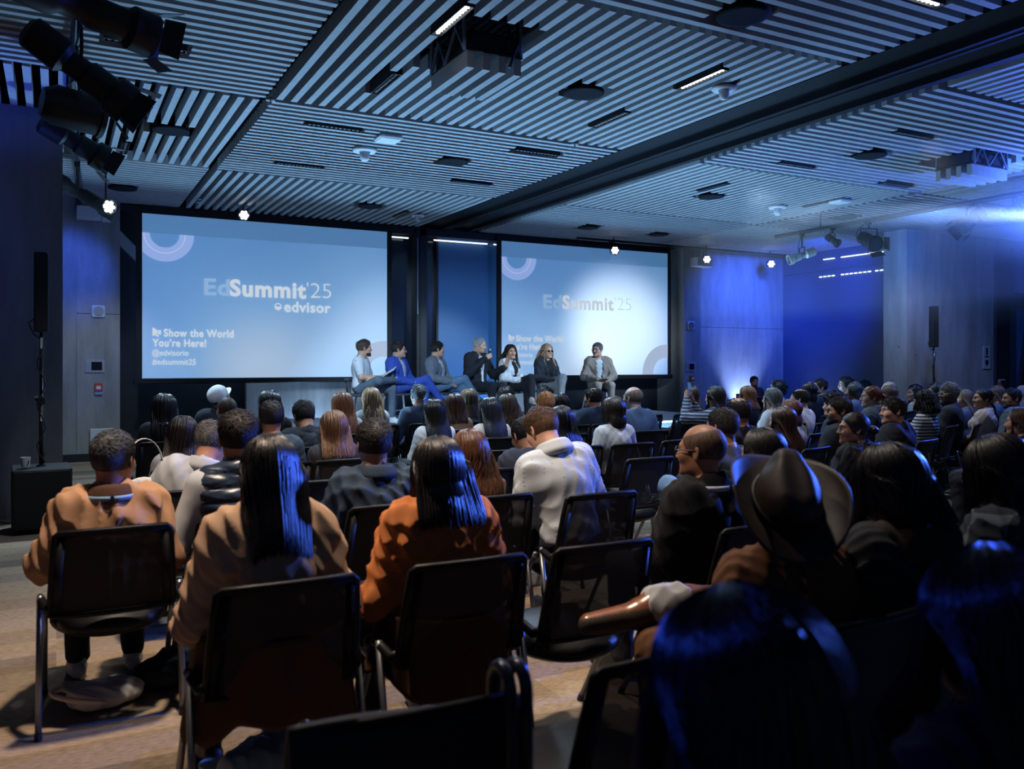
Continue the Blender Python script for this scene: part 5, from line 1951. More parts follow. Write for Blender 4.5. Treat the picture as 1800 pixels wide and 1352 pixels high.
def make_chair(loc, rz, label):
    t = thing('mesh_back_chair', label, 'chair', loc, rz, 'audience chairs')
    seat = [('e', (0, 0.03, 0.435), (0.235, 0.24, 0.03), None, 0.0), ('c', (-0.18, -0.15, 0.435), (0.18, -0.15, 0.435), 0.026, 0.026, 0.02), ('c', (-0.18, 0.2, 0.43), (0.18, 0.2, 0.43), 0.03, 0.03, 0.02), ('e', (0, -0.015, 0.405), (0.235, 0.235, 0.075), None, 0.02)]
    V, Q = sdf_mesh(seat, 0.011)
    mesh_quads('seat', V, Q, CHAIR_BLACK, None, t)

    def bp(x, q):                                        # point on the slightly curved, reclined back
        return (x, -0.225 - 0.085 * q - 0.02 * (1 - (x / 0.23) ** 2), 0.475 + 0.35 * q)
    mb = MB()
    out = [(-0.235, 0.0), (-0.215, 1.0), (-0.1, 1.0), (0.0, 1.0), (0.1, 1.0), (0.215, 1.0), (0.235, 0.0)]
    pts = [bp(*out[0]), bp(-0.23, 0.3), bp(-0.222, 0.7), bp(-0.214, 0.96), bp(-0.2, 0.995), bp(-0.1, 1.0), bp(0, 1.0), bp(0.1, 1.0), bp(0.2, 0.995), bp(0.214, 0.96), bp(0.222, 0.7), bp(0.23, 0.3), bp(0.235, 0.0)]
    mb.tube(pts, 0.0125, 6)
    mb.prism([(-0.215, 0.925), (0.215, 0.925), (0.21, 1.0), (-0.21, 1.0)], 0, 0.012, 'y', 0, None)
    P = mb.V[-1]
    for i, p in enumerate(P):
        b_ = bp(p[0], p[2])
        P[i] = (b_[0], b_[1] + p[1] - 0.006, b_[2])
    for sx in (-1, 1):
        mb.prism([(sx * 0.235, 0.0), (sx * 0.195, 0.0), (sx * 0.178, 0.94), (sx * 0.214, 0.94)], 0, 0.012, 'y')
        P = mb.V[-1]
        for i, p in enumerate(P):
            b_ = bp(p[0], p[2])
            P[i] = (b_[0], b_[1] + p[1] - 0.006, b_[2])
        mb.tube([bp(sx * 0.232, 0.12), (sx * 0.245, -0.20, 0.50), (sx * 0.262, -0.15, 0.525), (sx * 0.268, -0.10, 0.53)], [0.018, 0.02, 0.018, 0.014], 8)
    mb.tube([bp(-0.23, 0.0), bp(-0.1, -0.01), bp(0.1, -0.01), bp(0.23, 0.0)], 0.014, 6)
    build('backrest_frame', mb, CHAIR_BLACK, t, smooth=True)
    V, F = [], []
    n = 9
    for j in range(n):
        for i in range(n):
            q = j / (n - 1) * 0.96
            x = (i / (n - 1) * 2 - 1) * (0.205 - 0.02 * q)
            b_ = bp(x, q)
            V.append((b_[0], b_[1] + 0.004, b_[2]))
    for j in range(n - 1):
        for i in range(n - 1):
            F.append((j * n + i, j * n + i + 1, (j + 1) * n + i + 1, (j + 1) * n + i))
    mesh_obj('backrest_mesh', V, F, CHAIR_MESH, None, True, t)
    for sx in (-1, 1):
        for rear in (1, 0):
            top, bot = ((sx * 0.268, -0.14, 0.545), (sx * 0.272, -0.27, 0.03)) if rear else ((sx * 0.252, -0.06, 0.50), (sx * 0.256, 0.24, 0.03))
            lg = build('leg', MB().tube([top, bot], 0.0125, 8), CHAIR_STEEL, t, smooth=True)
            build('leg_cap', MB().tube([bot, (bot[0], bot[1] + (-0.008 if rear else 0.018), 0.0)], 0.0145, 8), BLACK, lg)
        build('side_rail', MB().tube([(sx * 0.262, -0.15, 0.50), (sx * 0.25, 0.0, 0.44), (sx * 0.23, 0.16, 0.42)], 0.011, 6), CHAIR_STEEL, t, smooth=True)
    return t


CHAIR0 = None


def chair(loc, rz, label):
    global CHAIR0
    if CHAIR0 is None:
        CHAIR0 = make_chair(loc, rz, label)
        return CHAIR0
    c = copy_tree(CHAIR0)
    c.location = loc
    c.rotation_euler = (0, 0, rz)
    c['label'] = label
    return c


# ================================================================== AUDIENCE
ROW = {-1: 0.82, 0: 1.85, 1: 2.95, 2: 4.15, 3: 5.1, 4: 6.1, 5: 7.1, 6: 8.1, 7: 9.1, 8: 9.8}
WHO = {}
CNT = [0]


def seat_person(key, u, v, row, short, where, **k):
    """short: who it is; where: the rest of the label; the chair's label is made from short."""
    CNT[0] += 1
    y = ROW[row] + k.pop('dy', 0.0) - 0.03
    k.setdefault('lod', 0 if row <= 2 else 1 if row <= 5 else 2)
    k.setdefault('seed', CNT[0] * 7)
    k.setdefault('lean', -0.10)
    k.setdefault('group', 'seated audience')
    r = person((short + ' ' + where).strip(), u=u, vtop=v, y=y, **k)
    WHO[key] = r
    chair(r['loc'], r['rz'], 'black mesh-backed chair under the ' + short)
    return r


SH = lambda c, n='shirt': ('shirt', c, n)
WHITE, CREAM, NAVY, COAL, GREYC = (0.50, 0.53, 0.56), (0.46, 0.42, 0.37), (0.025, 0.035, 0.065), (0.008, 0.009, 0.011), (0.22, 0.24, 0.26)
sp = seat_person
# --- nearest rows
sp('fg70', 1300, 1062, -1, 'dark-haired woman nearest the viewer', 'with blue light on her hair', female=True, hair=('long', HDARK, dict(length=0.42, n=3000, r=0.8, flare=0.06, fluff=0.03, ragged=0.3, phmax=2.6, gloss=0.25)), shirt=SH(COAL), over=('jacket', (0.010, 0.010, 0.012)), hyaw=0.1)
sp('fg71', 1752, 982, -1, 'long-haired woman at the bottom corner', 'half out of the picture', female=True, hair=('long', HDARK, dict(length=0.55, n=3000, r=0.8, flare=0.03, fluff=0.03, ragged=0.3, phmax=2.6, gloss=0.25)), shirt=SH(COAL), over=('jacket', (0.010, 0.010, 0.012)), hyaw=-0.1, rz=-0.1)
sp('hat69', 1372, 815, 0, 'man in the cowboy hat', 'and brown suede jacket, one leg crossed', hair=('bald', HDARK, dict(bald=0.02)), hat=('cowboy', 0.36, 1.0), hroll=0.08, hpitch=-0.30, hyaw=-0.6, baggy=1.25, shoe_len=0.30, shirt=SH((0.25, 0.24, 0.22)), over=('jacket', (0.13, 0.058, 0.03)), lean=-0.02, side=-0.10, legs='figure4R', pants=(0.10, 0.046, 0.021), shoes=(0.17, 0.055, 0.022), sole=(0.03, 0.022, 0.016), bulk=1.08, arms='side', rz=0.05, collar=('flat', (0.11, 0.05, 0.027)))
sp('fur67', 1560, 782, 0, 'black-haired person in a fur-hooded parka', '', hair=('long', HBLACK, dict(length=0.17, n=1500, phmax=2.7, flare=0.0)), shirt=SH(COAL), over=('jacket', (0.024, 0.026, 0.030)), hood=('fur', (0.035, 0.022, 0.016), True), bulk=1.1, rz=0.2, hyaw=-0.2)
sp('plaid68', 1752, 767, 0, 'dark-haired person in the checked overshirt', '', hair=('long', HBLACK, dict(length=0.15, n=1500, phmax=2.7, flare=0.0)), shirt=SH(COAL), over=('jacket', pattern_mat('plaid', (0.03, 0.035, 0.045), (0.10, 0.12, 0.15))), rz=0.2, hyaw=0.0, hpitch=0.15)
# --- second row
sp('tanhood', 474, 768, 1, 'woman with waist-long black hair', 'in a hooded tan coat', female=True, hair=('long', HBLACK, dict(length=0.34, n=2000, flare=-0.05, gloss=0.36)), shirt=SH(COAL), over=('coat', (0.46, 0.30, 0.195)), hood=('hood', (0.44, 0.29, 0.19)), arms='side', hyaw=-0.15, hpitch=0.05, fold=0.016)
sp('orange', 768, 770, 1, 'woman with straight black hair', 'in a rust-orange jacket', female=True, hair=('long', HBLACK, dict(length=0.25, n=2000, flare=0.0, gloss=0.36, ragged=0.2)), shirt=SH(COAL), over=('coat', (0.46, 0.155, 0.045)), arms='side', hyaw=-0.1, fold=0.014, pants=(0.012, 0.013, 0.016))
sp('bald', 1232, 743, 1, 'shaven-headed man in the black sweater', 'wearing glasses and a pale lanyard', skin=TAN, hair=('bald', (0.075, 0.042, 0.028), dict(bald=0.05)), glasses=(0.05, 0.06, 0.08), shirt=SH(COAL, 'sweater'), over=('jacket', (0.009, 0.010, 0.012), 'sweater'), lanyard=(0.45, 0.5, 0.6), hyaw=0.35, bulk=1.12, side=-0.03, rz=0.1)
sp('hat46', 1338, 755, 1, 'woman with a sleek black crown', 'showing just above the cowboy hat', female=True, hair=('long', HBLACK, dict(length=0.3, n=1300)), shirt=SH((0.03, 0.03, 0.035)), dy=0.05, rz=0.2)
# --- third row
sp('leftman', 200, 759, 2, 'grey-haired man in the tan jacket', 'with a pale blue lanyard, sitting by the aisle', hair=('short', (0.05, 0.055, 0.062), dict(length=0.04, fluff=0.012, mess=0.4)), skin=MID, shirt=SH((0.3, 0.32, 0.34)), over=('jacket', (0.42, 0.24, 0.14)), collar=('stand', (0.075, 0.036, 0.02)), lanyard=(0.24, 0.40, 0.58), hyaw=-0.45, arms='side', legs='sit', shoes=(0.45, 0.47, 0.5), sole=(0.5, 0.5, 0.5), pants=(0.02, 0.02, 0.024), fold=0.017, bulk=1.15)
sp('vest', 418, 724, 2, 'black-haired man in the quilted vest', 'with white sleeves', hair=('short', HBLACK, dict(length=0.05, fluff=0.018, mess=0.6)), shirt=SH((0.48, 0.52, 0.56)), over=('puffer', plain((0.018, 0.032, 0.062), 0.36, spec=0.5, bump=0.2, bscale=60), 'vest'), hyaw=-0.1, arms='side', pants=(0.08, 0.14, 0.24))
sp('darkjacket', 657, 738, 2, 'curly-topped man in the slate bomber jacket', '', skin=TAN, hair=('short', HBLACK, dict(length=0.04, fluff=0.016, mess=0.5)), shirt=SH(COAL), over=('jacket', (0.028, 0.046, 0.075)), collar=('stand', (0.02, 0.034, 0.056)), hyaw=-0.1, bulk=1.12, fold=0.015)
sp('redhair', 824, 756, 2, 'auburn woman with layered long hair', 'beside the black-haired woman in orange', female=True, hair=('long', (0.065, 0.026, 0.013), dict(length=0.31, n=1300, wave=0.010, flare=0.01, ragged=0.3)), shirt=SH((0.16, 0.11, 0.08)), hyaw=0.05)
sp('sweater', 953, 720, 2, 'brown-haired man in the white dimpled sweater', 'bending over his phone', skin=FAIR, hair=('short', (0.07, 0.034, 0.018), dict(length=0.04, fluff=0.01)), shirt=('knit', pattern_mat('dash', (0.41, 0.455, 0.50), (0.18, 0.21, 0.25)), 'sweater'), collar=('stand', (0.41, 0.455, 0.50)), hpitch=0.5, hyaw=0.15, lean=0.18, side=-0.13, bulk=1.15, arms='clasp')
sp('thin', 1269, 716, 2, 'man with thinning crown', 'behind the shaven-headed man', skin=TAN, hair=('short', HDARK, dict(length=0.025, bald=0.012)), shirt=SH((0.05, 0.06, 0.075)), rz=0.15, legs='crossL', pants=(0.10, 0.17, 0.27))
sp('bun48', 1500, 724, 2, 'woman in profile with a low bun', 'and a small earring', female=True, skin=TAN, hair=('bun', HBLACK, dict(tie=(0, -0.118, -0.01))), hyaw=0.75, rz=0.25, shirt=SH(COAL), over=('jacket', (0.010, 0.011, 0.015)))
sp('brown65', 1792, 722, 2, 'woman with straight brown hair at the picture edge', '', female=True, hair=('long', HBROWN, dict(length=0.32)), shirt=SH(COAL), rz=0.3)
# --- fourth row
sp('hoodieman', 372, 739, 3, 'grey-haired man in the pale grey fleece', 'leaning to the side', hair=('short', (0.07, 0.068, 0.07), dict(length=0.022, bald=0.004)), skin=MID, shirt=('knit', (0.40, 0.43, 0.46), 'fleece'), collar=('stand', (0.38, 0.41, 0.44)), side=0.30, hpitch=0.3, hyaw=-0.7, bulk=1.12, fold=0.013)
sp('balding', 1296, 698, 3, 'round-headed balding man in black', '', skin=TAN, hair=('short', HDARK, dict(length=0.02, bald=0.03)), shirt=SH(COAL), over=('jacket', (0.010, 0.010, 0.012)), rz=0.2)
sp('long45', 1374, 720, 3, 'woman with smooth long dark hair', 'behind the cowboy hat', female=True, hair=('long', HBROWN, dict(length=0.36, n=700)), shirt=SH((0.03, 0.03, 0.034)), rz=0.25)
sp('suit47', 1474, 697, 3, 'bearded man with glasses in a dark suit', '', skin=TAN, hair=('short', HBLACK, dict(length=0.035)), glasses=(0.02, 0.02, 0.02), beard=HBLACK, hyaw=0.75, rz=0.25, shirt=SH(WHITE), over=('jacket', (0.016, 0.022, 0.032)))
sp('wavy56', 1570, 698, 3, 'dark-suited man with swept-back wavy hair', 'seen in profile', skin=MID, hair=('short', HDARK, dict(length=0.05, fluff=0.012, mess=0.5)), hyaw=0.8, rz=0.25, shirt=SH(COAL), over=('jacket', (0.012, 0.014, 0.019)), bulk=1.1)
sp('darksuit', 922, 742, 3, 'person in a dark suit half hidden', 'behind the white sweater, holding a phone', hair=('short', HBLACK), shirt=SH(COAL), over=('jacket', (0.025, 0.03, 0.045)), hpitch=0.4)
# --- fifth row
sp('straight', 322, 733, 4, 'woman with flat straight dark hair', 'beside the grey fleece', female=True, hair=('long', HDARK, dict(length=0.34, side=-0.05)), shirt=SH(WHITE, 'blouse'), hyaw=-0.2)
sp('whitecollar', 477, 703, 4, 'man with a white lanyard and cropped black hair', '', hair=('short', HDARK, dict(length=0.035, bald=0.003)), shirt=SH((0.05, 0.075, 0.11)), lanyard=(0.55, 0.58, 0.62), hyaw=-0.2, skin=TAN)
sp('brownhair', 586, 723, 4, 'woman with highlighted brown hair', 'in a charcoal top', female=True, hair=('long', (0.20, 0.10, 0.05), dict(length=0.27, n=600, flare=-0.01)), shirt=SH((0.05, 0.05, 0.055), 'top'))
sp('bluehair', 984, 716, 4, 'woman with blue-lit black hair', 'in a pale top beside the white sweater', female=True, hair=('long', HBLACK, dict(length=0.33, side=0.04, n=600)), shirt=SH((0.44, 0.46, 0.5), 'blouse'), hyaw=0.2)
sp('bob', 1077, 698, 4, 'woman with a smooth chin-length bob', 'in a pale grey top', female=True, skin=FAIR, hair=('bob', HDARK, dict(length=0.125, n=700, flare=0.0, gloss=0.36)), shirt=SH((0.40, 0.41, 0.42), 'top'), arms='side')
sp('bun44', 1388, 707, 4, 'brown-haired woman with hand at her cheek', '', female=True, hair=('long', HAUB, dict(length=0.12)), shirt=SH((0.3, 0.28, 0.26)), rz=0.3)
sp('curls66', 1466, 691, 4, 'person with a mass of dark curls', 'in front of the blue side wall', hair=('curly', HBLACK, dict(size=0.04)), shirt=SH(NAVY), rz=0.3)
sp('gpony52', 1531, 678, 4, 'ginger woman with tied-up hair and scarf', '', female=True, skin=FAIR, hair=('pony', HRED, dict(tie=(0, -0.11, 0.03), length=0.14)), hyaw=0.6, rz=0.35, shirt=SH((0.2, 0.2, 0.2)), over=('jacket', (0.06, 0.075, 0.1)), collar=('stand', (0.09, 0.12, 0.16)))
sp('curls57', 1622, 689, 4, 'woman with big dark curls', 'in a black and white striped sweater', female=True, hair=('curly', HBLACK, dict(size=0.045, length=0.16, flare=0.03)), shirt=('knit', pattern_mat('stripe', (0.5, 0.5, 0.5), (0.015, 0.015, 0.02)), 'sweater'), rz=0.35)
sp('grey58', 1668, 673, 4, 'silver-streaked man with glasses and black sweater', '', skin=BROWN, hair=('short', (0.20, 0.20, 0.205), dict(length=0.05, fluff=0.02, mess=0.6)), glasses=(0.3, 0.32, 0.34), beard=(0.05, 0.05, 0.05), hyaw=0.7, rz=0.45, shirt=('knit', (0.025, 0.03, 0.04), 'sweater'), bulk=1.12)
sp('braid61', 1727, 682, 4, 'woman with a long dark braid', 'in a beige top', female=True, skin=TAN, hair=('pony', HBLACK, dict(tie=(0.0, -0.10, -0.05), length=0.36)), hyaw=0.7, rz=0.35, shirt=SH((0.42, 0.36, 0.33), 'top'), dy=-0.1)
sp('glasses63', 1778, 682, 4, 'bearded man with glasses and grey collar', 'at the picture edge', skin=TAN, hair=('short', HBLACK, dict(length=0.03)), glasses=(0.03, 0.03, 0.03), beard=HBLACK, hyaw=0.75, rz=0.4, shirt=SH(COAL), over=('jacket', (0.06, 0.075, 0.095)), collar=('stand', (0.07, 0.085, 0.11)), dy=0.1)
# --- sixth row
sp('curlyhoodie', 534, 706, 5, 'curly-haired man in the black hooded top', '', skin=MID, hair=('short', HBLACK, dict(length=0.04, fluff=0.018, mess=0.6)), shirt=SH(COAL), over=('jacket', (0.022, 0.026, 0.032)), hood=('hood', (0.022, 0.026, 0.032)), hpitch=0.3, hyaw=0.1)
sp('blackstraight', 762, 703, 5, 'woman with very long straight black hair', 'in a white top', female=True, hair=('long', HBLACK, dict(length=0.42, n=600, gloss=0.36)), shirt=SH(WHITE, 'top'))
sp('darkstraight', 861, 700, 5, 'woman with sleek blue-black hair', 'in a cream top with dark straps', female=True, hair=('long', (0.012, 0.014, 0.02), dict(length=0.36, n=600, gloss=0.34)), shirt=SH(CREAM, 'top'))
sp('ginger', 958, 688, 5, 'ginger-haired man in the rust-tan jacket', '', skin=FAIR, hair=('short', (0.26, 0.12, 0.045), dict(length=0.035)), shirt=SH(WHITE), over=('jacket', (0.40, 0.15, 0.045)), hyaw=-0.05, bulk=1.05)
sp('baldblue', 1112, 679, 5, 'bald man in the blue blazer', 'with dark glasses', skin=(0.46, 0.34, 0.28), hair=('bald', (0.12, 0.09, 0.075), dict(bald=0.09)), glasses=(0.02, 0.02, 0.02), shirt=SH(WHITE), over=('jacket', (0.055, 0.095, 0.19), 'blazer'), hyaw=0.25, bulk=1.12, arms='side')
sp('phone', 1256, 680, 5, 'woman raising a phone to film', 'in a navy and white top', female=True, skin=TAN, hair=('long', HBLACK, dict(length=0.22)), shirt=('knit', pattern_mat('stripe', (0.03, 0.045, 0.08), (0.22, 0.25, 0.3)), 'top'), rz=0.3,
   arms=([(-0.23, 0.20, 0.90), (0.22, 0.16, 0.80)], [(-0.05, 0.30, 1.10), (0.08, 0.30, 1.04)], [(0.25, 0.25, 1.0), (-0.35, 0.2, 1.0)], [(0.9, -0.3, -0.1), (-0.9, -0.2, 0)]), hands=('grip', 'grip'))
sp('streak', 1356, 683, 5, 'woman with grey-streaked straight hair', 'in a white jacket', female=True, hair=('long', (0.10, 0.10, 0.105), dict(length=0.30)), shirt=SH((0.5, 0.52, 0.56), 'jacket'), rz=0.3)
sp('whiteshirt', 1405, 683, 5, 'balding man in the white polo', '', skin=FAIR, hair=('short', HDARK, dict(length=0.02, bald=0.022)), shirt=SH((0.55, 0.55, 0.54), 'polo'), hyaw=0.3, rz=0.3)
sp('brown54', 1560, 679, 5, 'woman with straight brown hair and pale clip', '', female=True, hair=('long', HBROWN, dict(length=0.2)), shirt=SH((0.06, 0.065, 0.075)), rz=0.35)
sp('behind59', 1644, 674, 5, 'dark-haired woman in profile', 'beyond the silver-streaked man', female=True, skin=TAN, hair=('long', HBLACK, dict(length=0.25)), hyaw=0.6, rz=0.4, shirt=SH((0.08, 0.09, 0.11)))
sp('blond60', 1694, 686, 5, 'woman with long fair hair', 'behind the black sweater', female=True, skin=FAIR, hair=('long', (0.2, 0.12, 0.06), dict(length=0.34)), hyaw=0.4, rz=0.4, shirt=SH((0.1, 0.11, 0.13)))
sp('ginger62', 1750, 679, 5, 'copper-haired woman beyond the braid', '', female=True, skin=FAIR, hair=('long', (0.13, 0.06, 0.03), dict(length=0.2)), rz=0.4, shirt=SH((0.09, 0.1, 0.12)))
sp('bald64', 1797, 676, 5, 'bald grey man beyond the bearded man', '', skin=MID, hair=('bald', (0.2, 0.2, 0.2), dict(bald=0.07)), rz=0.4, shirt=SH((0.1, 0.11, 0.12)))
# --- seventh row
sp('leopard', 290, 694, 6, 'woman with long black hair and spotted scarf', 'by the concrete wall', female=True, hair=('long', HBLACK, dict(length=0.40)), shirt=SH((0.02, 0.02, 0.024)), collar=('flat', pattern_mat('spots', (0.35, 0.35, 0.36), (0.02, 0.02, 0.02))), hyaw=-0.45)
sp('buzz', 398, 697, 6, 'man with a brown buzz cut', 'in front of the white cap', skin=MID, hair=('short', (0.035, 0.022, 0.016), dict(length=0.01, smooth=True, grow=0.003)), shirt=SH((0.35, 0.37, 0.4)), hyaw=0.2)
sp('headband', 474, 688, 6, 'woman with black hair and patterned headband', '', female=True, hair=('long', HBLACK, dict(length=0.3)), shirt=SH(COAL), hyaw=-0.2)
sp('redbrown', 601, 691, 6, 'woman with copper-brown long hair', 'in a white top below the stage', female=True, hair=('long', (0.20, 0.08, 0.035), dict(length=0.36)), shirt=SH(WHITE, 'top'))
sp('auburn', 798, 694, 6, 'auburn woman with shoulder-length hair', 'and patterned collar', female=True, skin=FAIR, hair=('long', (0.075, 0.032, 0.016), dict(length=0.24)), shirt=SH((0.33, 0.2, 0.11), 'top'))
sp('curlylight', 891, 694, 6, 'woman with wavy light brown hair', '', female=True, hair=('long', (0.10, 0.066, 0.042), dict(length=0.28, wave=0.014, flare=0.02)), shirt=SH((0.1, 0.07, 0.05)))
sp('womanbehind', 983, 693, 6, 'dark-haired woman just past the ginger man', '', female=True, hair=('long', HDARK, dict(length=0.16)), shirt=SH((0.06, 0.065, 0.08)))
sp('suitbald', 1042, 681, 6, 'man in a navy suit with thin crown', 'beside the bob', skin=MID, hair=('short', HDARK, dict(length=0.022, bald=0.014)), shirt=SH(WHITE), over=('jacket', (0.02, 0.032, 0.06), 'blazer'), hyaw=0.3, arms='side')
sp('gingerstr', 1312, 680, 6, 'woman with straight ginger hair', 'below the laptop', female=True, skin=FAIR, hair=('long', (0.22, 0.085, 0.03), dict(length=0.22, side=0.05)), shirt=SH(COAL), rz=0.3)
sp('dark42', 1420, 674, 6, 'dark-haired woman beyond the white polo', '', female=True, hair=('long', HBLACK, dict(length=0.14)), shirt=SH(COAL), rz=0.3)
sp('prof55', 1607, 677, 6, 'woman in profile with dark hair and lanyard', '', female=True, skin=TAN, hair=('long', HBLACK, dict(length=0.26)), hyaw=0.8, rz=0.4, shirt=SH((0.3, 0.32, 0.35)))
sp('bob50', 1500, 673, 6, 'woman with a highlighted short bob', '', female=True, hair=('bob', (0.06, 0.055, 0.055), dict(length=0.1)), shirt=SH((0.1, 0.12, 0.15)), rz=0.35)
sp('bald53', 1562, 670, 6, 'bald man against the concrete wing wall', '', skin=(0.46, 0.32, 0.24), hair=('bald', (0.2, 0.14, 0.1), dict(bald=0.08)), rz=0.35, shirt=SH((0.05, 0.055, 0.06)))
# --- eighth row and beyond
sp('cap', 386, 681, 7, 'man in the white baseball cap', '', hair=('bald', HDARK, dict(bald=0.02)), hat=('cap', (0.72, 0.74, 0.76), 0.0), shirt=SH((0.025, 0.032, 0.045)), over=('jacket', (0.025, 0.032, 0.045)), hyaw=-0.9, hpitch=-0.5, skin=TAN)
sp('blond', 652, 683, 7, 'blond woman in a white top', 'below the first panelist', female=True, skin=FAIR, hair=('long', HBLOND, dict(length=0.34, wave=0.008)), shirt=SH((0.56, 0.57, 0.58), 'top'))
sp('grayman', 735, 676, 7, 'salt-and-pepper man in a slate polo', 'facing the stage', skin=MID, hair=('short', (0.085, 0.09, 0.095), dict(length=0.025)), shirt=SH((0.09, 0.115, 0.17), 'polo'), arms='side', bulk=1.08)
sp('ombre', 823, 685, 7, 'woman with dark hair fading to fair ends', '', female=True, hair=('long', (0.15, 0.09, 0.05), dict(length=0.3)), shirt=SH(CREAM))
sp('darkbehind', 888, 681, 7, 'dark-haired woman before the stage', 'behind the wavy light brown hair', female=True, hair=('long', HDARK, dict(length=0.2)), shirt=SH((0.06, 0.08, 0.12)))
sp('curlybehind', 955, 679, 7, 'man with dark curls before the stage', '', hair=('curly', HBLACK, dict(size=0.02)), shirt=SH((0.07, 0.09, 0.13)))
sp('brownphone', 1214, 680, 7, 'brown-haired woman beside the raised phone', '', female=True, skin=FAIR, hair=('long', (0.07, 0.03, 0.018), dict(length=0.26)), shirt=SH((0.3, 0.12, 0.06)), rz=0.2)
sp('curly40', 1366, 670, 7, 'person with a round mop of black curls', 'beside the laptop table', skin=TAN, hair=('curly', HBLACK, dict(size=0.035)), hyaw=0.6, rz=0.3, shirt=SH((0.3, 0.32, 0.34)))
sp('glasses43', 1441, 666, 7, 'man with glasses and short beard', 'before the blue side wall', skin=MID, hair=('short', HDARK, dict(length=0.045, fluff=0.012)), glasses=(0.02, 0.02, 0.02), beard=HDARK, hyaw=0.8, rz=0.3, shirt=SH((0.02, 0.03, 0.05)))
sp('curly49', 1486, 663, 7, 'man with glasses and curly top', '', skin=FAIR, hair=('curly', HBLACK, dict(size=0.024)), glasses=(0.02, 0.02, 0.02), hyaw=0.7, rz=0.35, shirt=SH((0.03, 0.04, 0.06)))
sp('dark51', 1519, 668, 8, 'farthest dark-haired person by the side wall', '', hair=('short', HBLACK, dict(length=0.04)), rz=0.4, shirt=SH((0.03, 0.04, 0.06)))

# --- empty chairs that show between the people
EMPTY = [(0.62, 1.85, -0.05, 'empty black chair nearest the viewer with a coat over it'), (1.22, 1.88, 0.1, 'empty black chair beside the cowboy hat man'), (1.80, 2.93, 0.0, 'empty black chair with a glass on its seat'),
         (1.32, 5.1, 0.0, 'empty black chair before the woman with highlighted hair'), (2.42, 5.1, 0.0, 'empty black chair beyond the auburn layered hair'), (2.98, 6.1, 0.0, 'empty black chair, middle of three stacked up the gap'), (3.52, 7.15, 0.0, 'empty black chair, farthest in the gap below the sleek hair'),
         (3.70, 5.15, 0.05, 'empty black chair in front of the bob'), (4.78, 6.15, 0.1, 'empty black chair in front of the bald man in blue'), (4.28, 7.15, 0.0, 'empty black chair behind the navy suit'), (6.75, 9.15, 0.1, 'empty black chair by the end of the stage'), (7.35, 9.15, 0.1, 'empty black chair near the fire alarm pier'),
         (5.95, 5.05, 0.35, 'empty black chair behind the striped sweater'), (3.35, 2.95, 0.2, 'empty black chair beside the checked overshirt')]
for x, y, rz, lab in EMPTY:
    chair((x, y, 0), rz, lab)

# ================================================================== PANEL ON THE STAGE
STG = 0.6


def panel_chair(r, who):
    t = thing('panel_chair', 'pale-legged stage chair under the ' + who, 'chair', (r['loc'][0], r['loc'][1], STG), r['rz'], 'panel chairs on the stage')
    wood = plain((0.05, 0.055, 0.065), 0.5)
    V, Q = sdf_mesh([('e', (0, 0.02, 0.44), (0.24, 0.24, 0.03), None, 0)], 0.014)
    mesh_quads('seat', V, Q, wood, None, t)
    mb = MB()
    pts = [(0.22 * math.sin(a), -0.01 - 0.22 * math.cos(a), 0.66) for a in np.linspace(-0.95, 0.95, 15)]
    mb.tube(pts, 0.022, 8)
    for k in (1, 4, 7, 10, 13):
        p = pts[k]
        mb.tube([p, (p[0] * 0.9, p[1] * 0.9, 0.45)], 0.010, 6)
    build('backrest', mb, wood, t, smooth=True)
    leg = plain((0.42, 0.46, 0.5), 0.4, 0.5)
    for sx in (-1, 1):
        for sy in (-1, 1):
            build('leg', MB().tube([(sx * 0.17, sy * 0.15 + 0.02, 0.43), (sx * 0.25, sy * 0.24 + 0.02, 0.0)], 0.014, 8), leg, t, smooth=True)
    build('crossbar', MB().tube([(-0.21, 0.02, 0.2), (0.21, 0.02, 0.2)], 0.009, 6), leg, t)


def panelist(key, u, v, who, extra, **k):
    k.setdefault('lod', 1)
    CNT[0] += 1
    r = person(who + ' ' + extra, u=u, vtop=v, y=12.0, floor=STG, seat=0.46, seed=CNT[0] * 7, group='panel speakers', **k)
    WHO[key] = r
    panel_chair(r, who)
    return r


JEANS = (0.09, 0.12, 0.17)
panelist('p1', 640, 597, 'man in a white T-shirt', 'with one ankle on his knee', rz=-2.2, hyaw=0.55, baggy=0.92, skin=FAIR, hair=('short', (0.06, 0.04, 0.03), dict(length=0.045, fluff=0.018)), beard=(0.05, 0.03, 0.02), shirt=('tee', (0.58, 0.62, 0.66), 't_shirt'), pants=(0.10, 0.13, 0.17), shoes=(0.55, 0.57, 0.6), sole=(0.25, 0.1, 0.05), legs='figure4R', lean=0.02,
         arms=([(-0.24, 0.06, 0.68), (0.25, 0.08, 0.70)], [(-0.02, 0.28, 0.66), (0.08, 0.32, 0.70)], [(0.6, 0.7, 0), (-0.5, 0.8, 0.2)], [(0.1, 0, -1), (-0.7, 0, -0.6)]), hands=('relaxed', 'grip'))
panelist('p2', 701, 600, 'man in a bright blue suit', 'and glasses', rz=-2.45, baggy=0.9, skin=FAIR, hair=('short', HDARK, dict(length=0.03, bald=0.004)), glasses=(0.02, 0.02, 0.02), shirt=SH((0.5, 0.52, 0.55)), over=('open', (0.035, 0.075, 0.36), 'suit_jacket'), pants=(0.035, 0.075, 0.36), shoes=(0.05, 0.025, 0.015), legs='cross', arms='clasp', hyaw=0.6, lean=-0.08)
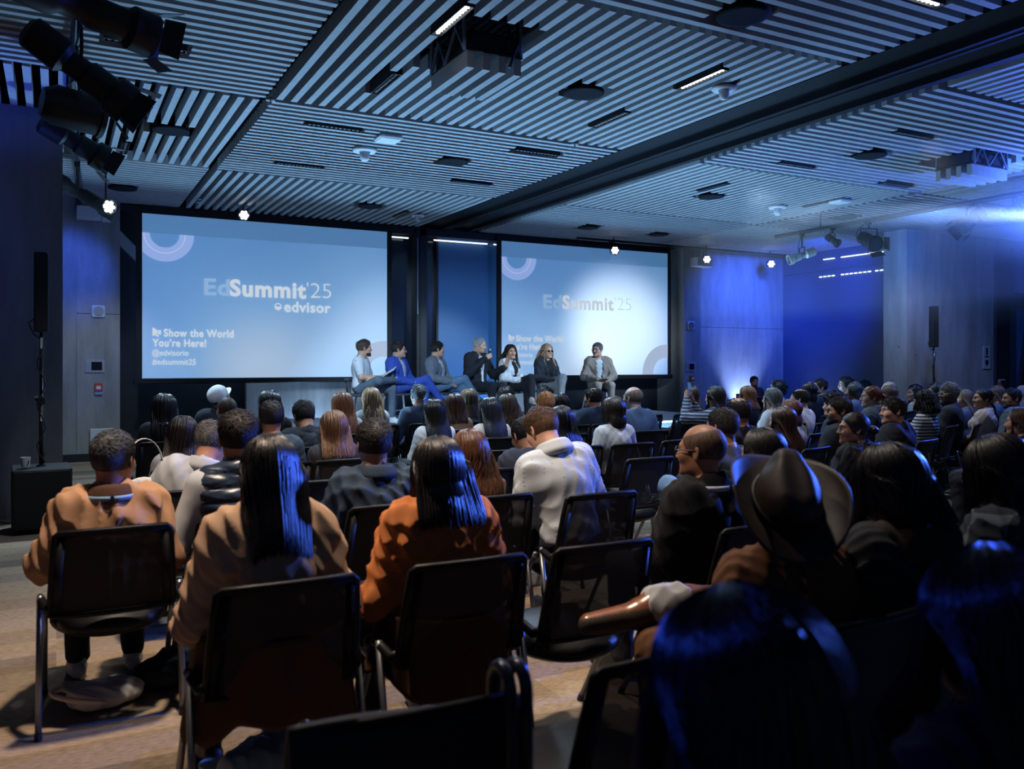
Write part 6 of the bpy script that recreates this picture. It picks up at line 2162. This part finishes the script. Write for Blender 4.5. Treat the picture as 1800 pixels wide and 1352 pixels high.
panelist('p3', 769, 600, 'man in a grey blazer and jeans', 'with hands folded on his knee', rz=-2.45, baggy=0.9, skin=FAIR, hair=('short', HBLACK, dict(length=0.04, fluff=0.01)), shirt=SH((0.5, 0.54, 0.6)), over=('open', (0.13, 0.15, 0.185), 'blazer'), pants=(0.09, 0.16, 0.26), shoes=(0.02, 0.02, 0.022), legs='cross', arms='clasp', hyaw=0.75, lean=-0.05)
panelist('p4', 843, 593, 'silver-haired man in a black suit', 'speaking into a microphone', rz=-2.75, skin=FAIR, hair=('short', (0.25, 0.26, 0.27), dict(length=0.03)), shirt=SH((0.5, 0.54, 0.58)), over=('open', (0.014, 0.016, 0.022), 'suit_jacket'), pants=(0.014, 0.016, 0.022), legs='sit', hyaw=0.35, hpitch=0.15, bulk=1.08,
         arms=([(-0.29, 0.10, 0.72), (0.27, 0.06, 0.74)], [(-0.30, 0.32, 0.84), (0.03, 0.21, 0.98)], [(-0.05, 0.5, 0.9), (-0.6, 0.35, 0.35)], [(0.9, 0.1, 0.1), (-0.3, -0.75, -0.2)]), hands=('open', 'grip'))
panelist('p5', 898, 606, 'dark-haired woman in a white blazer', 'with a lanyard', rz=-2.75, female=True, skin=MID, hair=('long', HDARK, dict(length=0.30, wave=0.014, flare=0.03)), shirt=SH((0.012, 0.012, 0.015), 'top'), over=('open', (0.52, 0.55, 0.58), 'blazer'), pants=(0.012, 0.012, 0.016), shoes=(0.35, 0.3, 0.28), legs='crossL', arms='clasp', hyaw=-0.5, lean=0.05)
panelist('p6', 962, 605, 'blond woman with sunglasses', 'in a black jacket and wide grey trousers', rz=-3.0, female=True, skin=FAIR, hair=('long', (0.26, 0.17, 0.10), dict(length=0.30, wave=0.008, flare=0.02, shades=True)), glasses=(0.012, 0.012, 0.014), shirt=SH((0.012, 0.012, 0.015), 'top'), over=('open', (0.02, 0.024, 0.032), 'jacket'), pants=(0.17, 0.18, 0.19), shoes=(0.015, 0.015, 0.018), legs='crossL', arms='clasp', hyaw=-0.05, lean=0.03)
panelist('p7', 1050, 602, 'grey-haired man in a tan blazer', 'holding cards, turned to the panel', rz=2.8, skin=FAIR, hair=('short', (0.07, 0.075, 0.085), dict(length=0.035)), glasses=(0.02, 0.02, 0.02), shirt=SH((0.5, 0.54, 0.58)), over=('open', (0.24, 0.20, 0.17), 'blazer'), pants=(0.30, 0.26, 0.22), shoes=(0.03, 0.02, 0.015), legs='sit', arms='clasp', hyaw=-0.75, bulk=0.98, baggy=0.9)
# the technician at the laptop by the blue wall
CNT[0] += 1
WHO['tech'] = person('bearded man in black smiling behind the laptop by the blue wall', u=1326, vtop=661, y=13.6, rz=PI - 0.35, skin=TAN, hair=('short', HBLACK, dict(length=0.03)), beard=HBLACK, shirt=SH((0.02, 0.021, 0.024)), lod=1, seed=900, hpitch=0.1, arms='lap', group='technician')
chair((WHO['tech']['loc'][0], WHO['tech']['loc'][1], 0), WHO['tech']['rz'], 'black mesh-backed chair under the technician behind the laptop')
# ================================================================== PROPS
def prop(name, label, cat, loc, rz=0.0, group=None):
    return thing(name, label, cat, loc, rz, group)


def wpos(r, p):
    """A point of a person's own frame in the room."""
    q = eul(0, 0, r['rz']) @ np.array(p, float)
    return Vector((q[0] + r['loc'][0], q[1] + r['loc'][1], q[2]))


def hand_point(r, i, d):
    w, F = r['frames'][i]
    return wpos(r, w + F @ np.array(d, float))


def microphone(r, i, direction, label):
    c = hand_point(r, i, (0.0, 0.085, -0.028))
    q = eul(0, 0, r['rz']) @ np.array(direction, float)
    d = Vector(q).normalized()
    M = Matrix.Translation(c) @ d.to_track_quat('Z', 'Y').to_matrix().to_4x4()
    t = prop('microphone', label, 'microphone', (0, 0, 0))
    build('handle', MB().lathe([(0, -0.13), (0.011, -0.13), (0.013, -0.05), (0.017, 0.07), (0.019, 0.075), (0.0, 0.075)], 14, 0, (0, 0, 0), M), BLACK_METAL, t, smooth=True)
    build('grille_head', MB().lathe([(0.018, 0.075), (0.025, 0.09), (0.026, 0.105), (0.02, 0.122), (0.0, 0.13)], 14, 0, (0, 0, 0), M), plain((0.25, 0.26, 0.28), 0.4, 0.7), t, smooth=True)


microphone(WHO['p4'], 1, (-0.12, -0.15, 0.95), 'handheld microphone of the silver-haired speaker')
microphone(WHO['p1'], 1, (0.2, 0.9, 0.25), 'handheld microphone of the man in the white T-shirt')
# papers
t = prop('paper_sheets', 'white papers resting on the knee of the first panelist', 'paper', tuple(wpos(WHO['p1'], (0.10, 0.42, STG + 0.46 + 0.30))), WHO['p1']['rz'])
build('sheet', MB().box((0, 0, 0), (0.21, 0.297, 0.004), 0, Matrix.Rotation(0.55, 4, 'X') @ Matrix.Rotation(0.25, 4, 'Y')), plain((0.6, 0.6, 0.58), 0.8), t)
t = prop('cue_cards', 'small cue cards held by the man in the tan blazer', 'paper', tuple(wpos(WHO['p7'], (0.0, 0.36, STG + 0.46 + 0.175))), WHO['p7']['rz'])
build('card', MB().box((0, 0, 0), (0.15, 0.11, 0.004), 0, Matrix.Rotation(0.3, 4, 'X')), plain((0.4, 0.38, 0.36), 0.8), t)
# phones
r = WHO['phone']
t = prop('phone', 'phone held up to film the stage', 'phone', tuple(hand_point(r, 0, (0.01, 0.10, -0.035))), r['rz'])
build('body', MB().box((0, 0, 0.02), (0.076, 0.009, 0.155), 0, Matrix.Rotation(-0.1, 4, 'X'), 0.004), BLACK, t)
build('screen', MB().box((0, -0.006, 0.02), (0.068, 0.002, 0.145), 0, Matrix.Rotation(-0.1, 4, 'X')), glow(srgb(70, 110, 165), 0.7), t)
r = WHO['sweater']
t = prop('phone', 'phone in the lap of the man in the white sweater', 'phone', tuple(wpos(r, (0.0, 0.37, 0.66))), r['rz'])
build('body', MB().box((0, 0, 0), (0.075, 0.15, 0.009), 0, Matrix.Rotation(0.4, 4, 'X'), 0.003), BLACK, t)
r = WHO['darksuit']
t = prop('phone', 'phone held by the half hidden person in the dark suit', 'phone', tuple(wpos(r, (-0.05, 0.36, 0.66))), r['rz'])
build('body', MB().box((0, 0, 0), (0.075, 0.15, 0.009), 0, Matrix.Rotation(0.5, 4, 'X'), 0.003), plain((0.2, 0.22, 0.26), 0.3, 0.4), t)

# laptop table
tx, ty = WHO['tech']['loc'][0], WHO['tech']['loc'][1]
c, s_ = math.cos(-0.35), math.sin(-0.35)
t = prop('technician_table', 'black-draped technician table before the blue wall', 'table', (tx - 0.15, ty - 0.62, 0), -0.30)
build('tabletop', MB().box((0, 0, 0.735), (1.6, 0.6, 0.03), 0, None, 0.005), BLACK, t)
build('drape', MB().bx(-0.78, 0.78, -0.285, -0.275, 0.02, 0.72).bx(-0.78, -0.77, -0.275, 0.28, 0.02, 0.72).bx(0.77, 0.78, -0.275, 0.28, 0.02, 0.72), plain((0.012, 0.012, 0.014), 0.9), t)
for sx in (-1, 1):
    for sy in (-1, 1):
        build('leg', MB().tube([(sx * 0.72, sy * 0.24, 0.72), (sx * 0.72, sy * 0.24, 0)], 0.015, 6), STEEL, t)
t = prop('laptop', 'open laptop seen from behind its lid', 'laptop', (tx - 0.10, ty - 0.62, 0.752), PI - 0.3)
build('base', MB().box((0, 0, 0.008), (0.36, 0.24, 0.016), 0, None, 0.004), BLACK_METAL, t)
build('lid', MB().box((0, 0.15, 0.125), (0.36, 0.010, 0.235), 0, Matrix.Translation((0, 0, 0)) @ Matrix.Rotation(-0.12, 4, 'X'), 0.003), plain((0.035, 0.04, 0.05), 0.4, 0.3), t)
build('display', MB().box((0, 0.1435, 0.125), (0.33, 0.003, 0.2), 0, Matrix.Rotation(-0.12, 4, 'X')), glow((0.75, 0.88, 1.0), 3.0), t)  # unseen laptop screen, added glowing to light the technician's face
build('lid_mark', MB().box((0, 0.157, 0.15), (0.05, 0.002, 0.018), 0, Matrix.Rotation(-0.12, 4, 'X')), plain((0.3, 0.32, 0.35), 0.3, 0.6), t)
t = prop('mixing_console', 'dark control console on the technician table', 'mixer', (tx - 0.62, ty - 0.50, 0.75), -0.3)
build('body', MB().prism([(-0.17, 0), (0.17, 0), (0.17, 0.12), (-0.17, 0.05)], -0.2, 0.2, 'x'), BLACK_METAL, t)
for k in range(6):
    build('knob', MB().lathe([(0, 0), (0.012, 0), (0.011, 0.025), (0, 0.025)], 10, 0, (-0.15 + 0.06 * k, 0.05, 0.095)), STEEL, t)


# ---------------- speaker stands
def column_speaker(loc, rz, which, sub):
    zt = 0.58 if sub else 0.0
    if sub:
        t = prop('subwoofer', 'black bass speaker box on the carpet by the wing wall', 'speaker', loc, rz)
        build('cabinet', MB().box((0, 0, 0.30), (0.47, 0.5, 0.54), 0, None, 0.012), BLACK, t)
        build('grille', MB().box((0, -0.253, 0.30), (0.43, 0.008, 0.50), 0, None, 0.003), plain((0.01, 0.01, 0.011), 0.7), t)
        for sx in (-1, 1):
            for sy in (-1, 1):
                build('foot', MB().lathe([(0, 0), (0.025, 0), (0.022, 0.03), (0, 0.03)], 10, 0, (sx * 0.19, sy * 0.2, 0)), BLACK, t)
        build('pole_socket', MB().lathe([(0, 0.57), (0.04, 0.57), (0.035, 0.585), (0, 0.585)], 14), BLACK_METAL, t)
    t = prop('column_speaker', 'slim black column speaker on a pole ' + which, 'speaker', (loc[0], loc[1], zt), rz)
    pz = 1.785 - (zt if sub else 0)
    build('pole', MB().tube([(0, 0, 0.005), (0, 0, pz * .5)], 0.019, 10).tube([(0, 0, pz * .45), (0, 0, pz + 0.05)], 0.015, 10), BLACK_METAL, t, smooth=True)
    build('cabinet', MB().box((0, 0, pz + 0.36), (0.115, 0.13, 0.72), 0, None, 0.01), BLACK, t)
    build('grille', MB().box((0, -0.067, pz + 0.36), (0.10, 0.006, 0.70)), plain((0.012, 0.012, 0.014), 0.7), t)
    build('height_knob', MB().lathe([(0, 0), (0.022, 0), (0.022, 0.03), (0, 0.03)], 10, 0, (0, 0, 0), Matrix.Translation((-0.02, 0, pz * .5)) @ Matrix.Rotation(-PI / 2, 4, 'Y')).box((0, 0, pz * .48), (0.055, 0.055, 0.06)), BLACK_METAL, t)
    build('pole_label', MB().box((0, -0.0175, pz - 0.10), (0.016, 0.004, 0.10)).box((0, -0.021, pz * .36), (0.014, 0.003, 0.07)), WHITE_PLASTIC, t)
    pts = [(-0.03, 0.05, pz + 0.14)] + [(-0.10 + 0.02 * k, 0.01, pz + 0.08 - 0.05 * k) for k in range(3)] + [(0.03 * math.cos(k * 1.3) * 1.2, -0.025 * abs(math.sin(k * 1.3)) - 0.004, pz - 0.1 - (pz - 0.12) * k / 14) for k in range(15)]
    build('cable', MB().tube(pts, 0.006, 5), BLACK, t, smooth=True)
    if not sub:
        for k in range(3):
            a = k * 2 * PI / 3 + 0.5
            build('leg', MB().tube([(0.02 * math.cos(a), 0.02 * math.sin(a), 0.55), (0.5 * math.cos(a), 0.5 * math.sin(a), 0.012)], 0.012, 6), BLACK_METAL, t)


column_speaker((-0.12, 8.78, 0), 0.05, 'above the bass box', True)
column_speaker((13.55, 9.6, 0), -0.4, 'before the wide wing wall', False)
t = prop('paper_cup', 'white cup with a dark mark on the bass speaker box', 'cup', (-0.24, 8.68, 0.582))
build('cup_wall', MB().lathe([(0.0, 0.0), (0.033, 0.0), (0.041, 0.085), (0.038, 0.085), (0.031, 0.006), (0, 0.006)], 20), plain((0.6, 0.62, 0.63), 0.6), t, smooth=False)
build('cup_mark', MB().add([(0.012, -0.0405, 0.02), (0.02, -0.0385, 0.022), (0.03, -0.033, 0.05), (0.024, -0.037, 0.07), (0.02, -0.039, 0.045)], [(0, 1, 2, 3, 4)]), BLACK, t)
# cables on the floor
pts = [(0.12, 8.9, 0.012)] + [(0.15 + 0.05 * math.sin(k * 1.9), 9.0 + 0.13 * k, 0.012) for k in range(12)] + [(0.22, 10.8, 0.012), (0.5, 12.2, 0.012), (0.62, 13.9, 0.012)]
tag(build('floor_cable', MB().tube(pts, 0.009, 5), BLACK, smooth=True), 'wavy black cable on the carpet beside the bass box', 'cable')
pts = [(0.10 + 0.05 * math.cos(k * 2.2), 9.05 + 0.16 * k, 0.03 + 0.02 * (k % 2)) for k in range(10)] + [(0.4, 11.5, 0.015), (0.85, 13.2, 0.012)]
tag(build('floor_cable', MB().tube(pts, 0.006, 5), BLACK, smooth=True), 'thin curly cable hanging down beside the bass box', 'cable')
t = prop('power_strip', 'white power plug box on the floor by the wing wall', 'power strip', (-0.55, 9.2, 0), 0.3)
build('casing', MB().box((0, 0, 0.05), (0.11, 0.06, 0.09), 0, None, 0.01), WHITE_PLASTIC, t)
build('cord', MB().tube([(0.05, 0, 0.03), (0.15, -0.05, 0.01), (0.25, 0.05, 0.01), (0.38, -0.1, 0.01)], 0.007, 5), BLACK, t)


# ---------------- wall fittings
def wall_speaker(x, y, z, label):
    t = prop('wall_alarm_speaker', label, 'alarm speaker', (x, y, z))
    build('backplate', MB().box((0, -0.018, 0), (0.19, 0.035, 0.19), 0, None, 0.03), plain((0.5, 0.55, 0.6), 0.4), t)
    build('grille', MB().lathe([(0.0, 0.0), (0.05, 0.0), (0.05, 0.012), (0.065, 0.012), (0.065, 0.0), (0.075, 0.0), (0.075, -0.01)], 20, 0, (0, 0, 0), Matrix.Translation((0, -0.038, 0)) @ Matrix.Rotation(PI / 2, 4, 'X')), STEEL, t)


def touch_panel(x, y, z, w, label):
    t = prop('control_panel', label, 'control panel', (x, y, z))
    build('frame', MB().box((0, -0.01, 0), (w, 0.02, 0.2), 0, None, 0.006), plain((0.3, 0.32, 0.35), 0.5), t)
    build('display', MB().box((w * .1, -0.022, 0), (w * .55, 0.006, 0.13)), plain((0.01, 0.012, 0.018), 0.1, spec=0.6), t)
    build('switch_plate', MB().box((-w * .36, -0.022, 0), (0.04, 0.006, 0.09)), STEEL, t)


def fire_box(x, y, z, label):
    t = prop('fire_alarm', label, 'fire alarm', (x, y, z))
    build('red_housing', MB().box((0, -0.025, 0), (0.11, 0.05, 0.13), 0, None, 0.008), plain((0.42, 0.07, 0.035), 0.5), t)
    build('press_plate', MB().box((0, -0.053, 0), (0.06, 0.008, 0.05)), plain((0.6, 0.6, 0.58), 0.5), t)
    build('base_clip', MB().box((0, -0.02, -0.085), (0.10, 0.035, 0.04)), STEEL, t)


def motor_box(x, y, z, w, label):
    t = prop('screen_motor_box', label, 'motor box', (x, y, z))
    build('long_housing', MB().box((-w * .13, -0.12, 0), (w * .72, 0.24, 0.19), 0, None, 0.008), WHITE_PLASTIC, t)
    build('end_housing', MB().box((w * .36, -0.13, -0.005), (w * .27, 0.26, 0.2), 0, None, 0.008), WHITE_PLASTIC, t)
    build('bracket', MB().box((-w * .3, -0.06, 0.16), (0.04, 0.05, 0.2)).box((w * .3, -0.06, 0.16), (0.04, 0.05, 0.2)), STEEL, t)


wall_speaker(0.57, 14.5, 2.3, 'square alarm speaker high on the concrete wall beside the first screen')
touch_panel(0.52, 14.5, 1.46, 0.27, 'wall control panel with dark display beside the first screen')
fire_box(0.57, 14.5, 1.13, 'red fire alarm below the wall panel beside the first screen')
motor_box(0.5, 14.5, 3.78, 0.48, 'white motor box at the ceiling beside the first screen')
wall_speaker(12.05, 14.3, 2.32, 'small alarm speaker on the concrete pier beyond the second screen')
touch_panel(12.05, 14.3, 1.43, 0.24, 'lit wall panel on the concrete pier beyond the second screen')
fire_box(12.08, 14.3, 1.18, 'red fire alarm on the concrete pier beyond the second screen')
motor_box(12.25, 14.3, 3.68, 0.42, 'white motor box at the top of the concrete pier')
t = prop('wall_outlet_box', 'white box low on the concrete wall behind the grey-haired man', 'outlet box', (0.62, 14.5, 0.32))
build('cover', MB().box((0, -0.02, 0), (0.34, 0.04, 0.36), 0, None, 0.01), WHITE_PLASTIC, t)
build('hinge', MB().box((-0.17, -0.03, 0), (0.01, 0.03, 0.3)), STEEL, t)
t = prop('wall_sign', 'small extinguisher sign on the wing wall', 'sign', (16.3, 10.395, 1.62))
build('plate', MB().box((0, 0, 0), (0.24, 0.012, 0.46), 0, None, 0.004), plain((0.34, 0.37, 0.4), 0.5), t)
build('pictogram', MB().prism([(-0.05, -0.12), (0, -0.18), (0.05, -0.12), (0.05, -0.05), (-0.05, -0.05)], -0.009, -0.007, 'y').prism([(-0.06, 0.0), (0.06, 0.0), (0.06, 0.03), (-0.06, 0.03)], -0.009, -0.007, 'y').prism([(-0.03, 0.05), (0.03, 0.05), (0.03, 0.19), (-0.03, 0.19)], -0.009, -0.007, 'y'), BLACK, t)
t = prop('fire_extinguisher', 'red fire extinguisher by the window frame', 'extinguisher', (16.42, 10.2, 0.6))
build('cylinder', MB().lathe([(0, 0), (0.075, 0), (0.08, 0.02), (0.08, 0.42), (0.05, 0.5), (0.025, 0.52), (0, 0.52)], 18), plain((0.10, 0.022, 0.012), 0.5), t, smooth=True)
build('valve', MB().box((0, 0, 0.55), (0.05, 0.05, 0.06)).box((0.03, -0.03, 0.58), (0.03, 0.13, 0.02)), STEEL, t)
build('hose', MB().tube([(0.05, 0, 0.54), (0.12, 0, 0.45), (0.11, 0, 0.2), (0.09, 0, 0.12)], 0.012, 6), BLACK, t)
build('wall_hook', MB().box((0, 0.135, 0.4), (0.06, 0.12, 0.03)), STEEL, t)

# ---------------- bags, cups, glass
def soft_bag(name, label, cat, loc, rz, prims, color, seed, amp=0.012, parts=()):
    t = prop(name, label, cat, loc, rz)
    V, Q = sdf_mesh(prims, 0.008, folds(seed, amp))
    V[:, 2] = np.maximum(V[:, 2], 0.002)
    mesh_quads('bag_body', V, Q, cloth(color), None, t)
    return t


t = soft_bag('tote_bag', 'cream tote bag with handles lying under the tan jacket man\u2019s chair', 'bag', (0.20, 4.15, 0), 0.2,
             [('e', (0, 0, 0.05), (0.15, 0.13, 0.055), None, 0), ('e', (-0.1, -0.03, 0.06), (0.07, 0.09, 0.05), None, 0.03)], (0.66, 0.60, 0.50), 5)
for k, (a, b) in enumerate(((0.10, 0.02), (0.14, -0.03))):
    pts = [(-0.05 - a * math.sin(q) * 1.3, -0.02 + b + 0.11 * math.cos(q), 0.06 + 0.05 * math.sin(q)) for q in np.linspace(0, PI, 14)]
    o = build('handle', MB().tube(pts, 0.011, 6), cloth((0.66, 0.52, 0.38)), t, smooth=True)
soft_bag('backpack', 'dark grey soft bag slumped beside the cream tote', 'bag', (0.46, 4.27, 0), 0.4, [('e', (0, 0, 0.06), (0.15, 0.14, 0.07), None, 0), ('e', (0.06, 0.05, 0.1), (0.08, 0.08, 0.05), None, 0.03)], (0.03, 0.033, 0.036), 8)
t = soft_bag('plastic_bag', 'crumpled pale blue bag beneath the chair with the tan coat', 'bag', (0.66, 2.98, 0), 0.3,
             [('e', (0, 0, 0.10), (0.19, 0.15, 0.11), None, 0), ('e', (0.12, 0.05, 0.16), (0.09, 0.09, 0.07), None, 0.04), ('e', (-0.15, -0.02, 0.12), (0.06, 0.08, 0.08), None, 0.03)], (0.42, 0.47, 0.53), 11, 0.016)
mb = MB()
for k, (dx, dz) in enumerate(((0.0, 0.0), (0.03, 0.012))):
    mb.tube([(-0.20 + dx, -0.06 - dx, 0.15 + dz), (-0.188 + dx, -0.075 - dx, 0.115 + dz), (-0.17 + dx, -0.09 - dx, 0.11 + dz)], 0.006, 5)
build('blue_mark', mb, plain((0.05, 0.12, 0.4), 0.6), t)
t = prop('paper_cup', 'white paper cup on the carpet beside the tan coat chair leg', 'cup', (0.475, 3.10, 0))
build('cup_wall', MB().lathe([(0.0, 0.0), (0.032, 0.0), (0.042, 0.105), (0.039, 0.105), (0.030, 0.006), (0, 0.006)], 22), plain((0.5, 0.5, 0.5), 0.6), t)
build('rim', MB().lathe([(0.039, 0.103), (0.0425, 0.102), (0.044, 0.106), (0.041, 0.109), (0.039, 0.106)], 22), plain((0.55, 0.55, 0.54), 0.6), t)
# glass tumbler on the empty chair
gl = bpy.data.materials.get('tumbler_glass')
m, nt, b_, out_ = nmat('tumbler_glass')
b_.inputs['Transmission Weight'].default_value = 1.0
b_.inputs['Roughness'].default_value = 0.03
b_.inputs['IOR'].default_value = 1.45
b_.inputs['Base Color'].default_value = (0.85, 0.9, 0.95, 1)
t = prop('drinking_glass', 'empty glass tumbler standing on the empty chair seat', 'glass', (1.74, 2.90, 0.466))
build('glass_wall', MB().lathe([(0.0, 0.0), (0.030, 0.0), (0.037, 0.12), (0.0355, 0.12), (0.0285, 0.008), (0, 0.008)], 24), m, t, smooth=True)
# papers and a packet beside the checked overshirt
t = prop('paper_sheets', 'folded cream papers on the chair beside the fur parka', 'paper', (3.32, 2.95, 0.47), 0.4)
build('sheet', MB().box((0, 0, 0.10), (0.22, 0.004, 0.2), 0, Matrix.Rotation(0.5, 4, 'Y') @ Matrix.Rotation(-0.4, 4, 'X')), plain((0.55, 0.52, 0.46), 0.8), t)
build('sheet', MB().box((0.05, -0.05, 0.05), (0.17, 0.004, 0.16), 0, Matrix.Rotation(-0.6, 4, 'Y') @ Matrix.Rotation(-0.7, 4, 'X')), plain((0.50, 0.44, 0.36), 0.8), t)


# coat tails hanging behind two chairs
def coat_tail(r, name, w, z0, z1, color, seed, parent):
    rs = np.random.default_rng(seed)
    n, m_ = 46, 16
    V, F = [], []
    for j in range(m_):
        q = j / (m_ - 1)
        for i in range(n):
            a = -1.75 + 3.5 * i / (n - 1)
            fl = 0.9 + 0.16 * q + (0.05 * math.sin(a * 6 + seed) + 0.035 * math.sin(a * 15 + seed)) * q
            x = w * math.sin(a) * fl
            y = -0.02 - 0.27 * math.cos(a) * fl - 0.02
            z = z0 + (z1 - z0) * q + (0.05 * math.sin(a * 2.3 + seed) + 0.015 * math.sin(a * 9)) * q - 0.10 * max(0, abs(a) - 1.3) * (1 - q)
            V.append((x, y, z))
    for j in range(m_ - 1):
        for i in range(n - 1):
            F.append((j * n + i, j * n + i + 1, (j + 1) * n + i + 1, (j + 1) * n + i))
    o = mesh_obj(name, V, F, cloth(color), None, True, parent)
    md = o.modifiers.new('thick', 'SOLIDIFY')
    md.thickness = 0.008
    return o


coat_tail(WHO['tanhood'], 'coat_tail', 0.262, 0.64, 0.35, (0.085, 0.040, 0.021), 2, WHO['tanhood']['root'])
coat_tail(WHO['orange'], 'coat_tail', 0.25, 0.62, 0.37, (0.05, 0.02, 0.010), 5, WHO['orange']['root'])
# dark coat over the nearest empty chair
t = prop('draped_coat', 'dark coat draped over the nearest empty chair back', 'coat', (0.62, 1.85, 0), -0.05)
V, F = [], []
n, m_ = 30, 18
for j in range(m_):
    q = j / (m_ - 1) * 2 - 1
    for i in range(n):
        x = -0.235 + 0.47 * i / (n - 1)
        z = 0.842 - 0.40 * abs(q) ** 1.1 - 0.010 * math.sin(9 * x + 3 * q)
        y = -0.318 - q * 0.035 - (0.045 if q > 0 else -0.03) * abs(q) + 0.010 * math.sin(24 * x + q * 3) * abs(q) + 0.085 * (1 - (z - 0.475) / 0.36)
        V.append((x, y, z))
for j in range(m_ - 1):
    for i in range(n - 1):
        F.append((j * n + i, j * n + i + 1, (j + 1) * n + i + 1, (j + 1) * n + i))
o = mesh_obj('coat_cloth', V, F, plain((0.012, 0.014, 0.02), 0.6, spec=0.4), None, True, t)
o.modifiers.new('thick', 'SOLIDIFY').thickness = 0.008
# umbrella hook shape at the nearest chair corner: two curved handles
mb = MB()
for k, dx in enumerate((0.0, 0.035)):
    mb.tube([(dx, 0, 0.5), (dx, 0, 0.83)] + [(dx + 0.0, 0.04 - 0.04 * math.cos(a), 0.84 + 0.05 * math.sin(a)) for a in np.linspace(0, PI, 10)] + [(dx, 0.08, 0.3)], 0.014, 8)
t = prop('bag_handles', 'dark bag hung by two curved handles from the nearest chair corner', 'bag', (0.79, 1.475, 0), 0)
build('handle', mb, plain((0.02, 0.024, 0.035), 0.25, spec=0.6), t, smooth=True)
build('bag_body', MB().box((0.0175, 0.09, 0.26), (0.16, 0.07, 0.26), 0, None, 0.03), plain((0.015, 0.017, 0.022), 0.4, spec=0.5), t)

# two brown shoes pages: trouser cuffs of the crossed leg
r = WHO['hat69']
V, Q = sdf_mesh([('c', tuple(r['an'][1] + (r['kn'][1] - r['an'][1]) * 0.16), tuple(r['an'][1] + (r['kn'][1] - r['an'][1]) * 0.03), 0.082, 0.078, 0.0)], 0.007, folds(3, 0.010))
mesh_quads('trouser_cuff', V, Q, cloth((0.30, 0.31, 0.32)), None, r['root'])

# tote bag hanging beside the pale fleece
t = prop('tote_bag', 'white tote bag with a long strap hanging beside the grey fleece', 'bag', (0.42, 5.02, 0), 0.1)
V, Q = sdf_mesh([('e', (0, 0, 0.74), (0.12, 0.035, 0.14), None, 0), ('c', (-0.1, 0, 0.85), (0.1, 0, 0.85), 0.018, 0.018, 0.03), ('c', (-0.11, 0, 0.62), (0.11, 0, 0.62), 0.03, 0.03, 0.04)], 0.008, folds(21, 0.006))
mesh_quads('bag_body', V, Q, cloth((0.58, 0.60, 0.61)), None, t)
mb = MB()
pts = [(0.10 * math.cos(a), -0.01, 0.86 + 0.23 * math.sin(a) ** 0.8) for a in np.linspace(0.0, PI, 16)]
Vv, Ff = [], []
for p in pts:
    Vv += [(p[0], p[1] - 0.014, p[2]), (p[0], p[1] + 0.014, p[2])]
for k in range(len(pts) - 1):
    Ff.append((2 * k, 2 * k + 2, 2 * k + 3, 2 * k + 1))
o = mesh_obj('strap', Vv, Ff, cloth((0.55, 0.50, 0.45)), None, True, t)
o.modifiers.new('thick', 'SOLIDIFY').thickness = 0.004
mk_ = text_obj('bag_mark', '\u2022ed', -0.05, 0.74, 0.06, 0.001, plain((0.02, 0.03, 0.08), 0.6), t, None, -0.047)
